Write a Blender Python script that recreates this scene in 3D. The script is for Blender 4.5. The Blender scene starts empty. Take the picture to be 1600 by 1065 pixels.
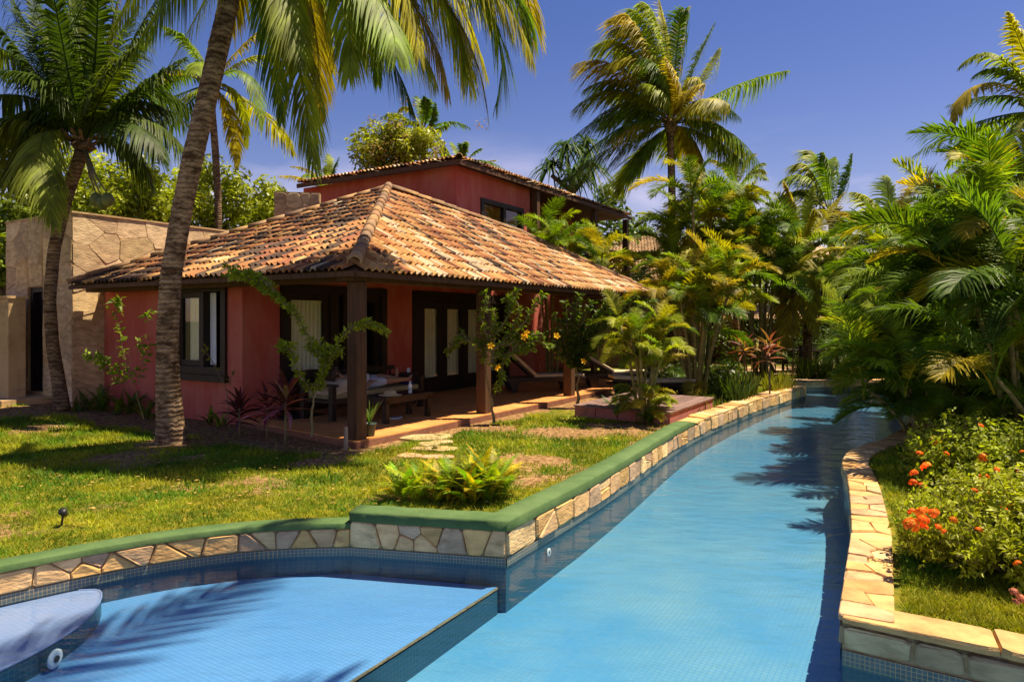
import bpy, bmesh, math, random
import numpy as np
from mathutils import Vector, Matrix, Euler, noise

R_ = math.radians
rnd = random.Random(7)
npr = np.random.default_rng(11)
scene = bpy.context.scene
COL = scene.collection
F, CX, CY, CAMZ = 1067.0, 800.0, 500.0, 1.77      # focal length and horizon in photo pixels, eye height

# ------------------------------------------------------------------ camera, sky, sun, exposure
cam_d = bpy.data.cameras.new('camera')
cam = bpy.data.objects.new('camera', cam_d)
COL.objects.link(cam)
cam.location = (0, 0, CAMZ)
cam.rotation_euler = (R_(90), 0, 0)
cam_d.lens, cam_d.sensor_width = 24.0, 36.0
cam_d.shift_y = -32.5 / 1600
cam_d.clip_end = 3000
scene.camera = cam

SUN_EL = 67.0
SUN_AZ = (0.985, 0.174)                            # the sun stands right of the view and a little beyond
sun_dir = Vector((SUN_AZ[0] * math.cos(R_(SUN_EL)), SUN_AZ[1] * math.cos(R_(SUN_EL)), math.sin(R_(SUN_EL))))
sun_d = bpy.data.lights.new('sun', 'SUN')
sun_d.energy = 4.5
sun_d.angle = R_(0.5)
sun_d.color = (1.0, 0.86, 0.62)
sun = bpy.data.objects.new('sun', sun_d)
COL.objects.link(sun)
sun.rotation_euler = (-sun_dir).to_track_quat('-Z', 'Y').to_euler()

world = bpy.data.worlds.new('World')
scene.world = world
world.use_nodes = True
wn, wl = world.node_tree.nodes, world.node_tree.links
wn.clear()
wo = wn.new('ShaderNodeOutputWorld')
bg = wn.new('ShaderNodeBackground')
sky = wn.new('ShaderNodeTexSky')
sky.sky_type = 'NISHITA'
sky.sun_disc = False
sky.sun_elevation = R_(SUN_EL)
sky.sun_rotation = math.atan2(SUN_AZ[0], SUN_AZ[1])
sky.air_density = 1.0
sky.dust_density = 0.3
sky.ozone_density = 4.0
tc = wn.new('ShaderNodeTexCoord')
mp = wn.new('ShaderNodeMapping')
mp.inputs['Scale'].default_value = (1.0, 1.0, 3.2)
cn = wn.new('ShaderNodeTexNoise')
cn.inputs['Scale'].default_value = 2.1
cn.inputs['Detail'].default_value = 7
cn.inputs['Roughness'].default_value = 0.55
cr = wn.new('ShaderNodeValToRGB')
cr.color_ramp.elements[0].position = 0.46
cr.color_ramp.elements[1].position = 0.74
sx = wn.new('ShaderNodeSeparateXYZ')
low = wn.new('ShaderNodeMapRange')                 # clouds thin out upwards
low.inputs['From Min'].default_value = 0.27
low.inputs['From Max'].default_value = 0.12
mul = wn.new('ShaderNodeMath'); mul.operation = 'MULTIPLY'
hs = wn.new('ShaderNodeHueSaturation')
hs.inputs['Hue'].default_value = 0.518
hs.inputs['Saturation'].default_value = 1.3
hs.inputs['Value'].default_value = 0.68
mx = wn.new('ShaderNodeMix'); mx.data_type = 'RGBA'
mx.inputs['B'].default_value = (7.4, 6.2, 6.6, 1)
wl.new(tc.outputs['Generated'], mp.inputs['Vector'])
wl.new(mp.outputs['Vector'], cn.inputs['Vector'])
wl.new(cn.outputs['Fac'], cr.inputs['Fac'])
wl.new(tc.outputs['Generated'], sx.inputs['Vector'])
wl.new(sx.outputs['Z'], low.inputs['Value'])
wl.new(cr.outputs['Color'], mul.inputs[0])
wl.new(low.outputs['Result'], mul.inputs[1])
wl.new(sky.outputs['Color'], hs.inputs['Color'])
warm = wn.new('ShaderNodeMix'); warm.data_type = 'RGBA'; warm.blend_type = 'MULTIPLY'; warm.inputs['Factor'].default_value = 1.0
warm.inputs['B'].default_value = (1.46, 0.93, 0.80, 1)
wl.new(hs.outputs['Color'], warm.inputs['A'])
wl.new(warm.outputs['Result'], mx.inputs['A'])
wl.new(mul.outputs['Value'], mx.inputs['Factor'])
wl.new(mx.outputs['Result'], bg.inputs['Color'])
bg.inputs['Strength'].default_value = 0.095
wl.new(bg.outputs['Background'], wo.inputs['Surface'])

vs = scene.view_settings
vs.view_transform = 'Standard'
vs.look = 'None'
vs.exposure = 1.12
vs.gamma = 1.0
vs.use_curve_mapping = False
scene.cycles.max_bounces = 9
scene.cycles.diffuse_bounces = 6
scene.cycles.transparent_max_bounces = 16
scene.cycles.caustics_reflective = False
scene.cycles.caustics_refractive = False
scene.cycles.use_denoising = True

# ------------------------------------------------------------------ helpers
def at(px, py, Y):
    return Vector(((px - CX) / F * Y, Y, CAMZ - (py - CY) / F * Y))

def gp(px, py, z=0.0):
    Y = F * (CAMZ - z) / (py - CY)
    return Vector(((px - CX) / F * Y, Y, z))

def link(o, parent=None):
    COL.objects.link(o)
    if parent is not None:
        o.parent = parent
    return o

def tag(o, label=None, cat=None, group=None, kind=None):
    if label: o['label'] = label
    if cat: o['category'] = cat
    if group: o['group'] = group
    if kind: o['kind'] = kind
    return o

def thing(name, label, cat, loc=(0, 0, 0), rz=0.0, group=None):
    o = bpy.data.objects.new(name, None)
    o.empty_display_size = 0.2
    link(o)
    o.location = loc
    o.rotation_euler = (0, 0, rz)
    return tag(o, label, cat, group)

def mesh_np(name, verts, faces, smooth=False):
    """verts Nx3 array, faces Mx4 or Mx3 array (or list of lists)"""
    me = bpy.data.meshes.new(name)
    if isinstance(faces, np.ndarray):
        n, k = faces.shape
        me.vertices.add(len(verts))
        me.vertices.foreach_set('co', np.asarray(verts, dtype=np.float32).ravel())
        me.loops.add(n * k)
        me.loops.foreach_set('vertex_index', faces.astype(np.int32).ravel())
        me.polygons.add(n)
        me.polygons.foreach_set('loop_start', np.arange(0, n * k, k, dtype=np.int32))
        me.polygons.foreach_set('loop_total', np.full(n, k, dtype=np.int32))
        me.update(calc_edges=True)
    else:
        me.from_pydata([tuple(v) for v in verts], [], faces)
        me.update()
    if smooth:
        me.polygons.foreach_set('use_smooth', np.ones(len(me.polygons), dtype=bool))
    return me

def obj(name, me, mat=None, parent=None, color=None):
    o = bpy.data.objects.new(name, me)
    if mat is not None and len(me.materials) == 0:
        me.materials.append(mat)
    if color is not None:
        o.color = (*color[:3], 1)
    return link(o, parent)

class MB:
    def __init__(s):
        s.v, s.f = [], []
    def add(s, verts, faces):
        b = len(s.v)
        s.v.extend(tuple(x) for x in verts)
        s.f.extend([i + b for i in f] for f in faces)
        return s
    def box(s, lo, hi, m=None, ch=0.0):
        x0, y0, z0 = lo; x1, y1, z1 = hi
        if ch:
            c = ch
            vs_ = []
            for (X, Y, Z) in ((x0, y0, z0), (x1, y0, z0), (x1, y1, z0), (x0, y1, z0), (x0, y0, z1), (x1, y0, z1), (x1, y1, z1), (x0, y1, z1)):
                sx_, sy_, sz_ = (1 if X == x0 else -1), (1 if Y == y0 else -1), (1 if Z == z0 else -1)
                vs_ += [(X + sx_ * c, Y + sy_ * c, Z), (X + sx_ * c, Y, Z + sz_ * c), (X, Y + sy_ * c, Z + sz_ * c)]
            bm = bmesh.new()
            bv = [bm.verts.new(v) for v in vs_]
            bmesh.ops.convex_hull(bm, input=bv)
            bm.verts.index_update()
            vv = [v.co.copy() for v in bm.verts]
            ff = [[v.index for v in f.verts] for f in bm.faces]
            bm.free()
        else:
            vv = [(x0, y0, z0), (x1, y0, z0), (x1, y1, z0), (x0, y1, z0), (x0, y0, z1), (x1, y0, z1), (x1, y1, z1), (x0, y1, z1)]
            ff = [[0, 3, 2, 1], [4, 5, 6, 7], [0, 1, 5, 4], [1, 2, 6, 5], [2, 3, 7, 6], [3, 0, 4, 7]]
        if m is not None:
            vv = [m @ Vector(v) for v in vv]
        return s.add(vv, ff)
    def bar(s, a, b, w, h=None, up=(0, 0, 1)):
        a, b = Vector(a), Vector(b); h = h or w
        d = (b - a).normalized()
        u = Vector(up)
        if abs(d.dot(u)) > 0.98: u = Vector((1, 0, 0))
        x = d.cross(u).normalized(); y = x.cross(d)
        vv = []
        for p in (a, b):
            for (i, j) in ((-1, -1), (1, -1), (1, 1), (-1, 1)):
                vv.append(p + x * (i * w / 2) + y * (j * h / 2))
        return s.add(vv, [[0, 3, 2, 1], [4, 5, 6, 7], [0, 1, 5, 4], [1, 2, 6, 5], [2, 3, 7, 6], [3, 0, 4, 7]])
    def tube(s, pts, rad, n=8, cap=True):
        pts = [Vector(p) for p in pts]
        if not hasattr(rad, '__len__'): rad = [rad] * len(pts)
        vv, ff = [], []
        ref = Vector((0.3, 0.9, 0.1)).normalized()
        for i, p in enumerate(pts):
            d = (pts[min(i + 1, len(pts) - 1)] - pts[max(i - 1, 0)]).normalized()
            r0 = ref if abs(d.dot(ref)) < 0.95 else Vector((1, 0, 0))
            x = d.cross(r0).normalized(); y = x.cross(d)
            for k in range(n):
                a = 2 * math.pi * k / n
                vv.append(p + (x * math.cos(a) + y * math.sin(a)) * rad[i])
        for i in range(len(pts) - 1):
            for k in range(n):
                k2 = (k + 1) % n
                ff.append([i * n + k, i * n + k2, (i + 1) * n + k2, (i + 1) * n + k])
        if cap:
            ff.append(list(range(n))[::-1])
            ff.append([(len(pts) - 1) * n + k for k in range(n)])
        return s.add(vv, ff)
    def lathe(s, prof, c=(0, 0, 0), n=16):
        vv, ff = [], []
        for (r, z) in prof:
            for k in range(n):
                a = 2 * math.pi * k / n
                vv.append((c[0] + r * math.cos(a), c[1] + r * math.sin(a), c[2] + z))
        for i in range(len(prof) - 1):
            for k in range(n):
                k2 = (k + 1) % n
                ff.append([i * n + k, i * n + k2, (i + 1) * n + k2, (i + 1) * n + k])
        ff.append(list(range(n))[::-1]); ff.append([(len(prof) - 1) * n + k for k in range(n)])
        return s.add(vv, ff)
    def prism(s, poly, z0, z1):
        n = len(poly)
        vv = [(p[0], p[1], z0) for p in poly] + [(p[0], p[1], z1) for p in poly]
        ff = [list(range(n))[::-1], list(range(n, 2 * n))]
        ff += [[i, (i + 1) % n, n + (i + 1) % n, n + i] for i in range(n)]
        return s.add(vv, ff)
    def build(s, name, mat=None, parent=None, smooth=False, color=None):
        me = mesh_np(name, s.v, s.f, smooth)
        return obj(name, me, mat, parent, color)

def bevel(o, w=0.01, seg=2):
    m = o.modifiers.new('bevel', 'BEVEL'); m.width = w; m.segments = seg; m.limit_method = 'ANGLE'; m.angle_limit = R_(40)
    return o

# ------------------------------------------------------------------ materials
def mat(name, c1, c2=None, scale=5.0, detail=5.0, rough=0.7, bump=0.0, bscale=None, spec=0.4, src=None, contrast=(0.35, 0.65),
        dirt=None, dscale=1.5, stretch=None, coords='Object', dirt_range=(0.5, 0.7), metal=0.0):
    """noise between two colours; src='object' or 'attr' multiplies the tint of the piece itself"""
    m = bpy.data.materials.new(name); m.use_nodes = True
    n, l = m.node_tree.nodes, m.node_tree.links
    b = n['Principled BSDF']
    b.inputs['Roughness'].default_value = rough
    b.inputs['Specular IOR Level'].default_value = spec
    b.inputs['Metallic'].default_value = metal
    if coords == 'World':
        g = n.new('ShaderNodeNewGeometry'); vec = g.outputs['Position']
    else:
        t = n.new('ShaderNodeTexCoord'); vec = t.outputs['Object']
    if src == 'object':                            # alike pieces must not carry the same grain
        oi0 = n.new('ShaderNodeObjectInfo')
        va = n.new('ShaderNodeVectorMath'); va.operation = 'MULTIPLY_ADD'
        va.inputs[1].default_value = (37, 53, 71)
        cb = n.new('ShaderNodeCombineXYZ')
        for k in range(3): l.new(oi0.outputs['Random'], cb.inputs[k])
        l.new(cb.outputs[0], va.inputs[0]); l.new(vec, va.inputs[2]); vec = va.outputs[0]
    if stretch:
        mpn = n.new('ShaderNodeMapping'); mpn.inputs['Scale'].default_value = stretch
        l.new(vec, mpn.inputs['Vector']); vec = mpn.outputs['Vector']
    no = n.new('ShaderNodeTexNoise'); no.inputs['Scale'].default_value = scale; no.inputs['Detail'].default_value = detail
    no.inputs['Roughness'].default_value = 0.6
    l.new(vec, no.inputs['Vector'])
    ra = n.new('ShaderNodeValToRGB')
    ra.color_ramp.elements[0].position, ra.color_ramp.elements[1].position = contrast
    ra.color_ramp.elements[0].color = (*c1, 1); ra.color_ramp.elements[1].color = (*(c2 or c1), 1)
    l.new(no.outputs['Fac'], ra.inputs['Fac'])
    out = ra.outputs['Color']
    if src:
        if src == 'object':
            oi = n.new('ShaderNodeObjectInfo'); tint = oi.outputs['Color']
        else:
            ai = n.new('ShaderNodeAttribute'); ai.attribute_name = 'tint'; tint = ai.outputs['Color']
        mm = n.new('ShaderNodeMix'); mm.data_type = 'RGBA'; mm.blend_type = 'MULTIPLY'; mm.inputs['Factor'].default_value = 1
        l.new(out, mm.inputs['A']); l.new(tint, mm.inputs['B']); out = mm.outputs['Result']
    if dirt:
        n2 = n.new('ShaderNodeTexNoise'); n2.inputs['Scale'].default_value = dscale; n2.inputs['Detail'].default_value = 8
        n2.inputs['Roughness'].default_value = 0.65
        l.new(vec, n2.inputs['Vector'])
        mr = n.new('ShaderNodeMapRange'); mr.inputs['From Min'].default_value, mr.inputs['From Max'].default_value = dirt_range
        l.new(n2.outputs['Fac'], mr.inputs['Value'])
        md = n.new('ShaderNodeMix'); md.data_type = 'RGBA'; md.inputs['B'].default_value = (*dirt, 1)
        l.new(mr.outputs['Result'], md.inputs['Factor']); l.new(out, md.inputs['A']); out = md.outputs['Result']
    l.new(out, b.inputs['Base Color'])
    if bump:
        bn = n.new('ShaderNodeTexNoise'); bn.inputs['Scale'].default_value = bscale or scale * 4; bn.inputs['Detail'].default_value = 6
        l.new(vec, bn.inputs['Vector'])
        bu = n.new('ShaderNodeBump'); bu.inputs['Strength'].default_value = bump; bu.inputs['Distance'].default_value = 0.02
        l.new(bn.outputs['Fac'], bu.inputs['Height']); l.new(bu.outputs['Normal'], b.inputs['Normal'])
    return m

def leaf_mat(name, trans=0.35, rough=0.42, spec=0.45, nscale=2.5, tcol=(1.45, 1.5, 0.35), src='object', base=None):
    m = bpy.data.materials.new(name); m.use_nodes = True
    n, l = m.node_tree.nodes, m.node_tree.links
    b = n['Principled BSDF']; o = n['Material Output']
    b.inputs['Roughness'].default_value = rough
    b.inputs['Specular IOR Level'].default_value = spec
    if base is None:
        oi = n.new('ShaderNodeObjectInfo'); c = oi.outputs['Color']
    else:
        rg = n.new('ShaderNodeRGB'); rg.outputs[0].default_value = (*base, 1); c = rg.outputs[0]
    g = n.new('ShaderNodeNewGeometry')
    no = n.new('ShaderNodeTexNoise'); no.inputs['Scale'].default_value = nscale; no.inputs['Detail'].default_value = 4
    l.new(g.outputs['Position'], no.inputs['Vector'])
    mr = n.new('ShaderNodeMapRange'); mr.inputs['From Min'].default_value = 0.3; mr.inputs['From Max'].default_value = 0.7
    mr.inputs['To Min'].default_value = 0.55; mr.inputs['To Max'].default_value = 1.45
    l.new(no.outputs['Fac'], mr.inputs['Value'])
    ri = n.new('ShaderNodeMapRange'); ri.inputs['To Min'].default_value = 0.7; ri.inputs['To Max'].default_value = 1.3
    l.new(g.outputs['Random Per Island'], ri.inputs['Value'])
    mu = n.new('ShaderNodeMath'); mu.operation = 'MULTIPLY'
    l.new(mr.outputs['Result'], mu.inputs[0]); l.new(ri.outputs['Result'], mu.inputs[1])
    vm = n.new('ShaderNodeVectorMath'); vm.operation = 'SCALE'
    l.new(c, vm.inputs[0]); l.new(mu.outputs[0], vm.inputs['Scale'])
    l.new(vm.outputs[0], b.inputs['Base Color'])
    t = n.new('ShaderNodeBsdfTranslucent')
    vt = n.new('ShaderNodeVectorMath'); vt.operation = 'MULTIPLY'; vt.inputs[1].default_value = tcol
    l.new(vm.outputs[0], vt.inputs[0]); l.new(vt.outputs[0], t.inputs['Color'])
    mi = n.new('ShaderNodeMixShader'); mi.inputs['Fac'].default_value = trans
    l.new(b.outputs[0], mi.inputs[1]); l.new(t.outputs[0], mi.inputs[2]); l.new(mi.outputs[0], o.inputs['Surface'])
    return m

def glass_mat(name, tint=(0.8, 0.85, 0.85), ior=1.45, rough=0.02, bump=0.0, refl=None):
    m = bpy.data.materials.new(name); m.use_nodes = True
    n, l = m.node_tree.nodes, m.node_tree.links
    n.remove(n['Principled BSDF']); o = n['Material Output']
    t = n.new('ShaderNodeBsdfTransparent'); t.inputs['Color'].default_value = (*tint, 1)
    g = n.new('ShaderNodeBsdfGlossy'); g.inputs['Roughness'].default_value = rough
    # Schlick reflectance, the same from both sides of the thin surface
    f = n.new('ShaderNodeLayerWeight')
    pw5 = n.new('ShaderNodeMath'); pw5.operation = 'POWER'; pw5.inputs[1].default_value = 5.0
    l.new(f.outputs['Facing'], pw5.inputs[0])
    r0 = ((ior - 1) / (ior + 1)) ** 2
    ma = n.new('ShaderNodeMath'); ma.operation = 'MULTIPLY_ADD'; ma.inputs[1].default_value = 1 - r0; ma.inputs[2].default_value = r0
    l.new(pw5.outputs[0], ma.inputs[0])
    mi = n.new('ShaderNodeMixShader')
    l.new(ma.outputs[0], mi.inputs[0]); l.new(t.outputs[0], mi.inputs[1]); l.new(g.outputs[0], mi.inputs[2]); l.new(mi.outputs[0], o.inputs['Surface'])
    return m, n, l, f, g

M = {}
M['tile'] = mat('roof_clay', (0.75, 0.7, 0.62), (1.15, 1.1, 1.05), 6, rough=0.8, bump=0.25, bscale=40, src='object', dirt=(0.05, 0.035, 0.03), dscale=7, dirt_range=(0.57, 0.72), spec=0.2)
M['tile_joined'] = mat('roof_clay_far', (0.75, 0.7, 0.62), (1.15, 1.1, 1.05), 6, rough=0.8, bump=0.25, bscale=40, src='attr', dirt=(0.05, 0.035, 0.03), dscale=7, dirt_range=(0.57, 0.72), spec=0.2)
M['stone'] = mat('quartzite', (0.72, 0.66, 0.58), (1.2, 1.14, 1.04), 5, detail=8, rough=0.75, bump=0.5, bscale=18, src='object', dirt=(0.18, 0.11, 0.06), dscale=4, dirt_range=(0.58, 0.8), spec=0.3, stretch=(1, 1, 2.4))
M['mortar'] = mat('mortar', (0.32, 0.21, 0.11), (0.48, 0.34, 0.19), 9, rough=0.9, bump=0.4, bscale=60, spec=0.1)
M['red'] = mat('red_plaster', (0.43, 0.088, 0.064), (0.52, 0.122, 0.088), 1.6, rough=0.85, bump=0.12, bscale=50, dirt=(0.50, 0.20, 0.15), dscale=1.6, dirt_range=(0.46, 0.76), spec=0.2, stretch=(1, 1, 0.3))
M['pink'] = mat('faded_plaster', (0.42, 0.13, 0.11), (0.50, 0.19, 0.15), 3, rough=0.85, bump=0.15, bscale=50, dirt=(0.22, 0.09, 0.07), dscale=3, spec=0.2)
M['plaster'] = mat('tan_plaster', (0.50, 0.31, 0.14), (0.62, 0.44, 0.24), 1.1, detail=8, rough=0.9, bump=0.25, bscale=30, dirt=(0.22, 0.14, 0.08), dscale=1.7, dirt_range=(0.5, 0.75), spec=0.15)
M['darkwood'] = mat('dark_wood', (0.018, 0.011, 0.008), (0.035, 0.02, 0.014), 6, rough=0.5, stretch=(1, 1, 0.15), bump=0.1, spec=0.3)
M['postwood'] = mat('post_wood', (0.07, 0.032, 0.016), (0.125, 0.062, 0.03), 9, detail=8, rough=0.7, stretch=(3, 3, 0.22), bump=0.3, bscale=20, spec=0.25)
M['greywood'] = mat('weathered_wood', (0.22, 0.17, 0.12), (0.34, 0.27, 0.2), 9, rough=0.8, stretch=(3, 3, 0.2), bump=0.3, spec=0.15)
M['deckwood'] = mat('deck_wood', (0.15, 0.09, 0.08), (0.24, 0.15, 0.13), 6, rough=0.7, stretch=(0.2, 3, 3), bump=0.25, src='object', spec=0.25)
M['floor_tile'] = mat('terracotta', (0.8, 0.75, 0.7), (1.1, 1.05, 1.0), 3, rough=0.45, bump=0.06, bscale=30, src='object', spec=0.35)
M['green'] = mat('green_paint', (0.062, 0.118, 0.036), (0.10, 0.165, 0.055), 4, detail=8, rough=0.75, bump=0.25, bscale=25, dirt=(0.085, 0.12, 0.045), dscale=2.5, dirt_range=(0.55, 0.85), spec=0.25)
M['curtain'] = mat('curtain_cloth', (0.80, 0.74, 0.56), (0.88, 0.83, 0.68), 3, rough=0.9, spec=0.1)
M['bluecurtain'] = mat('white_curtain_cloth', (0.62, 0.66, 0.75), (0.72, 0.75, 0.82), 3, rough=0.9, spec=0.1)
M['room'] = mat('room_painted_dark', (0.06, 0.05, 0.04), (0.09, 0.07, 0.06), 1, rough=0.9)  # interior shade put into the colour: near-black walls, floor and ceiling
M['cushion'] = mat('beige_cushion', (0.48, 0.38, 0.24), (0.58, 0.47, 0.31), 8, rough=0.9, bump=0.15, bscale=80, spec=0.1)
M['olive'] = mat('olive_cushion', (0.26, 0.22, 0.10), (0.34, 0.29, 0.15), 8, rough=0.9, bump=0.15, bscale=80, spec=0.1)
M['white'] = mat('white_plastic', (0.75, 0.75, 0.75), (0.8, 0.8, 0.8), 3, rough=0.4)
M['blackplastic'] = mat('black_plastic', (0.015, 0.015, 0.015), (0.03, 0.03, 0.03), 3, rough=0.4)
M['potgreen'] = mat('green_pot', (0.02, 0.045, 0.035), (0.035, 0.06, 0.045), 5, rough=0.5)
M['straw'] = mat('straw', (0.5, 0.34, 0.16), (0.62, 0.46, 0.24), 40, rough=0.9)
M['frond'] = leaf_mat('palm_leaf', 0.42, 0.5, 0.22)
M['leaf'] = leaf_mat('broad_leaf', 0.34, 0.45, 0.4, nscale=1.2)
M['shrub_leaf'] = leaf_mat('shrub_leaf', 0.38, 0.5, 0.25, nscale=5)
M['petal'] = leaf_mat('petal', 0.3, 0.6, 0.2, tcol=(1.3, 1.2, 0.8))
M['stem'] = mat('stem_bark', (0.14, 0.11, 0.05), (0.26, 0.2, 0.09), 14, rough=0.8, bump=0.3)
M['cane'] = mat('palm_cane', (0.16, 0.15, 0.04), (0.36, 0.28, 0.09), 5, rough=0.6, stretch=(0.5, 0.5, 3), bump=0.15)
M['treebark'] = mat('tree_bark', (0.06, 0.045, 0.03), (0.15, 0.11, 0.075), 8, rough=0.9, bump=0.5, stretch=(2, 2, 0.6))
M['coconut'] = mat('coconut_husk', (0.10, 0.13, 0.03), (0.2, 0.19, 0.05), 5, rough=0.6)
M['soil'] = mat('soil', (0.09, 0.05, 0.03), (0.17, 0.10, 0.06), 9, rough=0.95, bump=0.6, bscale=40, spec=0.1)
M['skin'] = mat('skin', (0.42, 0.22, 0.13), (0.48, 0.26, 0.16), 6, rough=0.55)
M['shirt'] = mat('white_cotton', (0.62, 0.56, 0.5), (0.7, 0.64, 0.58), 9, rough=0.9)
M['shorts'] = mat('pale_blue_cotton', (0.42, 0.46, 0.55), (0.5, 0.54, 0.62), 9, rough=0.9)
M['hair'] = mat('brown_hair', (0.03, 0.018, 0.01), (0.06, 0.035, 0.02), 30, rough=0.6)
M['farroof'] = mat('far_tile', (0.42, 0.26, 0.14), (0.58, 0.4, 0.25), 3, rough=0.85, bump=0.3)
M['foliage_dark'] = leaf_mat('woods_leaf', 0.25, 0.55, 0.3, nscale=0.35)

def bark_palm(name, light, dark, rings=9.0):
    m = bpy.data.materials.new(name); m.use_nodes = True
    n, l = m.node_tree.nodes, m.node_tree.links
    b = n['Principled BSDF']; b.inputs['Roughness'].default_value = 0.85; b.inputs['Specular IOR Level'].default_value = 0.2
    t = n.new('ShaderNodeTexCoord')
    no = n.new('ShaderNodeTexNoise'); no.inputs['Scale'].default_value = 4.2; no.inputs['Detail'].default_value = 11; no.inputs['Roughness'].default_value = 0.65
    mp_ = n.new('ShaderNodeMapping'); mp_.inputs['Scale'].default_value = (1, 1, 2.2)
    l.new(t.outputs['Object'], mp_.inputs['Vector']); l.new(mp_.outputs[0], no.inputs['Vector'])
    ra = n.new('ShaderNodeValToRGB'); e = ra.color_ramp.elements
    e[0].position, e[1].position = 0.4, 0.6
    e[0].color = (*dark, 1); e[1].color = (*light, 1)
    l.new(no.outputs['Fac'], ra.inputs['Fac'])
    wv = n.new('ShaderNodeTexWave'); wv.wave_type = 'BANDS'; wv.bands_direction = 'Z'
    wv.inputs['Scale'].default_value = rings / 2; wv.inputs['Distortion'].default_value = 5.0; wv.inputs['Detail'].default_value = 4
    wv.inputs['Detail Scale'].default_value = 3
    l.new(t.outputs['Object'], wv.inputs['Vector'])
    mm = n.new('ShaderNodeMix'); mm.data_type = 'RGBA'; mm.blend_type = 'MULTIPLY'; mm.inputs['Factor'].default_value = 0.65
    r2 = n.new('ShaderNodeValToRGB'); r2.color_ramp.elements[0].position = 0.05; r2.color_ramp.elements[1].position = 0.45
    r2.color_ramp.elements[0].color = (0.25, 0.2, 0.16, 1)
    l.new(wv.outputs['Fac'], r2.inputs['Fac']); l.new(ra.outputs[0], mm.inputs['A']); l.new(r2.outputs[0], mm.inputs['B'])
    l.new(mm.outputs['Result'], b.inputs['Base Color'])
    ad = n.new('ShaderNodeMath'); l.new(wv.outputs['Fac'], ad.inputs[0]); l.new(no.outputs['Fac'], ad.inputs[1])
    bu = n.new('ShaderNodeBump'); bu.inputs['Strength'].default_value = 0.5; bu.inputs['Distance'].default_value = 0.025
    l.new(ad.outputs[0], bu.inputs['Height']); l.new(bu.outputs[0], b.inputs['Normal'])
    return m
M['bark_main'] = bark_palm('coconut_bark', (0.46, 0.31, 0.18), (0.11, 0.06, 0.03))
M['bark'] = bark_palm('palm_bark', (0.32, 0.21, 0.12), (0.10, 0.06, 0.03))

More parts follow.
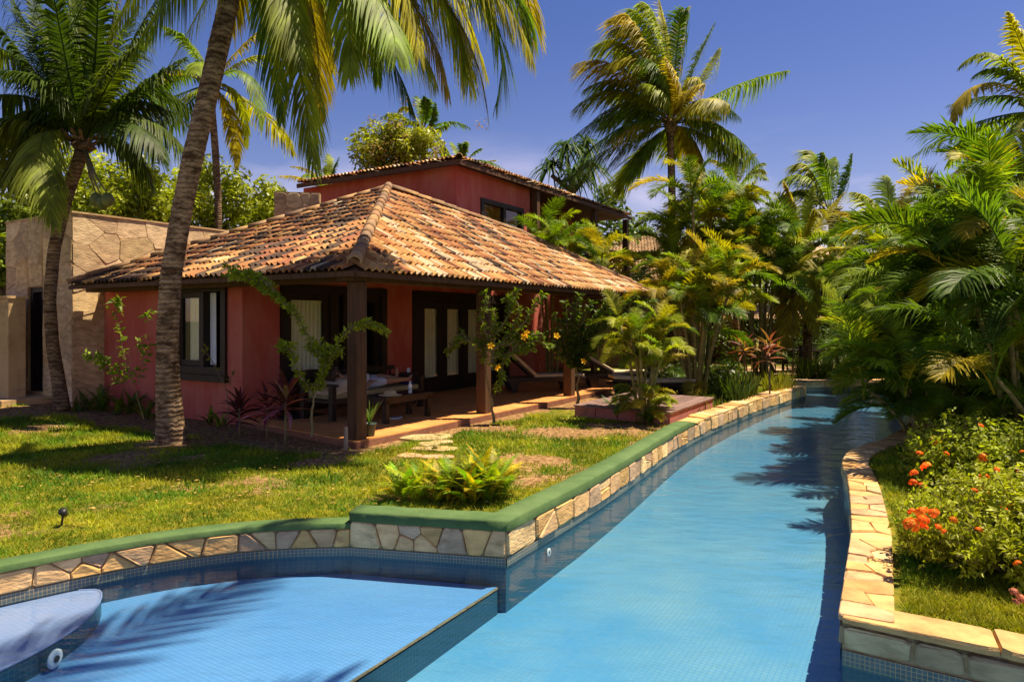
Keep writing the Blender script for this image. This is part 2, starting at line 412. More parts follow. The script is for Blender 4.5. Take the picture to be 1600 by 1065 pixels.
def pool_tile(name, c1, c2, grout, size, jit=0.25):
    m = bpy.data.materials.new(name); m.use_nodes = True
    n, l = m.node_tree.nodes, m.node_tree.links
    b = n['Principled BSDF']; b.inputs['Roughness'].default_value = 0.35
    g = n.new('ShaderNodeNewGeometry')
    # mosaic grid on the face's own plane: rotated with the pool, (x, y) on floors and (along, z) on walls
    rot = n.new('ShaderNodeVectorRotate'); rot.rotation_type = 'Z_AXIS'; rot.inputs['Angle'].default_value = R_(-58)
    l.new(g.outputs['Position'], rot.inputs['Vector'])
    sp = n.new('ShaderNodeSeparateXYZ'); l.new(rot.outputs[0], sp.inputs[0])
    def edge(o_):
        a = n.new('ShaderNodeMath'); a.operation = 'DIVIDE'; a.inputs[1].default_value = size; l.new(o_, a.inputs[0])
        f = n.new('ShaderNodeMath'); f.operation = 'FRACT'; l.new(a.outputs[0], f.inputs[0])
        s_ = n.new('ShaderNodeMath'); s_.operation = 'SUBTRACT'; s_.inputs[1].default_value = 0.5; l.new(f.outputs[0], s_.inputs[0])
        ab = n.new('ShaderNodeMath'); ab.operation = 'ABSOLUTE'; l.new(s_.outputs[0], ab.inputs[0])
        gt = n.new('ShaderNodeMath'); gt.operation = 'GREATER_THAN'; gt.inputs[1].default_value = 0.43; l.new(ab.outputs[0], gt.inputs[0])
        fl = n.new('ShaderNodeMath'); fl.operation = 'FLOOR'; l.new(a.outputs[0], fl.inputs[0])
        return gt.outputs[0], fl.outputs[0]
    ex, fx = edge(sp.outputs['X']); ey, fy = edge(sp.outputs['Y']); ez, fz = edge(sp.outputs['Z'])
    nr = n.new('ShaderNodeVectorRotate'); nr.rotation_type = 'Z_AXIS'; nr.inputs['Angle'].default_value = R_(-58)
    l.new(g.outputs['True Normal'], nr.inputs['Vector'])
    na = n.new('ShaderNodeVectorMath'); na.operation = 'ABSOLUTE'; l.new(nr.outputs[0], na.inputs[0])
    ns = n.new('ShaderNodeSeparateXYZ'); l.new(na.outputs[0], ns.inputs[0])
    tot = None
    for e_, c_ in ((ex, 'X'), (ey, 'Y'), (ez, 'Z')):       # a joint counts only across the face, not along its normal
        lt = n.new('ShaderNodeMath'); lt.operation = 'LESS_THAN'; lt.inputs[1].default_value = 0.75; l.new(ns.outputs[c_], lt.inputs[0])
        mu_ = n.new('ShaderNodeMath'); mu_.operation = 'MULTIPLY'; l.new(e_, mu_.inputs[0]); l.new(lt.outputs[0], mu_.inputs[1])
        if tot is None: tot = mu_.outputs[0]
        else:
            mxn = n.new('ShaderNodeMath'); mxn.operation = 'MAXIMUM'; l.new(tot, mxn.inputs[0]); l.new(mu_.outputs[0], mxn.inputs[1]); tot = mxn.outputs[0]
    cb = n.new('ShaderNodeCombineXYZ'); l.new(fx, cb.inputs[0]); l.new(fy, cb.inputs[1]); l.new(fz, cb.inputs[2])
    wh = n.new('ShaderNodeTexWhiteNoise'); l.new(cb.outputs[0], wh.inputs['Vector'])
    no = n.new('ShaderNodeTexNoise'); no.inputs['Scale'].default_value = 0.9; no.inputs['Detail'].default_value = 6; l.new(g.outputs['Position'], no.inputs['Vector'])
    a1 = n.new('ShaderNodeMath'); a1.operation = 'MULTIPLY_ADD'; a1.inputs[1].default_value = jit; l.new(wh.outputs['Value'], a1.inputs[0])
    cn_ = n.new('ShaderNodeMapRange'); cn_.inputs['From Min'].default_value = 0.35; cn_.inputs['From Max'].default_value = 0.68; cn_.inputs['To Max'].default_value = 0.85
    l.new(no.outputs['Fac'], cn_.inputs['Value']); l.new(cn_.outputs[0], a1.inputs[2])
    mm = n.new('ShaderNodeMix'); mm.data_type = 'RGBA'; mm.inputs['A'].default_value = (*c1, 1); mm.inputs['B'].default_value = (*c2, 1)
    l.new(a1.outputs[0], mm.inputs['Factor'])
    mg = n.new('ShaderNodeMix'); mg.data_type = 'RGBA'; mg.inputs['B'].default_value = (*grout, 1)
    l.new(tot, mg.inputs['Factor']); l.new(mm.outputs['Result'], mg.inputs['A']); l.new(mg.outputs['Result'], b.inputs['Base Color'])
    return m
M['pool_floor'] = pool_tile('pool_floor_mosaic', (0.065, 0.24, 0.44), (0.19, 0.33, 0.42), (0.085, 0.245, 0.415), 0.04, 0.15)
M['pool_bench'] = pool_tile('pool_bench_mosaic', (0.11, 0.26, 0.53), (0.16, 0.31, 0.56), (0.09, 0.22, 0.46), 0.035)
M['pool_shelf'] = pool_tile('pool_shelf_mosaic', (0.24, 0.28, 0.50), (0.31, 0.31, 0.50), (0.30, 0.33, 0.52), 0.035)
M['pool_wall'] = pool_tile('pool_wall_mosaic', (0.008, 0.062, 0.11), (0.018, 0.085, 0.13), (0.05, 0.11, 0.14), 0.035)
M['band'] = pool_tile('waterline_mosaic', (0.05, 0.09, 0.11), (0.12, 0.15, 0.15), (0.42, 0.29, 0.14), 0.026, 0.6)

wm, n_, l_, fr_, gl_ = glass_mat('pool_water', (0.80, 0.93, 0.97), 1.33, 0.0)
tcw = n_.new('ShaderNodeTexCoord')
nw = n_.new('ShaderNodeTexNoise'); nw.inputs['Scale'].default_value = 3.0; nw.inputs['Detail'].default_value = 4; nw.inputs['Roughness'].default_value = 0.5
mpw = n_.new('ShaderNodeMapping'); mpw.inputs['Rotation'].default_value = (0, 0, R_(20)); mpw.inputs['Scale'].default_value = (1.0, 2.0, 1)
l_.new(tcw.outputs['Object'], mpw.inputs['Vector']); l_.new(mpw.outputs[0], nw.inputs['Vector'])
bw = n_.new('ShaderNodeBump'); bw.inputs['Strength'].default_value = 0.3; bw.inputs['Distance'].default_value = 0.05
l_.new(nw.outputs['Fac'], bw.inputs['Height']); l_.new(bw.outputs[0], fr_.inputs['Normal']); l_.new(bw.outputs[0], gl_.inputs['Normal'])
M['water'] = wm
M['glass'] = glass_mat('window_glass', (0.95, 0.97, 0.93), 1.5, 0.01)[0]

# ------------------------------------------------------------------ frames of the place
VX, VY, VA = -2.18, 9.6, R_(58)                    # the villa's corner post and its heading
def lw(u, v, z=0.0):                               # villa (u, v) to world
    return Vector((VX + 0.530 * u - 0.848 * v, VY + 0.848 * u + 0.530 * v, z))
def wl_uv(x, y):
    dx, dy = x - VX, y - VY
    return dx * 0.530 + dy * 0.848, -dx * 0.848 + dy * 0.530

WATER_Z = -0.25
# stone face of the pool walls, at water level
LEFT_CURVE = [(-5.2, 3.4), (-4.55, 4.05), (-3.95, 4.62), (-3.45, 5.1), (-2.95, 5.5), (-2.4, 5.78), (-1.9, 5.9), (-1.40, 5.93)]
FRONT_RUN = [(-1.40, 5.93), (-0.05, 5.66)]
CHANNEL = [(-0.05, 5.66), (0.70, 6.95), (1.42, 8.29), (2.42, 10.3), (3.2, 11.7), (4.1, 13.06), (5.1, 14.5), (6.09, 15.85), (7.6, 17.7)]
FAR_END = [(7.6, 17.7), (7.2, 18.6), (7.9, 19.6), (13.0, 19.8)]
RIGHT_RUN = [(1.96, 4.05), (2.86, 5.70), (3.75, 7.55), (4.1, 8.5), (4.65, 9.3), (5.9, 10.4), (7.9, 13.2), (10.5, 16.2), (13.0, 19.0)]
RIGHT_FRONT = [(1.96, 4.05), (2.75, 3.53), (5.0, 2.05)]

def resample(path, step):
    P = [Vector((p[0], p[1], 0)) for p in path]
    out, cum = [], [0.0]
    for a, b in zip(P, P[1:]): cum.append(cum[-1] + (b - a).length)
    n = max(1, int(round(cum[-1] / step)))
    for i in range(n + 1):
        s = cum[-1] * i / n
        k = max(j for j in range(len(P)) if cum[j] <= s + 1e-9)
        k = min(k, len(P) - 2)
        t = (s - cum[k]) / max(cum[k + 1] - cum[k], 1e-9)
        out.append(P[k].lerp(P[k + 1], t))
    return out

def smooth_path(path, it=2):
    P = [Vector((p[0], p[1], 0)) for p in path]
    for _ in range(it):
        Q = [P[0]]
        for a, b in zip(P, P[1:]):
            Q += [a.lerp(b, 0.25), a.lerp(b, 0.75)]
        Q.append(P[-1]); P = Q
    return [(p.x, p.y) for p in P]

LEFT_CURVE = smooth_path(LEFT_CURVE)
CHANNEL = [CHANNEL[0]] + smooth_path(CHANNEL[1:])
RIGHT_RUN = [RIGHT_RUN[0]] + smooth_path(RIGHT_RUN[1:])

class Path:
    """arc-length position, tangent and the normal to the LEFT of the walking direction"""
    def __init__(s, path):
        s.P = [Vector((p[0], p[1], 0)) for p in path]
        s.c = [0.0]
        for a, b in zip(s.P, s.P[1:]): s.c.append(s.c[-1] + (b - a).length)
        s.len = s.c[-1]
    def __call__(s, d):
        k = 0
        while k < len(s.P) - 2 and s.c[k + 1] < d: k += 1
        a, b = s.P[k], s.P[k + 1]
        t = (d - s.c[k]) / (s.c[k + 1] - s.c[k])
        tan = (b - a).normalized()
        return a.lerp(b, t), tan, Vector((-tan.y, tan.x, 0))

def in_poly(px, py, poly):
    x, y = np.asarray(px), np.asarray(py)
    ins = np.zeros(x.shape, bool)
    n = len(poly)
    for i in range(n):
        x0, y0 = poly[i][:2]; x1, y1 = poly[(i + 1) % n][:2]
        c = ((y0 > y) != (y1 > y)) & (x < (x1 - x0) * (y - y0) / (y1 - y0 + 1e-12) + x0)
        ins ^= c
    return ins

POOL = LEFT_CURVE + FRONT_RUN[1:] + CHANNEL[1:] + FAR_END[1:] + RIGHT_RUN[::-1] + RIGHT_FRONT[1:] + [(5.0, -6.0), (-9.0, -6.0), (-9.0, 0.5)]

def offset_path(path, d):
    P = Path(path); out = []
    for i, p in enumerate(P.P):
        a = P.P[max(i - 1, 0)]; b = P.P[min(i + 1, len(P.P) - 1)]
        t = (b - a).normalized()
        out.append((p.x - t.y * d, p.y + t.x * d))
    return out

# ------------------------------------------------------------------ the setting: ground, lawn, pool
def ground_h(x, y):
    h = 0.012 * np.sin(x * 1.3 + 0.4) * np.cos(y * 1.1)
    h = h + 0.14 * np.clip((-x - 6.5) / 3, 0, 1) * np.clip((y - 9) / 4, 0, 1)
    return h - 0.005

def nz(x, y, s, o=0.0):
    return noise.fractal(Vector((x * s + o, y * s - o, o * 0.7)), 1.0, 2.0, 4)

def soil_at(x, y):
    u, v = wl_uv(x, y)
    s = 0.9 * max(0.0, nz(x, y, 0.75, 3.1) * 1.6 - 0.22) + 0.8 * max(0.0, nz(x, y, 2.6, 9.0) - 0.35)
    if x > 2.0 and y < 12 and x > 1.96 + 0.55 * (y - 4.05): s *= 0.3
    k = nz(x, y, 1.7, 5.0) * 0.22
    if -0.85 + k < u < 0.6 and -0.45 < v < 9: s = max(s, 1.0)
    if 0 < u < 12 and -0.5 + k < v < 0.2: s = max(s, 0.85)
    for (cx, cy, r) in ((0.75, 10.7, 0.75), (-0.55, 7.6, 0.45), (-4.9, 9.85, 0.6), (-9.1, 12.4, 0.9), (1.9, 11.2, 0.8), (-6.0, 6.4, 0.5), (-2.4, 8.6, 0.4), (0.2, 8.7, 0.4)):
        d = math.hypot(x - cx, (y - cy) * 1.3)
        if d < r * 1.4: s = max(s, 1.0 - max(0, (d - r * 0.6 + k) / (r * 0.7)))
    return min(1.0, s)

bpy_ground = MB()
for (x0, y0, x1, y1) in ((-900, 27, 900, 1500), (-900, -300, -16, 27), (17, -300, 900, 27), (-16, -300, 17, -5)):
    bpy_ground.add([(x0, y0, -0.03), (x1, y0, -0.03), (x1, y1, -0.03), (x0, y1, -0.03)], [[0, 1, 2, 3]])
tag(bpy_ground.build('ground', mat('far_ground', (0.05, 0.06, 0.015), (0.10, 0.08, 0.03), 0.5, rough=0.95)), kind='structure')

def make_lawn():
    st = 0.1
    xs = np.arange(-16, 17.01, st); ys = np.arange(-5, 27.01, st)
    X, Y = np.meshgrid(xs, ys)
    Z = ground_h(X, Y)
    nx = len(xs)
    idx = np.arange(X.size).reshape(X.shape)
    shrunk = offset_path(LEFT_CURVE, 0.09) + offset_path(FRONT_RUN[:1] + [(-0.05, 5.75)], 0.09)[1:] + offset_path(CHANNEL, 0.12)[1:] + FAR_END[1:] + \
        offset_path(RIGHT_RUN, -0.12)[::-1] + offset_path(RIGHT_FRONT, 0.12)[1:] + [(5.0, -6.0), (-9.0, -6.0), (-9.0, 0.5)]
    xc, yc = X[:-1, :-1] + st / 2, Y[:-1, :-1] + st / 2
    keep = ~in_poly(xc, yc, shrunk)
    f = np.stack([idx[:-1, :-1], idx[:-1, 1:], idx[1:, 1:], idx[1:, :-1]], -1)[keep]
    used = np.zeros(X.size, bool); used[f.ravel()] = True
    remap = np.cumsum(used) - 1
    V = np.stack([X.ravel(), Y.ravel(), Z.ravel()], -1)[used]
    me = mesh_np('lawn', V, remap[f], True)
    a = me.color_attributes.new('soil', 'FLOAT_COLOR', 'POINT')
    vals = np.ones((len(V), 4), np.float32)
    vals[:, 0] = [soil_at(x, y) if (-12 < x < 9 and 3 < y < 20) else 0.2 for x, y, _ in V]
    a.data.foreach_set('color', vals.ravel())
    m = bpy.data.materials.new('lawn_ground'); m.use_nodes = True
    n, l = m.node_tree.nodes, m.node_tree.links
    b = n['Principled BSDF']; b.inputs['Roughness'].default_value = 0.95; b.inputs['Specular IOR Level'].default_value = 0.1
    g = n.new('ShaderNodeNewGeometry')
    def ramp(sc, c1, c2, p=(0.4, 0.62)):
        no = n.new('ShaderNodeTexNoise'); no.inputs['Scale'].default_value = sc; no.inputs['Detail'].default_value = 8
        l.new(g.outputs['Position'], no.inputs['Vector'])
        r = n.new('ShaderNodeValToRGB'); r.color_ramp.elements[0].position, r.color_ramp.elements[1].position = p
        r.color_ramp.elements[0].color = (*c1, 1); r.color_ramp.elements[1].color = (*c2, 1)
        l.new(no.outputs['Fac'], r.inputs['Fac']); return r, no
    gr, _ = ramp(7, (0.07, 0.095, 0.008), (0.22, 0.18, 0.018))
    so, _ = ramp(14, (0.15, 0.08, 0.032), (0.36, 0.215, 0.10))
    at_ = n.new('ShaderNodeAttribute'); at_.attribute_name = 'soil'
    no = n.new('ShaderNodeTexNoise'); no.inputs['Scale'].default_value = 22; no.inputs['Detail'].default_value = 5; l.new(g.outputs['Position'], no.inputs['Vector'])
    ad = n.new('ShaderNodeMath'); l.new(at_.outputs['Fac'], ad.inputs[0]); l.new(no.outputs['Fac'], ad.inputs[1])
    sp = n.new('ShaderNodeSeparateColor'); l.new(at_.outputs['Color'], sp.inputs[0]); l.new(sp.outputs[0], ad.inputs[0])
    mr = n.new('ShaderNodeMapRange'); mr.inputs['From Min'].default_value = 0.78; mr.inputs['From Max'].default_value = 1.05; l.new(ad.outputs[0], mr.inputs['Value'])
    mm = n.new('ShaderNodeMix'); mm.data_type = 'RGBA'; l.new(mr.outputs[0], mm.inputs['Factor']); l.new(gr.outputs[0], mm.inputs['A']); l.new(so.outputs[0], mm.inputs['B'])
    l.new(mm.outputs['Result'], b.inputs['Base Color'])
    bu = n.new('ShaderNodeBump'); bu.inputs['Strength'].default_value = 0.7; bu.inputs['Distance'].default_value = 0.03
    l.new(no.outputs['Fac'], bu.inputs['Height']); l.new(bu.outputs[0], b.inputs['Normal'])
    tag(obj('lawn', me, m), kind='structure')
make_lawn()

# grass blades, denser near the camera
def make_grass():
    pts = []
    tries = 0
    poly = offset_path(LEFT_CURVE, 0.17) + offset_path(FRONT_RUN, 0.3)[1:] + offset_path(CHANNEL, 0.3) + FAR_END[1:] + \
        offset_path(RIGHT_RUN, -0.31)[::-1] + offset_path(RIGHT_FRONT, 0.31)[1:] + [(5.0, -6.0), (-9.0, -6.0), (-9.0, 0.5)]
    N = 330000
    y = 3.6 + (npr.random(N) ** 1.7) * 14
    x = (npr.random(N) - 0.5) * 1.62 * y
    ok = ~in_poly(x, y, poly)
    x, y = x[ok], y[ok]
    cop = RIGHT_FRONT + offset_path(RIGHT_FRONT, 0.31)[::-1] + [(2.0, 4.6)]
    ok = ~in_poly(x, y, cop); x, y = x[ok], y[ok]
    u = (x - VX) * 0.530 + (y - VY) * 0.848; v = -(x - VX) * 0.848 + (y - VY) * 0.530
    ok = ~((u > -0.15) & (v > -0.2)) & ~((v > 7.2) & (u > -0.5)) & ~((u > 4.1) & (u < 7) & (v > -3.2) & (v < 0))
    x, y = x[ok], y[ok]
    s = np.array([soil_at(a, b) for a, b in zip(x, y)])
    ok = npr.random(len(x)) > np.clip(s * 1.35 - 0.1, 0.0, 0.985)
    x, y = x[ok], y[ok]
    n = len(x)
    far = np.clip(y / 6.5, 0.75, 2.6)
    h = (0.02 + 0.032 * npr.random(n)) * np.clip(far, 0.8, 1.5)
    right = x > 1.96 + 0.55 * (y - 4.05)
    h = np.where(right, h * 1.35, h)
    w = (0.0035 + 0.003 * npr.random(n)) * far
    a = npr.random(n) * 2 * math.pi
    ln = h * (0.3 + 0.9 * npr.random(n))
    b_ = npr.random(n) * 2 * math.pi
    z = ground_h(x, y)
    A = np.stack([x - np.cos(a) * w, y - np.sin(a) * w, z], -1)
    B = np.stack([x + np.cos(a) * w, y + np.sin(a) * w, z], -1)
    T = np.stack([x + np.cos(b_) * ln, y + np.sin(b_) * ln, z + h], -1)
    V = np.stack([A, B, T], 1).reshape(-1, 3)
    me = mesh_np('grass', V, np.arange(3 * n).reshape(-1, 3))
    m = leaf_mat('grass_blade', 0.3, 0.6, 0.2, nscale=1.6, base=(0.17, 0.18, 0.022))
    # dry and green patches
    nd, lk = m.node_tree.nodes, m.node_tree.links
    rgb = [q for q in nd if q.type == 'RGB'][0]
    g = nd.new('ShaderNodeNewGeometry'); no = nd.new('ShaderNodeTexNoise'); no.inputs['Scale'].default_value = 1.1; no.inputs['Detail'].default_value = 6
    lk.new(g.outputs['Position'], no.inputs['Vector'])
    r = nd.new('ShaderNodeValToRGB'); e = r.color_ramp.elements
    e[0].position, e[1].position = 0.38, 0.63
    e[0].color = (0.09, 0.20, 0.008, 1); e[1].color = (0.34, 0.33, 0.016, 1)
    lk.new(no.outputs['Fac'], r.inputs['Fac'])
    for k in list(rgb.outputs[0].links):
        lk.new(r.outputs[0], k.to_socket)
    tag(obj('grass', me, m), kind='stuff')
make_grass()

# pool basin
def basin():
    z = -0.74
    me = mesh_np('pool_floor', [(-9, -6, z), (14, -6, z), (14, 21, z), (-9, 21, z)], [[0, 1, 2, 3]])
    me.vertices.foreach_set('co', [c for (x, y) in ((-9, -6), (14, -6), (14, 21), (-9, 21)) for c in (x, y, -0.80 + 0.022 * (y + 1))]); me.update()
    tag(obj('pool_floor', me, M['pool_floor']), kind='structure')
    w = MB()
    for path, flip in ((LEFT_CURVE, 0), (FRONT_RUN, 0), (CHANNEL, 0), (FAR_END, 0), (RIGHT_RUN, 1), (RIGHT_FRONT, 0)):
        for a, b in zip(path, path[1:]):
            w.add([(a[0], a[1], z), (b[0], b[1], z), (b[0], b[1], -0.245), (a[0], a[1], -0.245)], [[0, 1, 2, 3]])
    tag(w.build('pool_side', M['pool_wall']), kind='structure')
    # the shallow bench by the lawn, with its drop into the channel
    e0, e1, e2 = (-0.12, 5.63), (-1.0, 4.14), (-2.6, 1.4)
    bz = -0.43
    bench = [(p[0], p[1]) for p in LEFT_CURVE] + [e0, e1, e2, (-9, -3)]
    b = MB().add([(p[0], p[1], bz) for p in bench], [list(range(len(bench)))[::-1]])
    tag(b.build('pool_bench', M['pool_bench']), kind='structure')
    s = MB()
    for a, c in ((e0, e1), (e1, e2)):
        s.add([(a[0], a[1], z), (c[0], c[1], z), (c[0], c[1], bz - 0.03), (a[0], a[1], bz - 0.03)], [[0, 1, 2, 3]])
    tag(s.build('pool_bench_side', M['pool_wall']), kind='structure')
    s = MB()
    for a, c in ((e0, e1), (e1, e2)):
        s.bar((a[0], a[1], bz - 0.008), (c[0], c[1], bz - 0.008), 0.007, 0.016)
    tag(s.build('pool_bench_edge', M['mortar']), kind='structure')
    # upper shelf at the far left
    edge = smooth_path([(-3.30, 5.2), (-3.12, 5.22), (-2.95, 4.85), (-2.90, 4.45), (-3.0, 4.0), (-3.3, 3.4), (-3.9, 2.6)], 2)
    sz = -0.285
    back = [p for p in LEFT_CURVE if p[0] < -3.35]
    poly = back + edge + [(-6, 2.0)]
    b = MB().add([(p[0], p[1], sz) for p in poly], [list(range(len(poly)))[::-1]])
    tag(b.build('pool_shelf', M['pool_shelf']), kind='structure')
    s = MB()
    for a, c in zip(edge, edge[1:]):
        s.add([(a[0], a[1], bz), (c[0], c[1], bz), (c[0], c[1], sz), (a[0], a[1], sz)], [[0, 1, 2, 3]])
    tag(s.build('pool_shelf_side', M['pool_wall'], smooth=True), kind='structure')
    s = MB().tube([(p[0], p[1], sz) for p in edge], 0.008, 6)
    tag(s.build('pool_shelf_edge', M['pool_shelf']), kind='structure')
    wme = mesh_np('pool_water', [(-9, -6, WATER_Z), (5.2, -6, WATER_Z), (13, 3, WATER_Z), (13, 20.2, WATER_Z), (4.0, 20.2, WATER_Z), (-9, 5.9, WATER_Z)], [[0, 1, 2, 3, 4, 5]])
    tag(obj('pool_water', wme, M['water']), kind='structure')
basin()

# ------------------------------------------------------------------ stone pieces
def clip_half(poly, a, b, c):                      # keep a*x + b*y <= c
    out = []
    for i in range(len(poly)):
        p, q = poly[i], poly[(i + 1) % len(poly)]
        dp, dq = a * p[0] + b * p[1] - c, a * q[0] + b * q[1] - c
        if dp <= 0: out.append(p)
        if dp * dq < 0:
            t = dp / (dp - dq)
            out.append((p[0] + (q[0] - p[0]) * t, p[1] + (q[1] - p[1]) * t))
    return out

def voronoi(seeds, x0, y0, x1, y1, outline=None):
    cells = []
    for i, s in enumerate(seeds):
        poly = outline or [(x0, y0), (x1, y0), (x1, y1), (x0, y1)]
        for j, o in enumerate(seeds):
            if i == j or abs(o[0] - s[0]) > 2.5: continue
            a, b = o[0] - s[0], o[1] - s[1]
            poly = clip_half(poly, a, b, (o[0] ** 2 + o[1] ** 2 - s[0] ** 2 - s[1] ** 2) / 2)
            if len(poly) < 3: break
        if len(poly) >= 3: cells.append(poly)
    return cells

def inset(poly, d):
    n = len(poly)
    cx = sum(p[0] for p in poly) / n; cy = sum(p[1] for p in poly) / n
    area = sum(poly[i][0] * poly[(i + 1) % n][1] - poly[(i + 1) % n][0] * poly[i][1] for i in range(n))
    if area < 0: poly = poly[::-1]
    out = poly
    for i in range(n):
        p, q = poly[i], poly[(i + 1) % n]
        dx, dy = q[0] - p[0], q[1] - p[1]
        L = math.hypot(dx, dy)
        if L < 1e-6: continue
        a, b = dy / L, -dx / L                     # outward normal
        out = clip_half(out, a, b, a * p[0] + b * p[1] - d)
        if len(out) < 3: return []
    return out

STONE_COLS = [(0.78, 0.50, 0.24), (0.74, 0.45, 0.18), (0.66, 0.42, 0.22), (0.82, 0.58, 0.30), (0.60, 0.40, 0.25), (0.54, 0.37, 0.24), (0.76, 0.47, 0.18)]
GREY_COLS = [(0.46, 0.36, 0.22), (0.50, 0.40, 0.24), (0.42, 0.32, 0.20), (0.54, 0.43, 0.25), (0.38, 0.29, 0.18)]
WARM_COLS = [(0.60, 0.38, 0.16), (0.64, 0.42, 0.19), (0.56, 0.33, 0.13), (0.62, 0.44, 0.24), (0.52, 0.34, 0.20)]

def stones(parent, cells, mapfn, cols, name='stone', joint=0.008, depth=0.022, chamf=0.012, r=rnd, jit=0.006, knock=0.12):
    for c in cells:
        c2 = inset(c, joint)
        if len(c2) < 3: continue
        # knock the corners off
        pts = []
        n = len(c2)
        for i in range(n):
            p, q, s = c2[i - 1], c2[i], c2[(i + 1) % n]
            if n <= 7 and min(math.hypot(q[0] - p[0], q[1] - p[1]), math.hypot(q[0] - s[0], q[1] - s[1])) > 0.05:
                k = knock * (1 + 0.8 * r.random())
                pts += [(q[0] + (p[0] - q[0]) * k, q[1] + (p[1] - q[1]) * k), (q[0] + (s[0] - q[0]) * k, q[1] + (s[1] - q[1]) * k)]
            else:
                pts.append(q)
        top = inset(pts, chamf) or pts
        dd = depth * (0.6 + 0.8 * r.random())
        n = len(pts)
        if len(top) != n:
            cx = sum(p[0] for p in pts) / n; cy = sum(p[1] for p in pts) / n
            top = [(p[0] + (cx - p[0]) * 0.15, p[1] + (cy - p[1]) * 0.15) for p in pts]
        tx, ty = (r.random() - 0.5) * 0.06, (r.random() - 0.5) * 0.06
        cx = sum(p[0] for p in top) / n; cy = sum(p[1] for p in top) / n
        V = [mapfn(p[0], p[1], -0.01) for p in pts] + [mapfn(p[0], p[1], dd * 0.62) for p in pts] + \
            [mapfn(p[0], p[1], dd + (p[0] - cx) * tx + (p[1] - cy) * ty + (r.random() - 0.5) * jit) for p in top]
        Fc = []
        for lvl in (0, n):
            Fc += [[lvl + i, lvl + (i + 1) % n, lvl + n + (i + 1) % n, lvl + n + i] for i in range(n)]
        Fc.append([2 * n + i for i in range(n)])
        o0 = V[0]
        me = mesh_np(name, V, Fc)
        c_ = r.choice(cols); k = 0.8 + 0.4 * r.random()
        obj(name, me, M['stone'], parent, [x * k for x in c_])

def strip_seeds(L, h, step, r, split=0.4):
    seeds, s = [], step * 0.4
    while s < L:
        w = step * (0.6 + 0.9 * r.random())
        if r.random() < split:
            seeds += [(s + w * (0.15 + 0.5 * r.random()), h * (0.15 + 0.15 * r.random())), (s + w * (0.35 + 0.5 * r.random()), h * (0.7 + 0.15 * r.random()))]
        else:
            seeds.append((s + w / 2, h * (0.2 + 0.6 * r.random())))
        s += w
    return seeds

def pool_wall(name, label, path, side, z_top, stone_step, cols, split, band=0.075, joint=0.008):
    """A retaining wall along the water: mortar core, mosaic band at the water, facing stones. side=+1: the water lies to the right of the path"""
    t = thing(name, label, 'pool wall', (path[0][0], path[0][1], 0))
    ox, oy = path[0][0], path[0][1]
    P = Path(path)
    def mp3(s, h, d):
        p, tan, nrm = P(min(max(s, -0.02), P.len + 0.02))
        q = p - nrm * d * side
        return (q.x - ox, q.y - oy, h)
    zb = WATER_Z - 0.02
    core = MB()
    ss = [i * P.len / 60 for i in range(61)] if len(path) > 2 else [0, P.len]
    n = len(ss)
    V = [mp3(s, zb, 0) for s in ss] + [mp3(s, z_top - 0.004, 0) for s in ss] + [mp3(s, z_top - 0.004, -0.24) for s in ss] + [mp3(s, zb, -0.24) for s in ss]
    Fc = []
    for k in range(n - 1):
        for a in range(3):
            Fc.append([a * n + k, a * n + k + 1, (a + 1) * n + k + 1, (a + 1) * n + k])
    Fc += [[0, n, 2 * n, 3 * n], [n - 1, 2 * n - 1, 3 * n - 1, 4 * n - 1]]
    core.add(V, Fc); core.build('mortar_core', M['mortar'], t)
    bnd = MB()
    zt = WATER_Z + band
    V = [mp3(s, zb, 0.012) for s in ss] + [mp3(s, zt, 0.012) for s in ss] + [mp3(s, zt, 0.0) for s in ss]
    bnd.add(V, [[a * n + k, a * n + k + 1, (a + 1) * n + k + 1, (a + 1) * n + k] for k in range(n - 1) for a in (0, 1)])
    bnd.build('mosaic_band', M['band'], t)
    h0 = zt + 0.006
    H = z_top - 0.006 - h0
    r = random.Random(name + label)
    cells = voronoi(strip_seeds(P.len, H, stone_step, r, split), 0, 0, P.len, H)
    stones(t, cells, lambda s, h, d: mp3(s, h0 + h, d), cols, joint=joint, r=r, knock=0.08, chamf=0.01, depth=0.026, jit=0.01)
    return t, mp3, P

def ribbon(mb, path, w0, w1, z0, z1, side=1, rnd_edge=0.0):
    """a low kerb following a path, from offset w0 to w1 away from the water"""
    P = Path(path)
    n = len(path)
    A = offset_path(path, w0 * side); B = offset_path(path, w1 * side)
    e = rnd_edge
    A2 = offset_path(path, (w0 + e) * side); B2 = offset_path(path, (w1 - e) * side)
    V = [(p[0], p[1], z0) for p in A] + [(p[0], p[1], z1 - e) for p in A] + [(p[0], p[1], z1) for p in A2] + [(p[0], p[1], z1 + e * 0.15) for p in offset_path(path, (w0 + w1) / 2 * side)] + \
        [(p[0], p[1], z1) for p in B2] + [(p[0], p[1], z1 - e) for p in B] + [(p[0], p[1], z0) for p in B]
    Fc = [[a * n + k, a * n + k + 1, (a + 1) * n + k + 1, (a + 1) * n + k] for k in range(n - 1) for a in range(6)]
    Fc += [[a * n for a in range(7)], [a * n + n - 1 for a in range(7)][::-1]]
    mb.add(V, Fc)

def rel(path, o): return [(p[0] - o[0], p[1] - o[1]) for p in path]

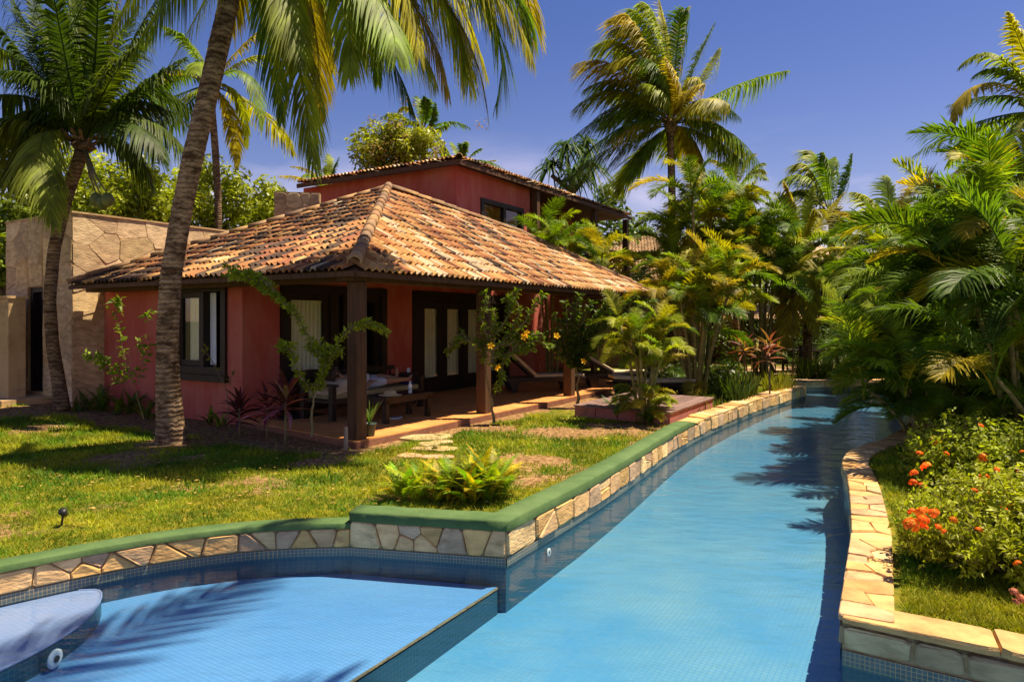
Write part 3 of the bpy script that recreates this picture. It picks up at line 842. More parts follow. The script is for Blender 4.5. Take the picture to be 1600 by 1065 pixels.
t1, _, _ = pool_wall('curved_pool_wall', 'curved low wall of tan stones round the shallow bay, green ribbon on top', LEFT_CURVE, 1, -0.022, 0.27, STONE_COLS, 0.55, band=0.05, joint=0.0045)
g = MB(); ribbon(g, rel(resample and [(p.x, p.y) for p in resample(LEFT_CURVE, 0.12)], LEFT_CURVE[0]), -0.035, 0.15, -0.03, 0.02, 1, 0.008)
g.build('green_coping', M['green'], t1, True)
t2, _, _ = pool_wall('straight_pool_wall', 'short straight wall of tan stones under the raised green coping, facing the camera', FRONT_RUN, 1, 0.04, 0.17, STONE_COLS, 0.5, band=0.05, joint=0.0045)
# channel wall: green coping on the near part, bare stone coping beyond
kg = next(i for i, p in enumerate(CHANNEL) if p[1] > 11.2)
t3, _, Pc = pool_wall('channel_pool_wall', 'long left wall of the pool channel, upright tan slabs running to the far bend', CHANNEL, 1, 0.03, 0.3, STONE_COLS, 0.06, band=0.05, joint=0.003)
def coping_poly(parent, o):
    """raised green coping, mitred over the corner between the straight wall and the channel wall"""
    p0 = FRONT_RUN[0]; corner = FRONT_RUN[1]
    near = [(p.x, p.y) for p in resample(CHANNEL[:kg + 1], 0.18)]
    d1 = Vector((corner[0] - p0[0], corner[1] - p0[1], 0)).normalized()
    n1 = Vector((-d1.y, d1.x, 0))
    W = 0.21
    out_a = [(p0[0] - n1.x * 0.02, p0[1] - n1.y * 0.02)]
    d2 = Vector((near[1][0] - near[0][0], near[1][1] - near[0][1], 0)).normalized(); n2 = Vector((-d2.y, d2.x, 0))
    def mitre(d):
        # intersection of the two offset lines
        a = Vector((p0[0], p0[1], 0)) + n1 * d; b = Vector((corner[0], corner[1], 0)) + n2 * d
        den = d1.x * d2.y - d1.y * d2.x
        t = ((b.x - a.x) * d2.y - (b.y - a.y) * d2.x) / den
        return (a.x + d1.x * t, a.y + d1.y * t)
    rows = []
    prof = [(-0.03, 0.028), (-0.035, 0.104), (-0.022, 0.118), (W / 2, 0.122), (W - 0.015, 0.118), (W, 0.105), (W + 0.01, -0.03)]
    ch = near[1:]
    for (d, z) in prof:
        line = []
        for k in range(9):
            p = Vector((p0[0], p0[1], 0)).lerp(Vector((corner[0], corner[1], 0)), k / 9) + n1 * d
            line.append((p.x, p.y, z))
        m_ = mitre(d)
        line.append((*m_, z))
        oc = offset_path(near, d)[1:]
        # drop inner points that fall short of the mitre
        for q in oc:
            if (q[0] - m_[0]) * d2.x + (q[1] - m_[1]) * d2.y > 0.02: line.append((*q, z))
            else: line.append((*m_, z))
        rows.append(line)
    n = len(rows[0]); V = []
    for li, line in enumerate(rows):
        for k, q in enumerate(line):
            zz = q[2] + (0.006 * noise.noise(Vector((q[0] * 5, q[1] * 5, li))))
            if q[2] > 0.03 and k > n - 4: zz -= (0.09, 0.045, 0.015)[n - 1 - k]
            j = 0.004 * noise.noise(Vector((q[0] * 9, q[1] * 9, 3 + li)))
            V.append((q[0] - o[0] + j, q[1] - o[1] + j, zz))
    Fc = [[a * n + k, a * n + k + 1, (a + 1) * n + k + 1, (a + 1) * n + k] for k in range(n - 1) for a in range(len(prof) - 1)]
    Fc += [[a * n for a in range(len(prof))], [a * n + n - 1 for a in range(len(prof))][::-1]]
    me = mesh_np('green_coping', V, Fc, True)
    return obj('green_coping', me, M['green'], parent)
coping_poly(t3, CHANNEL[0])

def flags(parent, o, path, w, z, step, cols, r, side=1, over=0.025, split=0.25):
    """flat coping stones along a path; side=+1: the stones lie to the left of the walking direction"""
    P = Path(path)
    def mp3(s, h, d):
        p, tan, nrm = P(min(max(s, 0), P.len))
        q = p + nrm * (h - over) * side
        return (q.x - o[0], q.y - o[1], z + d)
    cells = voronoi(strip_seeds(P.len, w, step, r, split), 0, 0, P.len, w)
    stones(parent, cells, mp3, cols, name='coping_stone', joint=0.0025, depth=0.028, chamf=0.006, r=r, jit=0.004, knock=0.04)
    bed = MB(); ribbon(bed, rel(path, o), 0.0, w - over * 2, z - 0.05, z + 0.003, side, 0.002); bed.build('coping_bed', M['mortar'], parent)
flags(t3, CHANNEL[0], CHANNEL[kg - 1:], 0.34, 0.036, 0.36, WARM_COLS, random.Random(4))
t4, _, _ = pool_wall('far_pool_wall', 'pale end wall of the pool beyond the bend, under bright green bushes', FAR_END[1:], 1, 0.02, 0.5, STONE_COLS, 0.1)
flags(t4, FAR_END[1], FAR_END[1:], 0.3, 0.03, 0.5, STONE_COLS, random.Random(5))
t5, _, _ = pool_wall('right_pool_wall', 'right-hand pool wall with irregular orange flagstone coping beside the flower hedge', RIGHT_RUN, -1, -0.02, 0.4, GREY_COLS, 0.2)
flags(t5, RIGHT_RUN[0], RIGHT_RUN, 0.30, 0.0, 0.2, WARM_COLS, random.Random(8), side=-1, split=0.35)
t6, _, _ = pool_wall('front_pool_wall', 'grey stone wall at the bottom right corner under large orange coping slabs', RIGHT_FRONT, -1 if False else 1, -0.02, 0.33, GREY_COLS, 0.12, band=0.07, joint=0.012)
flags(t6, RIGHT_FRONT[0], RIGHT_FRONT, 0.30, 0.0, 0.5, WARM_COLS, random.Random(9), side=1, over=0.04, split=0.0)

# ------------------------------------------------------------------ roofs of clay tiles
def tile_meshes():
    out = []
    for q in range(4):
        r = random.Random(q + 50)
        n, wd, ln = 6, 0.138, 0.43
        V, Fc = [], []
        for (y, k) in ((-ln / 2, 1.0), (ln / 2, 0.9)):
            for th in (0.0, -0.017):
                for i in range(n + 1):
                    x = (i / n - 0.5) * wd
                    z = 0.028 * math.cos(2 * math.pi * x / 0.132) * k + (0.026 if y < 0 else -0.012) + th + (r.random() - 0.5) * 0.004
                    V.append((x, y + (r.random() - 0.5) * 0.012, z))
        m = n + 1
        for i in range(n):
            Fc.append([i, i + 1, 2 * m + i + 1, 2 * m + i])                # upper face
            Fc.append([m + i + 1, m + i, i, i + 1][::-1])                  # lower end
        me = mesh_np('roof_tile', V, Fc, False)
        me.materials.append(M['tile'])
        out.append(me)
    return out
TILE = tile_meshes()
TILE_V = [np.array([v.co[:] for v in me.vertices]) for me in TILE]
TILE_F = [np.array([p.vertices[:] for p in me.polygons]) for me in TILE]

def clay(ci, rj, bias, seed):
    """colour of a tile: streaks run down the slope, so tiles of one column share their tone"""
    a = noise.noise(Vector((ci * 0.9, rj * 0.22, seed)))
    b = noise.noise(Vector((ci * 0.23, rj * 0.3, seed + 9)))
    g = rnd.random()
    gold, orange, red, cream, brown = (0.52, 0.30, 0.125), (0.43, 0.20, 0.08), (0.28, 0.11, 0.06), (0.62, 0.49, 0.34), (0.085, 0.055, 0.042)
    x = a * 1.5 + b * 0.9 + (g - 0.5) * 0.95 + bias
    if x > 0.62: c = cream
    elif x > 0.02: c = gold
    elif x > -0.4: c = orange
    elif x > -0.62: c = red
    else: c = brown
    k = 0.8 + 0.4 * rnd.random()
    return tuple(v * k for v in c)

def roof_planes(roof, planes, n_parts=300, cam_local=None):
    """planes: (origin, eave vector, upslope vector, outline [(a, b)...], tone(a, b) bias, seed)"""
    items = []
    for (O, e, s, outline, tone, seed) in planes:
        O, e, s = Vector(O), Vector(e).normalized(), Vector(s).normalized()
        nrm = e.cross(s).normalized()
        if nrm.z < 0: nrm = -nrm
        amax = max(p[0] for p in outline); bmax = max(p[1] for p in outline); amin = min(p[0] for p in outline)
        nc = int((amax - amin) / 0.132); nr = int(bmax / 0.33) + 1
        cc = np.array([(amin + 0.066 + i * 0.132, 0.15 + j * 0.33) for i in range(nc) for j in range(nr)])
        ok = in_poly(cc[:, 0], np.maximum(cc[:, 1] - 0.0, 0.01), outline)
        x_ax = e if e.cross(s).dot(nrm) > 0 else -e
        for (a, b) in cc[ok]:
            ci, rj = int((a - amin) / 0.132), int(b / 0.33)
            p = O + e * a + s * b + nrm * (0.055 + (rnd.random() - 0.5) * 0.012) + e * ((rnd.random() - 0.5) * 0.015) + s * ((rnd.random() - 0.5) * 0.03)
            rot = Matrix((x_ax, s, nrm)).transposed().to_4x4()
            rot = rot @ Matrix.Rotation((rnd.random() - 0.5) * 0.05, 4, 'Z') @ Matrix.Rotation((rnd.random() - 0.5) * 0.035, 4, 'X')
            items.append((Matrix.Translation(p) @ rot, clay(ci, rj, tone(a, b), seed)))
    items.sort(key=lambda it: (it[0].translation - cam_local).length)
    for mtx, c in items[:n_parts]:
        o = obj('roof_tile', rnd.choice(TILE), None, roof, c)
        o.matrix_basis = mtx
    rest = items[n_parts:]
    if rest:
        V, Fc, C, b = [], [], [], 0
        for mtx, c in rest:
            k = rnd.randrange(4)
            m3 = np.array(mtx.to_3x3()); tr = np.array(mtx.translation)
            v = TILE_V[k] @ m3.T + tr
            V.append(v); Fc.append(TILE_F[k] + b); b += len(v)
            C.append(np.tile((*c, 1), (len(v), 1)))
        me = mesh_np('roof_tiles', np.concatenate(V), np.concatenate(Fc))
        a = me.color_attributes.new('tint', 'FLOAT_COLOR', 'POINT')
        a.data.foreach_set('color', np.concatenate(C).astype(np.float32).ravel())
        tag(obj('roof_tiles', me, M['tile_joined'], roof), kind='stuff')

def ridge_tiles(roof, a, b, n, seed, rad=0.115, pale=False):
    """round cap tiles along a hip from its low end a to its high end b"""
    a, b = Vector(a), Vector(b)
    d = (b - a).normalized(); L = (b - a).length / n
    V, Fc = [], []
    m = 7
    for (y, k) in ((-0.6, 1.05), (0.6, 0.86)):
        for th in (1.0, 0.84):
            for i in range(m):
                t = math.pi * (i / (m - 1)) * 1.1 - 0.05 * math.pi
                V.append((math.cos(t) * rad * k * th, y * L, math.sin(t) * rad * k * th))
    for i in range(m - 1):
        Fc.append([i, i + 1, 2 * m + i + 1, 2 * m + i]); Fc.append([m + i, m + i + 1, i + 1, i])
    Fc.append([m * 2 + i for i in range(m)])
    me = mesh_np('ridge_tile', V, Fc, True); me.materials.append(M['tile'])
    x = d.cross(Vector((0, 0, 1))).normalized(); z = x.cross(d)
    base = Matrix((x, d, z)).transposed().to_4x4()
    for i in range(n):
        p = a + d * (L * (i + 0.5)) + Vector((0, 0, 0.03 + (rnd.random() - 0.5) * 0.012))
        c = rnd.choice([(0.34, 0.22, 0.13), (0.26, 0.17, 0.11), (0.44, 0.27, 0.13), (0.32, 0.18, 0.10)])
        o = obj('ridge_tile', me, None, roof, c)
        o.matrix_basis = Matrix.Translation(p) @ base @ Matrix.Rotation((rnd.random() - 0.5) * 0.12, 4, 'Y') @ Matrix.Rotation((rnd.random() - 0.5) * 0.06, 4, 'X')

# ------------------------------------------------------------------ the villa
villa = thing('villa', 'red single-storey villa with a shady veranda and a hipped clay tile roof', 'villa', (VX, VY, 0), VA)
inv = Matrix.LocRotScale(Vector((VX, VY, 0)), Euler((0, 0, VA)), None).inverted()
cam_in_villa = inv @ Vector((0, 0, CAMZ))

def wall_run(mb, axis, c, th, a0, a1, z0, z1, holes):
    """a wall along one axis at plane c (thickness th towards +), with rectangular holes (a, b, z0, z1)"""
    def bx(p, q, zz0, zz1):
        if q - p < 1e-4 or zz1 - zz0 < 1e-4: return
        if axis == 'u': mb.box((p, c, zz0), (q, c + th, zz1))
        else: mb.box((c, p, zz0), (c + th, q, zz1))
    x = a0
    for (p, q, h0, h1) in sorted(holes):
        bx(x, p, z0, z1); bx(p, q, z0, h0); bx(p, q, h1, z1); x = q
    bx(x, a1, z0, z1)

VB = 3.0                                            # back wall of the veranda
FU = 0.35                                           # left facade
w = MB(); wall_run(w, 'v', FU, 0.2, VB, 7.35, 0.0, 2.62, [(3.4, 4.98, 0.82, 2.40)])
w.build('wall', M['red'], villa)
w = MB(); wall_run(w, 'u', VB, 0.2, FU + 0.2, 10.9, 0.1, 2.62, [(1.12, 3.86, 0.1, 2.42), (4.72, 8.72, 0.1, 2.42)])
w.build('wall', M['red'], villa)
w = MB(); wall_run(w, 'v', 10.9, 0.2, VB, 7.35, 0.0, 2.62, []); wall_run(w, 'u', 7.35, 0.2, FU, 11.1, 0.0, 2.62, [])
w.build('wall', M['red'], villa)
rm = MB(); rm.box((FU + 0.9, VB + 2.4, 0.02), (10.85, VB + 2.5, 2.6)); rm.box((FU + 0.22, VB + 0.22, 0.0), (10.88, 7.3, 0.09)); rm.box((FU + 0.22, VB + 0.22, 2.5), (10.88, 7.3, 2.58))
rm.build('dark_room_backing', M['room'], villa)  # simple backing behind the glass, coloured dark to stand for the unlit room

def curtain(parent, p0, p1, z0, z1, mat_, folds=8, amp=0.014):
    p0, p1 = Vector(p0), Vector(p1)
    d = (p1 - p0); nrm = Vector((-d.y, d.x, 0)).normalized()
    V, n = [], folds * 6
    for z in (z0, (z0 + z1) / 2, z1):
        for i in range(n + 1):
            t = i / n
            q = p0 + d * t + nrm * (amp * math.sin(t * folds * 2 * math.pi + z * 0.6) + amp * 0.4 * math.sin(t * folds * 3.7 + 1))
            V.append((q.x, q.y, z))
    Fc = [[k * (n + 1) + i, k * (n + 1) + i + 1, (k + 1) * (n + 1) + i + 1, (k + 1) * (n + 1) + i] for k in (0, 1) for i in range(n)]
    me = mesh_np('curtain', V, Fc, True)
    return obj('curtain', me, mat_, parent)

def frame_on_v(mb, u0, u1, v0, v1, z0, z1, b):     # frame lying in a wall that runs along v
    mb.box((u0, v0, z0), (u1, v0 + b, z1)); mb.box((u0, v1 - b, z0), (u1, v1, z1))
    mb.box((u0, v0 + b, z0), (u1, v1 - b, z0 + b)); mb.box((u0, v0 + b, z1 - b), (u1, v1 - b, z1))
def frame_on_u(mb, v0, v1, u0, u1, z0, z1, b, bb=None):
    bb = bb or b
    mb.box((u0, v0, z0), (u0 + b, v1, z1)); mb.box((u1 - b, v0, z0), (u1, v1, z1))
    mb.box((u0 + b, v0, z0), (u1 - b, v1, z0 + bb)); mb.box((u0 + b, v0, z1 - b), (u1 - b, v1, z1))

# left window: one casement shut, the other half open with a curtain blowing in the gap
m = MB(); frame_on_v(m, FU - 0.05, FU + 0.16, 3.4, 4.98, 0.82, 2.40, 0.13)
m.box((FU - 0.02, 4.05, 0.95), (FU + 0.12, 4.15, 2.27))
win = m.build('window', M['darkwood'], villa)
MB().box((FU - 0.09, 3.36, 0.70), (FU + 0.14, 5.02, 0.815)).build('sill', M['darkwood'], win)
m = MB(); frame_on_v(m, FU + 0.03, FU + 0.08, 4.152, 4.848, 0.952, 2.268, 0.1); m.build('sash', M['darkwood'], win)
MB().box((FU + 0.05, 4.25, 1.05), (FU + 0.06, 4.75, 2.17)).build('pane', M['glass'], win)
curtain(win, (FU + 0.12, 4.2, 0), (FU + 0.12, 4.62, 0), 0.98, 2.2, M['curtain'], 7)
curtain(win, (FU + 0.1, 3.83, 0), (FU + 0.12, 4.04, 0), 0.98, 2.25, M['bluecurtain'], 3)

# large veranda window
m = MB(); frame_on_u(m, VB - 0.05, VB + 0.16, 1.12, 3.86, 0.1, 2.42, 0.16, 0.62)
m.box((2.30, VB - 0.03, 0.72), (2.50, VB + 0.12, 2.26)); m.box((2.64, VB - 0.02, 0.72), (2.70, VB + 0.10, 2.26))
win2 = m.build('window', M['darkwood'], villa)
m = MB(); frame_on_u(m, VB + 0.03, VB + 0.08, 1.282, 2.298, 0.722, 2.258, 0.12); m.build('sash', M['darkwood'], win2)
MB().box((1.40, VB + 0.05, 0.84), (2.18, VB + 0.06, 2.14)).build('pane', M['glass'], win2)
m = MB(); frame_on_u(m, VB + 0.03, VB + 0.08, 2.702, 3.698, 0.722, 2.258, 0.12); m.build('sash', M['darkwood'], win2)
MB().box((2.82, VB + 0.05, 0.84), (3.58, VB + 0.06, 2.14)).build('pane', M['glass'], win2)
curtain(win2, (1.36, VB + 0.13, 0), (2.22, VB + 0.13, 0), 0.75, 2.3, M['curtain'], 9)

# french doors: three leaves
m = MB(); m.box((4.72, VB - 0.04, 0.1), (5.02, VB + 0.16, 2.42)); m.box((8.42, VB - 0.04, 0.1), (8.72, VB + 0.16, 2.42)); m.box((5.02, VB - 0.04, 2.20), (8.42, VB + 0.16, 2.42))
dr = m.build('door_frame', M['darkwood'], villa)
for i in range(4):
    a = 5.02 + i * 0.85
    m = MB(); frame_on_u(m, VB + 0.02, VB + 0.08, a + 0.003, a + 0.847, 0.105, 2.195, 0.16, 0.34)
    if i == 1: m.box((a + 0.03, VB - 0.02, 1.08), (a + 0.10, VB + 0.015, 1.12))
    d = m.build('door_leaf', M['darkwood'], dr)
    MB().box((a + 0.16, VB + 0.045, 0.445), (a + 0.69, VB + 0.055, 2.035)).build('door_pane', M['glass'], dr)
curtain(dr, (5.1, VB + 0.15, 0), (8.3, VB + 0.13, 0), 0.12, 2.3, M['curtain'], 24)
MB().box((8.95, VB - 0.012, 0.95), (9.07, VB, 1.13), ch=0.004).build('light_switch', M['white'], villa)

# veranda posts and beams
for i, u in enumerate((0.0, 3.15, 6.5, 9.85)):
    s = 0.10
    p = MB().box((u - s, -s, -0.05 if i == 0 else 0.0), (u + s, s, 2.31), ch=0.012).build('post', M['postwood'], villa)
m = MB(); m.box((-0.30, -0.09, 2.312), (10.6, 0.09, 2.45)); m.build('beam', M['postwood'], villa)
m = MB(); m.box((-0.09, 0.092, 2.312), (0.09, 7.2, 2.45)); m.build('beam', M['postwood'], villa)

# hipped roof
E0, E1, EL = (-0.40, -0.35, 2.43), (11.0, -0.35, 2.43), (-0.40, 7.15, 2.43)
AP = (4.5, 3.5, 4.66)
KR = (8.3, 2.35, 4.66 - (3.5 - 2.35) * 0.58)
ER = (11.0, 2.6, 2.43)
def slope_frame(O, e, apex):
    O, e, A = Vector(O), Vector(e).normalized(), Vector(apex)
    d = A - O
    a = d.dot(e); s = (d - e * a)
    return s.normalized(), (lambda p: ((Vector(p) - O).dot(e), (Vector(p) - O).dot(s.normalized())))
sR, fR = slope_frame(E0, (1, 0, 0), AP)
sL, fL = slope_frame(E0, (0, 1, 0), AP)
rf = MB()
def slab(poly, dz=0.045):
    n = len(poly)
    rf.add([(p[0], p[1], p[2]) for p in poly] + [(p[0], p[1], p[2] - dz) for p in poly],
           [list(range(n)), list(range(n, 2 * n))[::-1]] + [[i, (i + 1) % n, n + (i + 1) % n, n + i][::-1] for i in range(n)])
slab([E0, E1, KR, AP]); slab([E0, AP, EL]); slab([E1, ER, KR]); slab([AP, KR, (8.3, 7.15, 3.0), EL])
roof = rf.build('roof', M['postwood'], villa)
# fascia under the tile ends
m = MB(); m.box((-0.37, -0.37, 2.355), (11.0, -0.335, 2.425)); m.box((-0.42, -0.335, 2.355), (-0.385, 7.15, 2.425)); m.build('fascia', M['postwood'], roof)
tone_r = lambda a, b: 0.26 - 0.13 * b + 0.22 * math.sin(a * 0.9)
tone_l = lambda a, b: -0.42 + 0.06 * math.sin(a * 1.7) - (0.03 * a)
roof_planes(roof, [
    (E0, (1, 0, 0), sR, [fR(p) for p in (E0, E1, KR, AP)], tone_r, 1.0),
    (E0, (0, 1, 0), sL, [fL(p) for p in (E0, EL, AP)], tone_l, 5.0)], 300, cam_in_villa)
ridge_tiles(roof, (E0[0] - 0.03, E0[1] - 0.03, E0[2] + 0.08), (AP[0], AP[1], AP[2] + 0.08), 16, 1, 0.095)
ridge_tiles(roof, (EL[0], EL[1], EL[2] + 0.06), (AP[0], AP[1], AP[2] + 0.08), 17, 2, 0.06)
ridge_tiles(roof, (KR[0], KR[1], KR[2] + 0.05), (AP[0], AP[1], AP[2] + 0.08), 11, 3, 0.08)
ridge_tiles(roof, (E1[0], E1[1], E1[2] + 0.05), (KR[0], KR[1], KR[2] + 0.05), 10, 4, 0.08)

# veranda floor of terracotta tiles
vf = bpy.data.objects.new('veranda_floor', None); link(vf)
vf.location = (VX, VY, 0); vf.rotation_euler = (0, 0, VA); tag(vf, kind='structure')
fpoly = [(-0.18, -0.16), (10.9, -0.16), (10.9, VB + 0.1), (FU - 0.02, VB + 0.1)]
MB().prism(fpoly, -0.1, 0.088).build('floor_slab', mat('floor_grout', (0.20, 0.08, 0.045), (0.28, 0.12, 0.07), 8, rough=0.8), vf)
for i in range(26):
    for j in range(8):
        a, b = -0.17 + i * 0.43, -0.155 + j * 0.405
        cell = [(a, b), (a + 0.43, b), (a + 0.43, min(b + 0.405, VB)), (a, min(b + 0.405, VB))]
        # cut by the slanting left edge and the right end
        (x0, y0), (x1, y1) = fpoly[0], fpoly[3]
        nx_, ny_ = -(y1 - y0), (x1 - x0)
        cell = clip_half(cell, nx_, ny_, nx_ * x0 + ny_ * y0)
        if len(cell) >= 3: cell = clip_half(cell, 1, 0, 10.88)
        if len(cell) < 3: continue
        c2 = inset(cell, 0.004)
        if len(c2) < 3: continue
        k = 0.9 + 0.2 * rnd.random()
        MB().prism(c2, 0.08, 0.1 + rnd.random() * 0.001).build('floor_tile', M['floor_tile'], vf, False, (0.72 * k, 0.32 * k * (0.95 + 0.1 * rnd.random()), 0.105 * k))

# ------------------------------------------------------------------ walled courtyard left of the villa
cy = thing('courtyard_wall', 'tall tan courtyard wall left of the villa, crazy-paved stone on the side and a dark doorway', 'wall', (VX, VY, 0), VA)
u0, v0, H = -0.25, 7.37, 3.86
TOPV = lambda u: 3.86 - 0.0 * u
w = MB(); wall_run(w, 'v', u0, 0.3, v0, 10.2, 0.0, H, [(8.55, 9.2, 0.3, 2.45)])
w.build('plaster_wall', M['plaster'], cy)
w = MB(); w.box((u0 + 0.3, v0, 0.0), (7.6, v0 + 0.28, H)); w.box((u0 + 0.3, 10.0, 0.0), (7.6, 10.2, H)); w.box((u0 + 1.6, v0 + 0.28, 0.0), (u0 + 1.7, 10.0, 2.8))
w.build('side_wall', M['plaster'], cy)
PAVE = [(0.62, 0.46, 0.29), (0.58, 0.43, 0.28), (0.65, 0.50, 0.33), (0.55, 0.40, 0.26), (0.63, 0.47, 0.27)]
r = random.Random(21)
def paving(a0, a1, z0, z1, mapfn, cell=0.44):
    ni, nj = max(1, int((a1 - a0) / cell)), max(1, int((z1 - z0) / cell))
    sa, sz = (a1 - a0) / ni, (z1 - z0) / nj
    sd = [(a0 + (i + 0.5) * sa + r.uniform(-0.42, 0.42) * sa, z0 + (j + 0.5) * sz + r.uniform(-0.42, 0.42) * sz) for i in range(ni) for j in range(nj)]
    stones(cy, voronoi(sd, a0, z0, a1, z1), mapfn, PAVE, joint=0.004, depth=0.006, chamf=0.004, r=r, jit=0.002, knock=0.05)
paving(u0 + 0.002, 7.6, 0.02, H, lambda s, h, d: (s, v0 - d, h))
for (a, b, z0, z1) in ((v0 + 0.003, 8.54, 0.02, H), (9.21, 10.19, 0.26, H), (8.56, 9.19, 2.47, H)):
    paving(a, b, z0, z1, lambda s, h, d: (u0 - d, s, h))
MB().box((u0 - 0.02, v0 - 0.03, H), (7.62, v0 + 0.3, H + 0.035)).build('cap', M['plaster'], cy)
MB().box((u0 - 0.02, v0 + 0.302, H), (u0 + 0.32, 10.22, H + 0.035)).build('cap', M['plaster'], cy)
m = MB(); m.box((u0 + 0.05, 8.55, 0.3), (u0 + 0.25, 8.66, 2.45)); m.box((u0 + 0.05, 9.09, 0.3), (u0 + 0.25, 9.2, 2.45)); m.box((u0 + 0.05, 8.66, 2.35), (u0 + 0.25, 9.09, 2.45))
m.box((u0 + 0.16, 8.662, 0.3), (u0 + 0.2, 9.088, 2.348))
m.build('door', M['darkwood'], cy)
MB().box((u0 - 0.9, 8.1, -0.05), (u0 - 0.012, 10.1, 0.24)).build('doorstep', M['plaster'], cy)
tank = thing('water_tank', 'pale rounded water tank rising behind the courtyard wall', 'water tank', tuple(lw(5.6, 8.6)))
MB().lathe([(0.55, 0), (0.6, 0.2), (0.6, 3.9), (0.55, 4.12), (0.35, 4.22), (0.0, 4.25)], n=24).build('tank', M['plaster'], tank, True)
MB().lathe([(0.62, 4.0), (0.62, 4.05), (0.5, 4.16)], n=24).build('lid_rim', M['plaster'], tank, True)
lb = gp(12, 641)
gw = thing('garden_wall', 'low rough tan wall at the left picture edge beyond the lawn', 'wall', tuple(lb), VA)
m = MB(); m.box((0, 0.0, -0.1), (0.32, 4.2, 2.2)); bevel(m.build('plaster_wall', M['plaster'], gw), 0.02)
m = MB(); m.box((-0.03, -0.03, 2.2), (0.35, 4.2, 2.25)); m.build('cap', M['plaster'], gw)

# ------------------------------------------------------------------ upper house behind
up = thing('upper_house', 'red two-storey house behind the villa with a low tiled roof and covered balcony', 'house', (VX, VY, 0), VA)
UC, VC, UZ = 6.7, 3.25, 5.62
w = MB(); wall_run(w, 'v', UC, 0.2, VC, 8.6, 2.7, UZ, []); w.build('wall', M['red'], up)
w = MB(); wall_run(w, 'u', VC, 0.2, UC + 0.2, 10.3, 2.7, UZ, [(7.75, 9.9, 3.5, 4.98)])
wall_run(w, 'v', 10.1, 0.2, VC + 0.2, 5.2, 2.7, UZ, []); wall_run(w, 'u', 5.2, 0.2, 10.1, 17.0, 2.7, UZ, [(11.2, 13.0, 3.4, 5.2)])
wall_run(w, 'v', 16.8, 0.2, 5.4, 8.6, 0.0, UZ, []); wall_run(w, 'u', 8.6, 0.2, UC, 17.0, 0.0, UZ, []); wall_run(w, 'u', 5.0, 0.2, UC + 0.2, 17.0, 0.0, 2.7, [])
w.build('wall', M['red'], up)
m = MB(); frame_on_u(m, VC - 0.04, VC + 0.12, 7.75, 9.9, 3.5, 4.98, 0.12); m.box((8.85, VC - 0.02, 3.62), (8.97, VC + 0.1, 4.86)); wu = m.build('window', M['darkwood'], up)
MB().box((7.87, VC + 0.03, 3.62), (8.85, VC + 0.045, 4.86)).build('pane', M['glass'], wu)
MB().box((8.97, VC + 0.03, 3.62), (9.78, VC + 0.045, 4.86)).build('pane', M['glass'], wu)
curtain(wu, (7.9, VC + 0.14, 0), (9.9, VC + 0.14, 0), 3.6, 4.5, M['bluecurtain'], 14)
m = MB(); m.box((11.2, 5.23, 3.4), (13.0, 5.3, 5.2)); m.build('door', M['darkwood'], up)
BZ = 3.38
m = MB(); m.box((10.32, 3.0, BZ - 0.2), (17.3, 5.19, BZ)); m.build('balcony_floor', M['postwood'], up)
for u in (10.42, 14.4, 17.2):
    MB().box((u - 0.09, 3.02, 0.0 if u > 11 else BZ), (u + 0.09, 3.2, UZ - 0.05), ch=0.01).build('post', M['postwood'], up)
m = MB()
for (a, b) in (((10.52, 3.1), (14.3, 3.1)), ((14.5, 3.1), (17.1, 3.1)), ((17.2, 3.25), (17.2, 5.1))):
    a3, b3 = Vector((*a, BZ)), Vector((*b, BZ)); up_ = Vector((0, 0, 1))
    m.bar(a3 + up_ * 0.9, b3 + up_ * 0.9, 0.07, 0.06); m.bar(a3 + up_ * 0.12, b3 + up_ * 0.12, 0.06, 0.06)
    nb = max(1, int((b3 - a3).length / 0.9))
    for k in range(nb):
        p, q = a3.lerp(b3, k / nb), a3.lerp(b3, (k + 1) / nb)
        m.bar(p + up_ * 0.15, q + up_ * 0.87, 0.045); m.bar(p + up_ * 0.87, q + up_ * 0.15, 0.043)
        m.bar(q + up_ * 0.12, q + up_ * 0.9, 0.05)
m.build('railing', M['darkwood'], up)
RZ = UZ + 0.06
UE0, UE1, UEL = (UC - 0.3, VC - 0.3, RZ), (17.4, VC - 0.3, RZ), (UC - 0.3, 8.7, RZ)
# balcony roof runs on over the posts
KB = (10.0, VC - 0.3, RZ)
rf = MB()
UA, UB = (UC + 2.6, 6.1, RZ + 0.42), (14.2, 6.1, RZ + 0.42)
slab([UE0, UE1, UB, UA]); slab([UE0, UA, UEL]); slab([UE1, (17.4, 8.7, RZ), UB])
uroof = rf.build('roof', M['postwood'], up)
m = MB(); m.box((UC - 0.32, VC - 0.33, RZ - 0.12), (17.4, VC - 0.29, RZ - 0.002)); m.box((UC - 0.34, VC - 0.29, RZ - 0.12), (UC - 0.30, 8.7, RZ - 0.002))
m.build('fascia', M['postwood'], uroof)
s1, f1 = slope_frame(UE0, (1, 0, 0), UA); s2, f2 = slope_frame(UE0, (0, 1, 0), UA)
roof_planes(uroof, [(UE0, (1, 0, 0), s1, [f1(p) for p in (UE0, UE1, UB, UA)], lambda a, b: 0.1, 11.0),
                    (UE0, (0, 1, 0), s2, [f2(p) for p in (UE0, UEL, UA)], lambda a, b: 0.15, 13.0)], 290, cam_in_villa)
ridge_tiles(uroof, (UE0[0], UE0[1], UE0[2] + 0.03), (UA[0], UA[1], UA[2] + 0.05), 9, 6, 0.09)
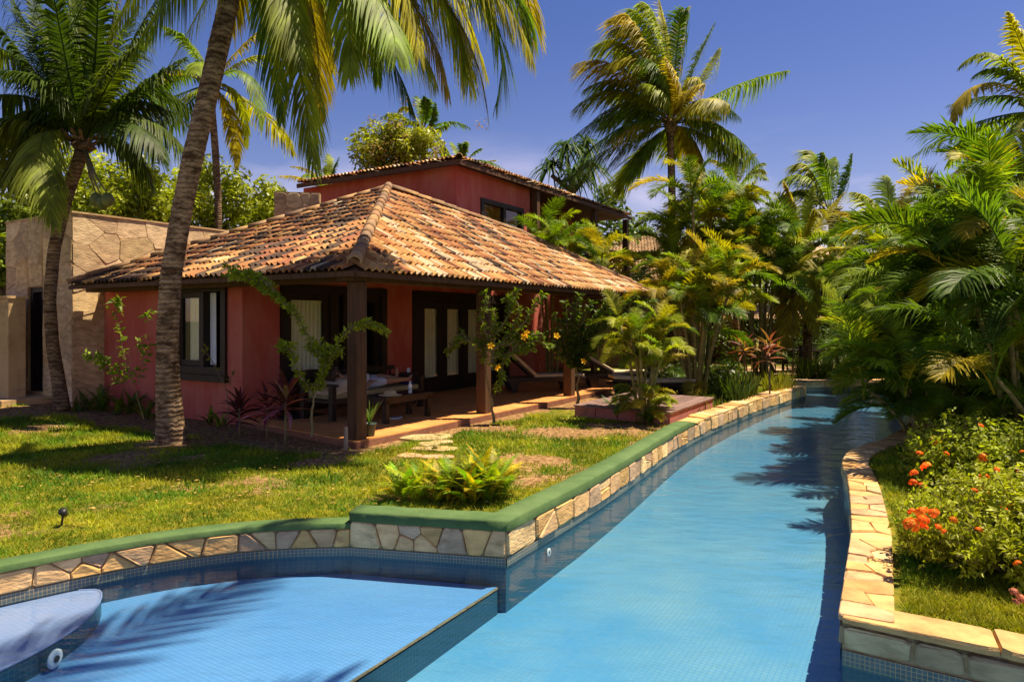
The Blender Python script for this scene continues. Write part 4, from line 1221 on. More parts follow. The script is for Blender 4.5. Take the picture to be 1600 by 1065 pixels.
# grey stone parapet beside it
pw = thing('parapet_wall', 'grey stone parapet beyond the villa roof, left of the upper house', 'wall', tuple(at(428, 300, 17.8).xy) + (0,), VA - R_(90) + R_(0))
pw.rotation_euler = (0, 0, R_(8))
MB().box((0, 0.0, 0), (1.15, 0.3, 5.12)).build('mortar_core', M['mortar'], pw)
r = random.Random(31)
cells = voronoi([(0.15 + i * 0.3 + r.uniform(-0.1, 0.1), 3.6 + j * 0.33 + r.uniform(-0.12, 0.12)) for i in range(4) for j in range(5)], 0.003, 3.4, 1.147, 5.1)
stones(pw, cells, lambda s, h, d: (s, -d, h), GREY_COLS, joint=0.008, depth=0.014, chamf=0.006, r=r)

# ------------------------------------------------------------------ leaves, fronds, trees
def frond_mesh(name, P, nl, L, wd, droop, t0=0.15, up_lift=0.15, ang=(30, 65), r=None, segs=3, rach=0.022, gaps=0.0, wind=(0, 0, 0)):
    """A feather leaf along the points of P (Bezier, quadratic): rachis tube and two rows of bent leaflets."""
    r = r or npr
    P = np.asarray(P, float)
    def bez(t):
        t = t[:, None]
        return (1 - t) ** 2 * P[0] + 2 * t * (1 - t) * P[1] + t ** 2 * P[2]
    def tan(t):
        t = t[:, None]
        d = 2 * (1 - t) * (P[1] - P[0]) + 2 * t * (P[2] - P[1])
        return d / np.linalg.norm(d, axis=1, keepdims=True)
    t = np.repeat(np.linspace(t0, 0.995, nl), 2)
    side = np.tile([1.0, -1.0], nl)
    t = np.clip(t + (r.random(2 * nl) - 0.5) * 0.5 / nl, 0, 1)
    if gaps:
        k = r.random(2 * nl) > gaps; t, side = t[k], side[k]
    n = len(t)
    B, T = bez(t), tan(t)
    up = np.array([0, 0, 1.0])
    S = np.cross(T, up); ln = np.linalg.norm(S, axis=1, keepdims=True)
    chord = P[2] - P[0]; hor = np.cross(np.array([chord[0], chord[1], 0.0]) + 1e-6, up); hor /= np.linalg.norm(hor) + 1e-9
    S = np.where(ln < 0.25, hor, S / np.maximum(ln, 1e-6))
    sgn = np.sign((S @ hor)); sgn[sgn == 0] = 1; S = S * sgn[:, None]
    N = np.cross(S, T)
    N = N * np.where(N[:, 2:3] < 0, -1, 1)
    x = (t - t0) / (1 - t0)
    prof = np.clip(0.45 + 1.5 * x, 0, 1) * np.clip((1.06 - x) * 2.2, 0.12, 1) ** 0.8
    a = np.radians(ang[0] + (ang[1] - ang[0]) * x ** 1.3) + (r.random(n) - 0.5) * 0.22
    lift = up_lift * (1 + (r.random(n) - 0.5) * 1.2)
    d = S * (side * np.cos(a))[:, None] + T * np.sin(a)[:, None] + N * lift[:, None]
    d /= np.linalg.norm(d, axis=1, keepdims=True)
    Ln = L * prof * (0.85 + 0.3 * r.random(n))
    dr = droop * (0.6 + 0.8 * r.random(n))
    ss = np.linspace(0, 1, segs + 1)
    wp = np.interp(ss, [0, 0.25, 0.6, 1], [0.55, 1.0, 0.8, 0.06])
    W = T - d * np.sum(T * d, axis=1, keepdims=True)
    W /= np.linalg.norm(W, axis=1, keepdims=True) + 1e-9
    wnd = np.asarray(wind, float)
    V = np.empty((n, segs + 1, 2, 3))
    for k, s in enumerate(ss):
        sag = (np.array([0, 0, -1.0])[None] * dr[:, None] + wnd[None]) * (s ** 1.9 * Ln)[:, None]
        q = B + d * (s * Ln * (1 - 0.25 * dr * s))[:, None] + sag
        off = W * (wd * wp[k] * (0.7 + 0.3 * prof))[:, None] * 0.5
        V[:, k, 0] = q - off; V[:, k, 1] = q + off
    V = V.reshape(-1, 3)
    m = 2 * (segs + 1)
    base = (np.arange(n) * m)[:, None]
    Fc = np.concatenate([base + np.array([[2 * k, 2 * k + 1, 2 * k + 3, 2 * k + 2]]) for k in range(segs)], 0)
    # rachis: four-sided tapering rod
    tt = np.linspace(0, 1, 9); Q = bez(tt); TT = tan(tt)
    SS = np.cross(TT, up); l2 = np.linalg.norm(SS, axis=1, keepdims=True); SS = np.where(l2 < 0.2, hor, SS / np.maximum(l2, 1e-6)); NN = np.cross(SS, TT)
    rr = (rach * (1 - 0.88 * tt))[:, None]
    ring = np.stack([Q + SS * rr, Q + NN * rr, Q - SS * rr, Q - NN * rr], 1).reshape(-1, 3)
    o = len(V)
    Fr = np.array([[o + i * 4 + k, o + i * 4 + (k + 1) % 4, o + (i + 1) * 4 + (k + 1) % 4, o + (i + 1) * 4 + k] for i in range(8) for k in range(4)])
    return mesh_np(name, np.concatenate([V, ring]), np.concatenate([Fc, Fr]))

GREENS = [(0.09, 0.16, 0.012), (0.13, 0.21, 0.014), (0.17, 0.25, 0.016), (0.20, 0.27, 0.018)]
YELLOWS = [(0.30, 0.32, 0.018), (0.36, 0.33, 0.018), (0.26, 0.31, 0.018), (0.38, 0.30, 0.022)]
def tone(y=0.3, dark=0.0):
    c = rnd.choice(YELLOWS) if rnd.random() < y else rnd.choice(GREENS)
    k = (0.8 + 0.4 * rnd.random()) * (1 - dark)
    return tuple(v * k for v in c)

def coconut_palm(label, trunk, Yb, Yt, fronds, crown, rand=8, flen=4.0, nl=60, leaf_l=0.75, leaf_w=0.05, droop=0.55, mat_=None, name='coconut_palm',
                 yellow=0.35, base_z=None, nuts=0, seed=0, group='coconut palms', wind=(0, 0, 0), dark=0.0, n_side=10):
    """trunk: photo points (px, py, width px) from the ground up at depths Yb..Yt; fronds: (mid px, mid py, tip px, tip py, tip depth offset)"""
    r = np.random.default_rng(seed + 100)
    n = len(trunk)
    pts = [at(p[0], p[1], Yb + (Yt - Yb) * i / (n - 1)) for i, p in enumerate(trunk)]
    rad = [0.82 * p[2] / F * (Yb + (Yt - Yb) * i / (n - 1)) / 2 for i, p in enumerate(trunk)]
    if base_z is not None: pts[0].z = base_z
    base = pts[0].copy()
    t = thing(name, label, 'palm tree', tuple(base), 0, group)
    # ringed trunk
    fine, fr = [], []
    L = sum((b - a).length for a, b in zip(pts, pts[1:]))
    k = max(8, int(L / 0.075))
    cum = [0.0]
    for a, b in zip(pts, pts[1:]): cum.append(cum[-1] + (b - a).length)
    for i in range(k + 1):
        s = L * i / k
        px = np.interp(s, cum, [p.x for p in pts]); py = np.interp(s, cum, [p.y for p in pts]); pz = np.interp(s, cum, [p.z for p in pts])
        rr = np.interp(s, cum, rad) * (1 + 0.016 * (1 if i % 2 else -1) * (0.3 + 1.4 * r.random()))
        fine.append(Vector((px, py, pz)) - base); fr.append(rr)
    for _ in range(3):
        fine = [fine[0]] + [(fine[i - 1] + fine[i] * 2 + fine[i + 1]) / 4 for i in range(1, k)] + [fine[-1]]
    MB().tube(fine, fr, n_side).build('trunk', mat_ or M['bark'], t, True)
    C = at(crown[0], crown[1], Yt)
    # fibre and leaf bases at the crown
    hb = MB(); rt = rad[-1]
    hb.tube([pts[-1] - base, C - base, C - base + Vector((0, 0, rt * 1.5))], [rt * 1.05, rt * 1.9, rt * 0.6], 9)
    for q in range(14):
        a = q * 2.4; d = Vector((math.cos(a), math.sin(a), 0.55))
        hb.bar(C - base - Vector((0, 0, rt * (1.2 - q * 0.1))), C - base + d * rt * 3.4, rt * 0.5, rt * 0.2)
    hb.build('heart', M['bark'], t)
    specs = list(fronds)
    made = []
    for sp_ in specs:
        mx_, my_, tx, ty, dy = sp_[:5]
        T_ = at(tx, ty, Yt + dy); Mi = at(mx_, my_, Yt + dy * 0.5)
        Q = Mi * 2 - (C + T_) * 0.5
        made.append((C, Q, T_, sp_[5] if len(sp_) > 5 else None))
    for q in range(rand):
        a = q * 2.399 + seed; el = R_(78 - 95 * (q / max(rand - 1, 1)) + r.uniform(-8, 8))
        l_ = flen * r.uniform(0.8, 1.1)
        d = Vector((math.cos(a) * math.cos(el), math.sin(a) * math.cos(el), math.sin(el)))
        mid = C + d * l_ * 0.6
        tip = mid + Vector((d.x, d.y, 0)) * l_ * 0.35 + Vector((0, 0, d.z * 0.25 - 0.38)) * l_
        made.append((C, mid, tip, None))
    for (a, q, b, fc) in made:
        ln = (b - a).length
        sc = min(1.15, max(0.75 if fc else 0.6, ln / 3.6))
        me = frond_mesh('frond', [a - base, q - base, b - base], nl, leaf_l * sc, leaf_w, droop, r=r, rach=0.03 * sc, wind=wind, up_lift=0.05, t0=0.14)
        obj('frond', me, M['frond'], t, fc or tone(yellow, dark))
    if nuts:
        hang = [at(150 + 9 * q, 312 + 5 * (q % 2), Yt - 0.45 - 0.1 * (q % 3)) - base for q in range(nuts)]
        stk = MB(); c0_ = C - base
        for p in hang: stk.tube([c0_ + Vector((0.1, -0.1, -0.1)), (c0_ + p) / 2 + Vector((0.1, -0.15, -0.1)), p + Vector((0, 0, 0.1))], [0.03, 0.02, 0.01], 6)
        stk.build('fruit_stalk', M['stem'], t, True)
        for p in hang:
            MB().lathe([(0.02, -0.125), (0.075, -0.09), (0.1, 0.0), (0.08, 0.08), (0.03, 0.12)], (p.x, p.y, p.z), 12).build('coconut', M['coconut'], t, True)
    return t

# A: the big leaning palm in front of the villa
coconut_palm('tall leaning coconut palm in the lawn before the left window, crown above the frame',
    [(268, 694, 60), (266, 660, 50), (262, 600, 43), (262, 520, 40), (267, 430, 38), (282, 340, 37), (300, 250, 37), (322, 160, 37), (345, 60, 37), (360, -10, 36), (385, -120, 34), (400, -180, 34)],
    9.9, 9.2,
    [(455, 30, 490, 262, -0.5), (560, 5, 645, 172, -0.2), (660, -40, 762, 178, 0.0), (690, -90, 832, 95, -0.6), (600, -60, 700, 150, 0.8), (540, -60, 590, 130, 1.0),
     (620, -140, 760, 120, 1.3), (470, -70, 520, 110, 1.4), (350, -60, 262, 105, -0.7), (330, -100, 205, 90, 0.6), (310, -150, 170, 60, 0.9), (420, -30, 440, 190, 0.9),
     (650, -160, 800, 60, 0.6), (575, -100, 655, 90, -0.9), (520, -40, 545, 120, -0.9), (300, -120, 240, 60, -0.4), (380, -40, 330, 60, 1.0), (470, -30, 500, 100, 0.2), (590, -10, 680, 130, 0.5), (640, -70, 725, 120, -0.4), (500, -100, 560, 60, 0.5), (560, -100, 640, 40, 1.0), (660, -120, 770, 40, 1.0), (440, -50, 470, 100, -1.0), (700, -130, 815, 70, -0.2), (560, -50, 620, 90, -1.4), (730, -70, 828, 70, 0.3), (715, -50, 775, 165, -0.5), (745, -100, 832, 85, 0.8), (650, -50, 735, 150, 0.9), (480, -20, 500, 190, 1.2)],
    (402, -190), rand=0, flen=4.2, nl=105, leaf_l=0.62, leaf_w=0.034, droop=0.8, mat_=M['bark_main'], yellow=0.75, seed=3, n_side=14)

# B: the palm at the left edge
coconut_palm('dark coconut palm before the courtyard doorway, green nuts under its crown',
    [(97, 641, 30), (92, 600, 25), (82, 540, 23), (77, 470, 22), (84, 390, 22), (103, 310, 22), (128, 236, 24)], 12.75, 12.4,
    [(66, 214, 86, 352, -1.3, (0.20, 0.24, 0.02)), (-20, 190, -60, 320, -1.0, (0.16, 0.2, 0.02)), (205, 175, 300, 250, -0.6), (60, 190, -10, 310, -0.6), (190, 220, 240, 290, 0.9), (40, 150, -70, 190, 0.4), (215, 140, 300, 175, 0.8), (80, 90, 40, -40, 0.5),
     (125, 70, 110, -90, 0.0), (165, 80, 195, -50, 0.4), (190, 100, 250, -10, 0.5), (60, 120, -10, 30, -0.6), (100, 80, 70, -80, -1.0), (150, 75, 150, -60, -1.0), (40, 100, -50, 70, 1.0),
     (205, 150, 290, 90, -0.3), (170, 130, 235, 60, -1.2), (60, 210, 10, 290, 1.2), (85, 140, 0, 110, -1.4), (150, 130, 160, 20, 0.3), (100, 120, 60, 40, 0.2), (195, 190, 255, 245, -1.2), (210, 160, 300, 200, 0.2), (75, 170, -20, 220, -0.2), (50, 180, -40, 260, 0.8), (120, 60, 150, -60, 0.9), (70, 110, 10, -20, 0.2), (130, 110, 130, -20, 1.2), (175, 100, 215, 10, 1.2), (110, 100, 60, 10, 1.4)],
    (130, 228), rand=0, flen=3.2, nl=105, leaf_l=0.98, leaf_w=0.045, droop=0.8, yellow=0.1, base_z=0.1, nuts=3, seed=5, dark=0.5)

# C: slender palm behind them
coconut_palm('slender palm rising behind the courtyard wall, right of the leaning trunk',
    [(345, 360, 14), (340, 300, 13), (336, 230, 13), (330, 160, 13)], 20.5, 20.0,
    [(385, 115, 408, 200, -1), (370, 150, 385, 230, 1), (270, 110, 215, 150, 0.5), (290, 150, 225, 195, -1), (300, 70, 250, 40, 0.3), (345, 60, 340, 0, 0), (380, 70, 420, 40, 0.7), (280, 175, 190, 260, 1.0), (360, 180, 370, 260, 1.3)],
    (328, 132), rand=7, flen=3.4, nl=50, leaf_w=0.06, yellow=0.6, seed=8, base_z=0)

# D: the wind-blown palm right of the upper house
coconut_palm('tall wind-blown coconut palm against the sky, right of the upper house',
    [(1050, 520, 17), (1050, 400, 15), (1050, 300, 14), (1048, 215, 14)], 24.5, 24.0,
    [(1010, 70, 955, 48, -0.5), (1020, 60, 985, 15, 0.6), (1042, 80, 1030, 0, 0.4), (1050, 90, 1078, 10, 1.5), (1082, 110, 1118, 35, 0.3), (975, 110, 900, 100, -0.4), (970, 142, 897, 172, 0.4),
     (975, 172, 895, 215, -0.8), (990, 190, 915, 240, -1.4), (965, 225, 872, 285, -0.5), (1015, 225, 985, 275, -1.3), (1135, 140, 1232, 110, 0.5), (1105, 160, 1158, 185, -0.8), (1130, 200, 1198, 272, -0.9),
     (1078, 215, 1105, 280, 0.8), (1030, 120, 1000, 90, -1.8), (1055, 140, 1040, 90, -1.6), (1075, 150, 1100, 130, -1.8), (1000, 150, 950, 150, 1.5), (1015, 110, 965, 80, 1.4), (1035, 150, 1005, 130, -2.0), (990, 80, 930, 75, 0.8), (1000, 60, 965, 25, -0.8), (1030, 60, 1005, 5, -0.2), (1000, 100, 940, 110, -1.2), (985, 130, 915, 140, 0.9), (1060, 60, 1070, 15, -0.8), (990, 160, 920, 195, 0.4), (1000, 210, 945, 270, 0.3), (1095, 130, 1125, 75, 1.0), (1110, 190, 1165, 240, 0.6)],
    (1048, 195), rand=10, flen=3.2, nl=110, leaf_l=1.05, leaf_w=0.055, droop=0.8, yellow=0.38, seed=12, wind=(-0.35, 0, 0), base_z=0)

# E: ragged palm further right
coconut_palm('ragged dark palm with upswept leaves far behind the pool bend',
    [(1303, 520, 14), (1302, 430, 13), (1300, 350, 13)], 30.5, 30.0,
    [(1265, 265, 1240, 262, 0), (1275, 250, 1262, 240, 1), (1250, 300, 1212, 318, -0.6), (1290, 270, 1285, 238, -0.6), (1318, 290, 1332, 240, 0.3), (1270, 300, 1238, 300, 1.2), (1330, 330, 1362, 345, -0.5), (1275, 330, 1245, 380, -0.5), (1320, 350, 1345, 400, 0.5), (1262, 280, 1225, 280, -1.2), (1300, 270, 1305, 245, 1.0)],
    (1298, 335), rand=0, nl=80, leaf_l=1.05, leaf_w=0.07, droop=0.8, yellow=0.2, seed=15, wind=(-0.4, 0, 0), base_z=0)

# F: yellow-green palms over the far bend
coconut_palm('yellow-green palm with hanging leaves over the dark timber tower at the bend',
    [(1262, 560, 18), (1262, 500, 17), (1258, 430, 17)], 21.5, 21.0,
    [(1240, 440, 1225, 545, -1.2), (1290, 430, 1325, 520, -1.2), (1320, 410, 1385, 470, -0.6), (1210, 380, 1180, 440, -0.6), (1225, 350, 1190, 340, 0.5), (1260, 340, 1270, 290, 0.5), (1300, 370, 1345, 370, 0.4), (1285, 345, 1320, 300, 1.0), (1240, 330, 1225, 285, 0.0), (1255, 420, 1275, 520, -1.6), (1230, 400, 1200, 480, 0.6)],
    (1256, 395), rand=2, flen=2.8, nl=90, leaf_l=0.9, leaf_w=0.055, yellow=0.7, seed=18, base_z=0)
coconut_palm('broad yellow-green palm right of the far bend, leaves swept left',
    [(1400, 600, 20), (1400, 520, 18), (1398, 440, 18)], 19.5, 19.0,
    [(1370, 330, 1330, 300, -0.5), (1350, 370, 1300, 375, -0.8), (1410, 330, 1430, 285, 0.5), (1390, 320, 1385, 275, 0.5), (1440, 350, 1490, 330, 0.2), (1350, 400, 1290, 440, -0.5), (1360, 430, 1310, 500, 0.2), (1430, 400, 1480, 440, -0.6), (1380, 360, 1345, 330, -1.8), (1420, 360, 1450, 320, -1.5), (1395, 400, 1370, 470, -1.8), (1350, 350, 1310, 330, 1.2), (1430, 340, 1470, 290, 1.2)],
    (1398, 415), rand=8, flen=3.0, nl=90, leaf_l=0.85, leaf_w=0.055, yellow=0.6, seed=21, wind=(-0.25, 0, 0), base_z=0)

# palms behind the roofs
coconut_palm('dark palm behind the flowering tree, above the villa roof',
    [(665, 400, 12), (664, 300, 12), (660, 220, 12)], 27.0, 27.0,
    [(640, 170, 622, 175, 0), (655, 165, 650, 150, 0.6), (675, 190, 680, 160, -0.4), (690, 220, 700, 275, -0.4), (700, 240, 690, 290, 0.6), (640, 190, 600, 215, -0.5), (685, 200, 705, 190, 0.3), (670, 170, 662, 150, -0.6)],
    (660, 205), rand=6, flen=2.6, nl=44, leaf_l=0.7, leaf_w=0.07, yellow=0.15, seed=24, base_z=0)
coconut_palm('small palm with upright leaves behind the left end of the upper roof',
    [(512, 420, 12), (512, 360, 12), (512, 315, 12)], 24.0, 24.0,
    [(480, 280, 435, 275, 0), (490, 270, 455, 260, 0.5), (500, 270, 480, 248, -0.3), (520, 270, 530, 245, 0.3), (535, 280, 560, 270, 0.0), (515, 260, 512, 240, 0.5)],
    (512, 305), rand=5, flen=2.0, nl=44, leaf_l=0.6, leaf_w=0.06, yellow=0.4, seed=27, base_z=0)
coconut_palm('palm top peeping over the ridge of the upper house',
    [(722, 400, 12), (722, 330, 12), (722, 275, 12)], 28.0, 28.0,
    [(700, 240, 690, 232, 0), (712, 235, 705, 222, 0.5), (725, 235, 728, 222, -0.3), (738, 240, 752, 232, 0.3), (750, 250, 790, 265, 0.0), (745, 255, 775, 250, 0.4)],
    (722, 262), rand=3, flen=1.7, nl=40, leaf_l=0.6, leaf_w=0.07, yellow=0.4, seed=30, base_z=0)
coconut_palm('palm crown behind the areca grove, under the wind-blown palm',
    [(1150, 520, 14), (1150, 420, 13), (1150, 330, 13)], 26.0, 26.0,
    [(1130, 260, 1105, 250, 0), (1150, 255, 1150, 235, 0.5), (1175, 265, 1195, 255, -0.3), (1120, 290, 1085, 310, 0.3), (1180, 290, 1210, 320, 0.0), (1165, 255, 1180, 240, 0.4), (1140, 300, 1120, 350, -0.8), (1165, 300, 1190, 350, -0.8)],
    (1150, 300), rand=8, flen=2.6, nl=46, leaf_l=0.7, leaf_w=0.065, yellow=0.5, seed=33, base_z=0)
coconut_palm('coconut palm at the right picture edge, silvery leaf tips in the sun',
    [(1640, 600, 30), (1640, 450, 28), (1640, 300, 28), (1640, 200, 28)], 13.5, 13.5,
    [(1540, 130, 1490, 190, -0.6), (1560, 90, 1500, 105, 0.0), (1570, 150, 1480, 165, 0.6), (1590, 110, 1585, 50, 0.3), (1600, 80, 1575, 20, -0.6), (1660, 90, 1700, 60, 0), (1530, 190, 1425, 245, 0.4), (1600, 190, 1530, 330, -1.0), (1560, 200, 1470, 300, 1.0)],
    (1640, 175), rand=8, flen=3.0, nl=62, leaf_l=0.7, leaf_w=0.05, yellow=0.5, seed=36, base_z=0)
# a palm beside the camera; its crown, above the picture, throws the shadow in the shallow bay
def plain_palm(label, x, y, h, seed, lean):
    b = Vector((x, y, 0)); t = thing('coconut_palm', label, 'palm tree', tuple(b), 0, 'coconut palms')
    r = np.random.default_rng(seed)
    pts = [Vector((lean[0] * (k / 10) ** 2, lean[1] * (k / 10) ** 2, h * k / 10)) for k in range(11)]
    MB().tube(pts, [0.2 - 0.009 * k for k in range(11)], 10).build('trunk', M['bark'], t, True)
    C = pts[-1]
    for q in range(17):
        a = q * 2.399; el = R_(70 - 95 * q / 16)
        l_ = 3.9 * r.uniform(0.85, 1.1)
        d = Vector((math.cos(a) * math.cos(el), math.sin(a) * math.cos(el), math.sin(el)))
        mid = C + d * l_ * 0.6; tip = mid + Vector((d.x, d.y, 0)) * l_ * 0.35 + Vector((0, 0, d.z * 0.25 - 0.38)) * l_
        obj('frond', frond_mesh('frond', [C, mid, tip], 60, 0.75, 0.05, 0.6, r=r, up_lift=0.05), M['frond'], t, tone(0.3))
plain_palm('coconut palm beside the camera leaning out over the pool, its crown shading the shallow bay', 1.7, -2.3, 9.8, 43, (-1.2, 5.2))

# ---- areca palms: a few leaf shapes, copied
def areca_protos():
    out = []
    for k, (p0, bend) in enumerate(((86, 60), (78, 85), (70, 95), (60, 100), (50, 95), (38, 90), (25, 80), (66, 125), (80, 50), (45, 120))):
        pts, p, a = [], np.zeros(3), p0
        n = 12
        for i in range(n + 1):
            pts.append(p.copy())
            ar = math.radians(p0 - bend * (i / n) ** 1.25)
            p = p + np.array([math.cos(ar), 0, math.sin(ar)]) / n
        pts = np.array(pts)
        Q = 2 * pts[6] - 0.5 * (pts[0] + pts[12])
        me = frond_mesh('frond', [pts[0], Q, pts[12]], 74, 0.33, 0.0175, 0.26 + 0.12 * (k % 3), t0=0.24, up_lift=0.42, ang=(28, 62), r=np.random.default_rng(k + 60), rach=0.011)
        me.materials.append(M['frond'])
        out.append((p0, me))
    return out
ARECA = areca_protos()

def place_leaf(parent, me, p, yaw, sc, col, roll=0.0, pitch=0.0):
    o = obj('frond', me, None, parent, col)
    o.location = p
    o.rotation_euler = Euler((roll, pitch, yaw), 'XYZ')
    o.scale = (sc, sc, sc)
    return o

def areca(label, base, n_canes, h, flen, per=5, seed=0, spread=0.5, yellow=0.35, dark=0.0, low_leaves=4, group='areca palms', toward=None, cane_r=0.028):
    r = random.Random(seed + 900)
    t = thing('areca_palm', label, 'areca palm', tuple(base), 0, group)
    for i in range(n_canes):
        a = i * 2.399 + seed
        d = math.sqrt((i + 0.5) / n_canes) * spread
        bx, by = math.cos(a) * d * 0.35, math.sin(a) * d * 0.35
        hh = h * (0.55 + 0.5 * r.random())
        tx, ty = math.cos(a) * d * 1.3, math.sin(a) * d * 1.3
        if toward: tx += toward[0] * (0.3 + r.random()); ty += toward[1] * (0.3 + r.random())
        pts = [Vector((bx + (tx - bx) * (k / 6) ** 1.6, by + (ty - by) * (k / 6) ** 1.6, hh * k / 6)) for k in range(7)]
        MB().tube(pts, [cane_r * (1.15 - 0.06 * k) for k in range(7)], 7).build('cane', M['cane'], t, True)
        for q in range(per):
            yaw = q * 2.399 + i * 1.3 + r.random() * 0.5
            if toward and r.random() < 0.45: yaw = math.atan2(toward[1], toward[0]) + r.uniform(-0.9, 0.9)
            p0, me = r.choice(ARECA[:2] if q == 0 else ARECA[1:6] + ARECA[7:])
            place_leaf(t, me, pts[-1] - Vector((0, 0, 0.05 * q)), yaw, flen * r.uniform(0.75, 1.15), tone(yellow, dark), r.uniform(-0.25, 0.25), r.uniform(-0.12, 0.12))
    for q in range(low_leaves):
        p0, me = r.choice(ARECA[2:7])
        a = q * 2.4 + seed
        place_leaf(t, me, Vector((math.cos(a) * 0.12, math.sin(a) * 0.12, 0.15 + 0.3 * r.random())), a, flen * r.uniform(0.6, 0.9), tone(yellow, dark), r.uniform(-0.2, 0.2), 0)
    return t

areca('young areca palm with golden leaves at the near corner of the timber deck', (2.3, 11.9, 0), 8, 1.6, 0.72, 8, 1, 0.35, 0.7, low_leaves=34)
areca('big areca clump with many bare canes behind the deck', (4.3, 16.0, 0), 13, 2.6, 1.35, 6, 2, 0.65, 0.6, low_leaves=2, cane_r=0.04)
areca('tall areca grove rising over the right end of the villa roof', (5.75, 20.9, 0), 12, 5.2, 1.8, 8, 3, 0.9, 0.5, low_leaves=2, cane_r=0.05)
areca('areca grove under the wind-blown palm, behind the bare-caned clump', (7.7, 21.0, 0), 10, 4.6, 1.9, 7, 4, 1.0, 0.55, low_leaves=3, cane_r=0.05)
areca('feathery areca before the upper window, behind the villa roof', tuple(lw(9.5, 2.1)), 7, 4.35, 1.3, 8, 5, 0.55, 0.5, low_leaves=0)
areca('lower feathery areca at the right end of the villa roof', tuple(lw(11.2, 1.3)), 7, 3.7, 1.2, 8, 6, 0.8, 0.55, low_leaves=0)
areca('areca with drooping leaves between the far bend and the grove', (8.2, 23.5, 0), 7, 4.2, 2.0, 5, 7, 1.2, 0.45)
# right bank
areca('dark areca leaning over the water from the right bank, leaf tips near the surface', (6.3, 10.6, 0), 6, 1.2, 1.45, 5, 8, 0.6, 0.15, 0.0, 14, toward=(-0.25, -0.1))
areca('tall areca clump behind the flower hedge at the right edge', (7.4, 9.9, 0), 9, 3.0, 1.8, 8, 9, 0.7, 0.25, 0.05, 10)
areca('dense areca clump at the right picture edge above the hedge', (6.5, 7.9, 0), 7, 2.0, 1.6, 5, 10, 0.8, 0.15, 0.1, 8)
areca('high arching areca behind the right bank, golden midribs against the grove', (9.5, 12.9, 0), 9, 4.1, 2.3, 7, 11, 1.0, 0.55, 0.0, 6)
areca('mid-green areca behind the leaning one on the right bank', (10.0, 14.7, 0), 8, 2.6, 1.9, 7, 12, 1.0, 0.35, 0.1, 8)
areca('shady areca behind the dense clump at the right edge', (9.0, 10.6, 0), 8, 2.6, 2.1, 5, 13, 1.2, 0.3, 0.05, 8)
areca('far areca at the right end of the pool', (13.2, 18.0, 0), 8, 3.6, 2.4, 5, 14, 1.4, 0.4)
areca('far areca beyond the railing at the right', (13.0, 23.0, 0), 8, 3.4, 2.4, 5, 15, 1.6, 0.3, 0.1)

areca('dark spreading areca hanging over the water at the right bend of the coping', (7.1, 11.5, 0), 7, 1.5, 1.7, 7, 18, 0.7, 0.12, 0.05, 16)
areca('drooping areca over the right bank, between the leaning one and the golden one', (8.3, 12.6, 0), 8, 2.6, 1.9, 8, 19, 0.8, 0.2, 0.0, 10)

# ---- broadleaf foliage
def leaf_cloud(centres, radii, per, size, r, flat=0.5, up=0.5):
    """many leaf-sized diamonds spread through round clumps; returns verts, faces"""
    C = np.repeat(np.asarray(centres, float), per, axis=0)
    Rd = np.repeat(np.asarray(radii, float), per)
    n = len(C)
    d = r.normal(size=(n, 3)); d /= np.linalg.norm(d, axis=1, keepdims=True)
    rad = Rd * (0.35 + 0.65 * r.random(n) ** 0.6)
    P = C + d * rad[:, None] * np.array([1, 1, flat + 0.25])
    nrm = d * 0.5 + r.normal(size=(n, 3)) * 0.55 + np.array([0, 0, up]); nrm /= np.linalg.norm(nrm, axis=1, keepdims=True)
    a = np.cross(nrm, r.normal(size=(n, 3))); a /= np.linalg.norm(a, axis=1, keepdims=True) + 1e-9
    b = np.cross(nrm, a)
    s = (size * (0.6 + 0.8 * r.random(n)))[:, None]
    V = np.stack([P - a * s, P - b * s * 0.42 + nrm * s * 0.12, P + a * s, P + b * s * 0.42 + nrm * s * 0.12], 1).reshape(-1, 3)
    return V, np.arange(4 * n).reshape(-1, 4)

def broad_tree(label, base, h, crown_c, crown_r, n_clumps, per, size, color, seed, clump=0.55, group='leafy trees behind the villa', name='leafy_tree', trunk_r=0.16, flat=0.6):
    r = np.random.default_rng(seed)
    t = thing(name, label, 'tree', tuple(base), 0, group)
    cc = np.asarray(crown_c, float) - np.asarray(base, float)
    cr = np.asarray(crown_r, float)
    d = r.normal(size=(n_clumps, 3)); d /= np.linalg.norm(d, axis=1, keepdims=True)
    cen = cc + d * cr * (0.35 + 0.65 * r.random((n_clumps, 1)))
    tr = MB()
    fork = cc * np.array([0.6, 0.6, 0.0]) + np.array([0, 0, max(cc[2] - cr[2] * 0.9, 0.6)])
    tr.tube([(0, 0, 0), tuple(fork * 0.5 + np.array([0.05, 0, 0])), tuple(fork)], [trunk_r * 1.3, trunk_r, trunk_r * 0.8], 8)
    for q in cen[:min(n_clumps, 14)]:
        mid = (fork + q) / 2 + r.normal(size=3) * 0.15
        tr.tube([tuple(fork), tuple(mid), tuple(q)], [trunk_r * 0.55, trunk_r * 0.32, trunk_r * 0.1], 6, False)
    tr.build('trunk', M['treebark'], t, True)
    V, Fc = leaf_cloud(cen, clump * cr.min() * (0.6 + 0.6 * r.random(n_clumps)), per, size, r, flat)
    obj('crown', mesh_np('crown', V, Fc), M['leaf'], t, color)
    return t

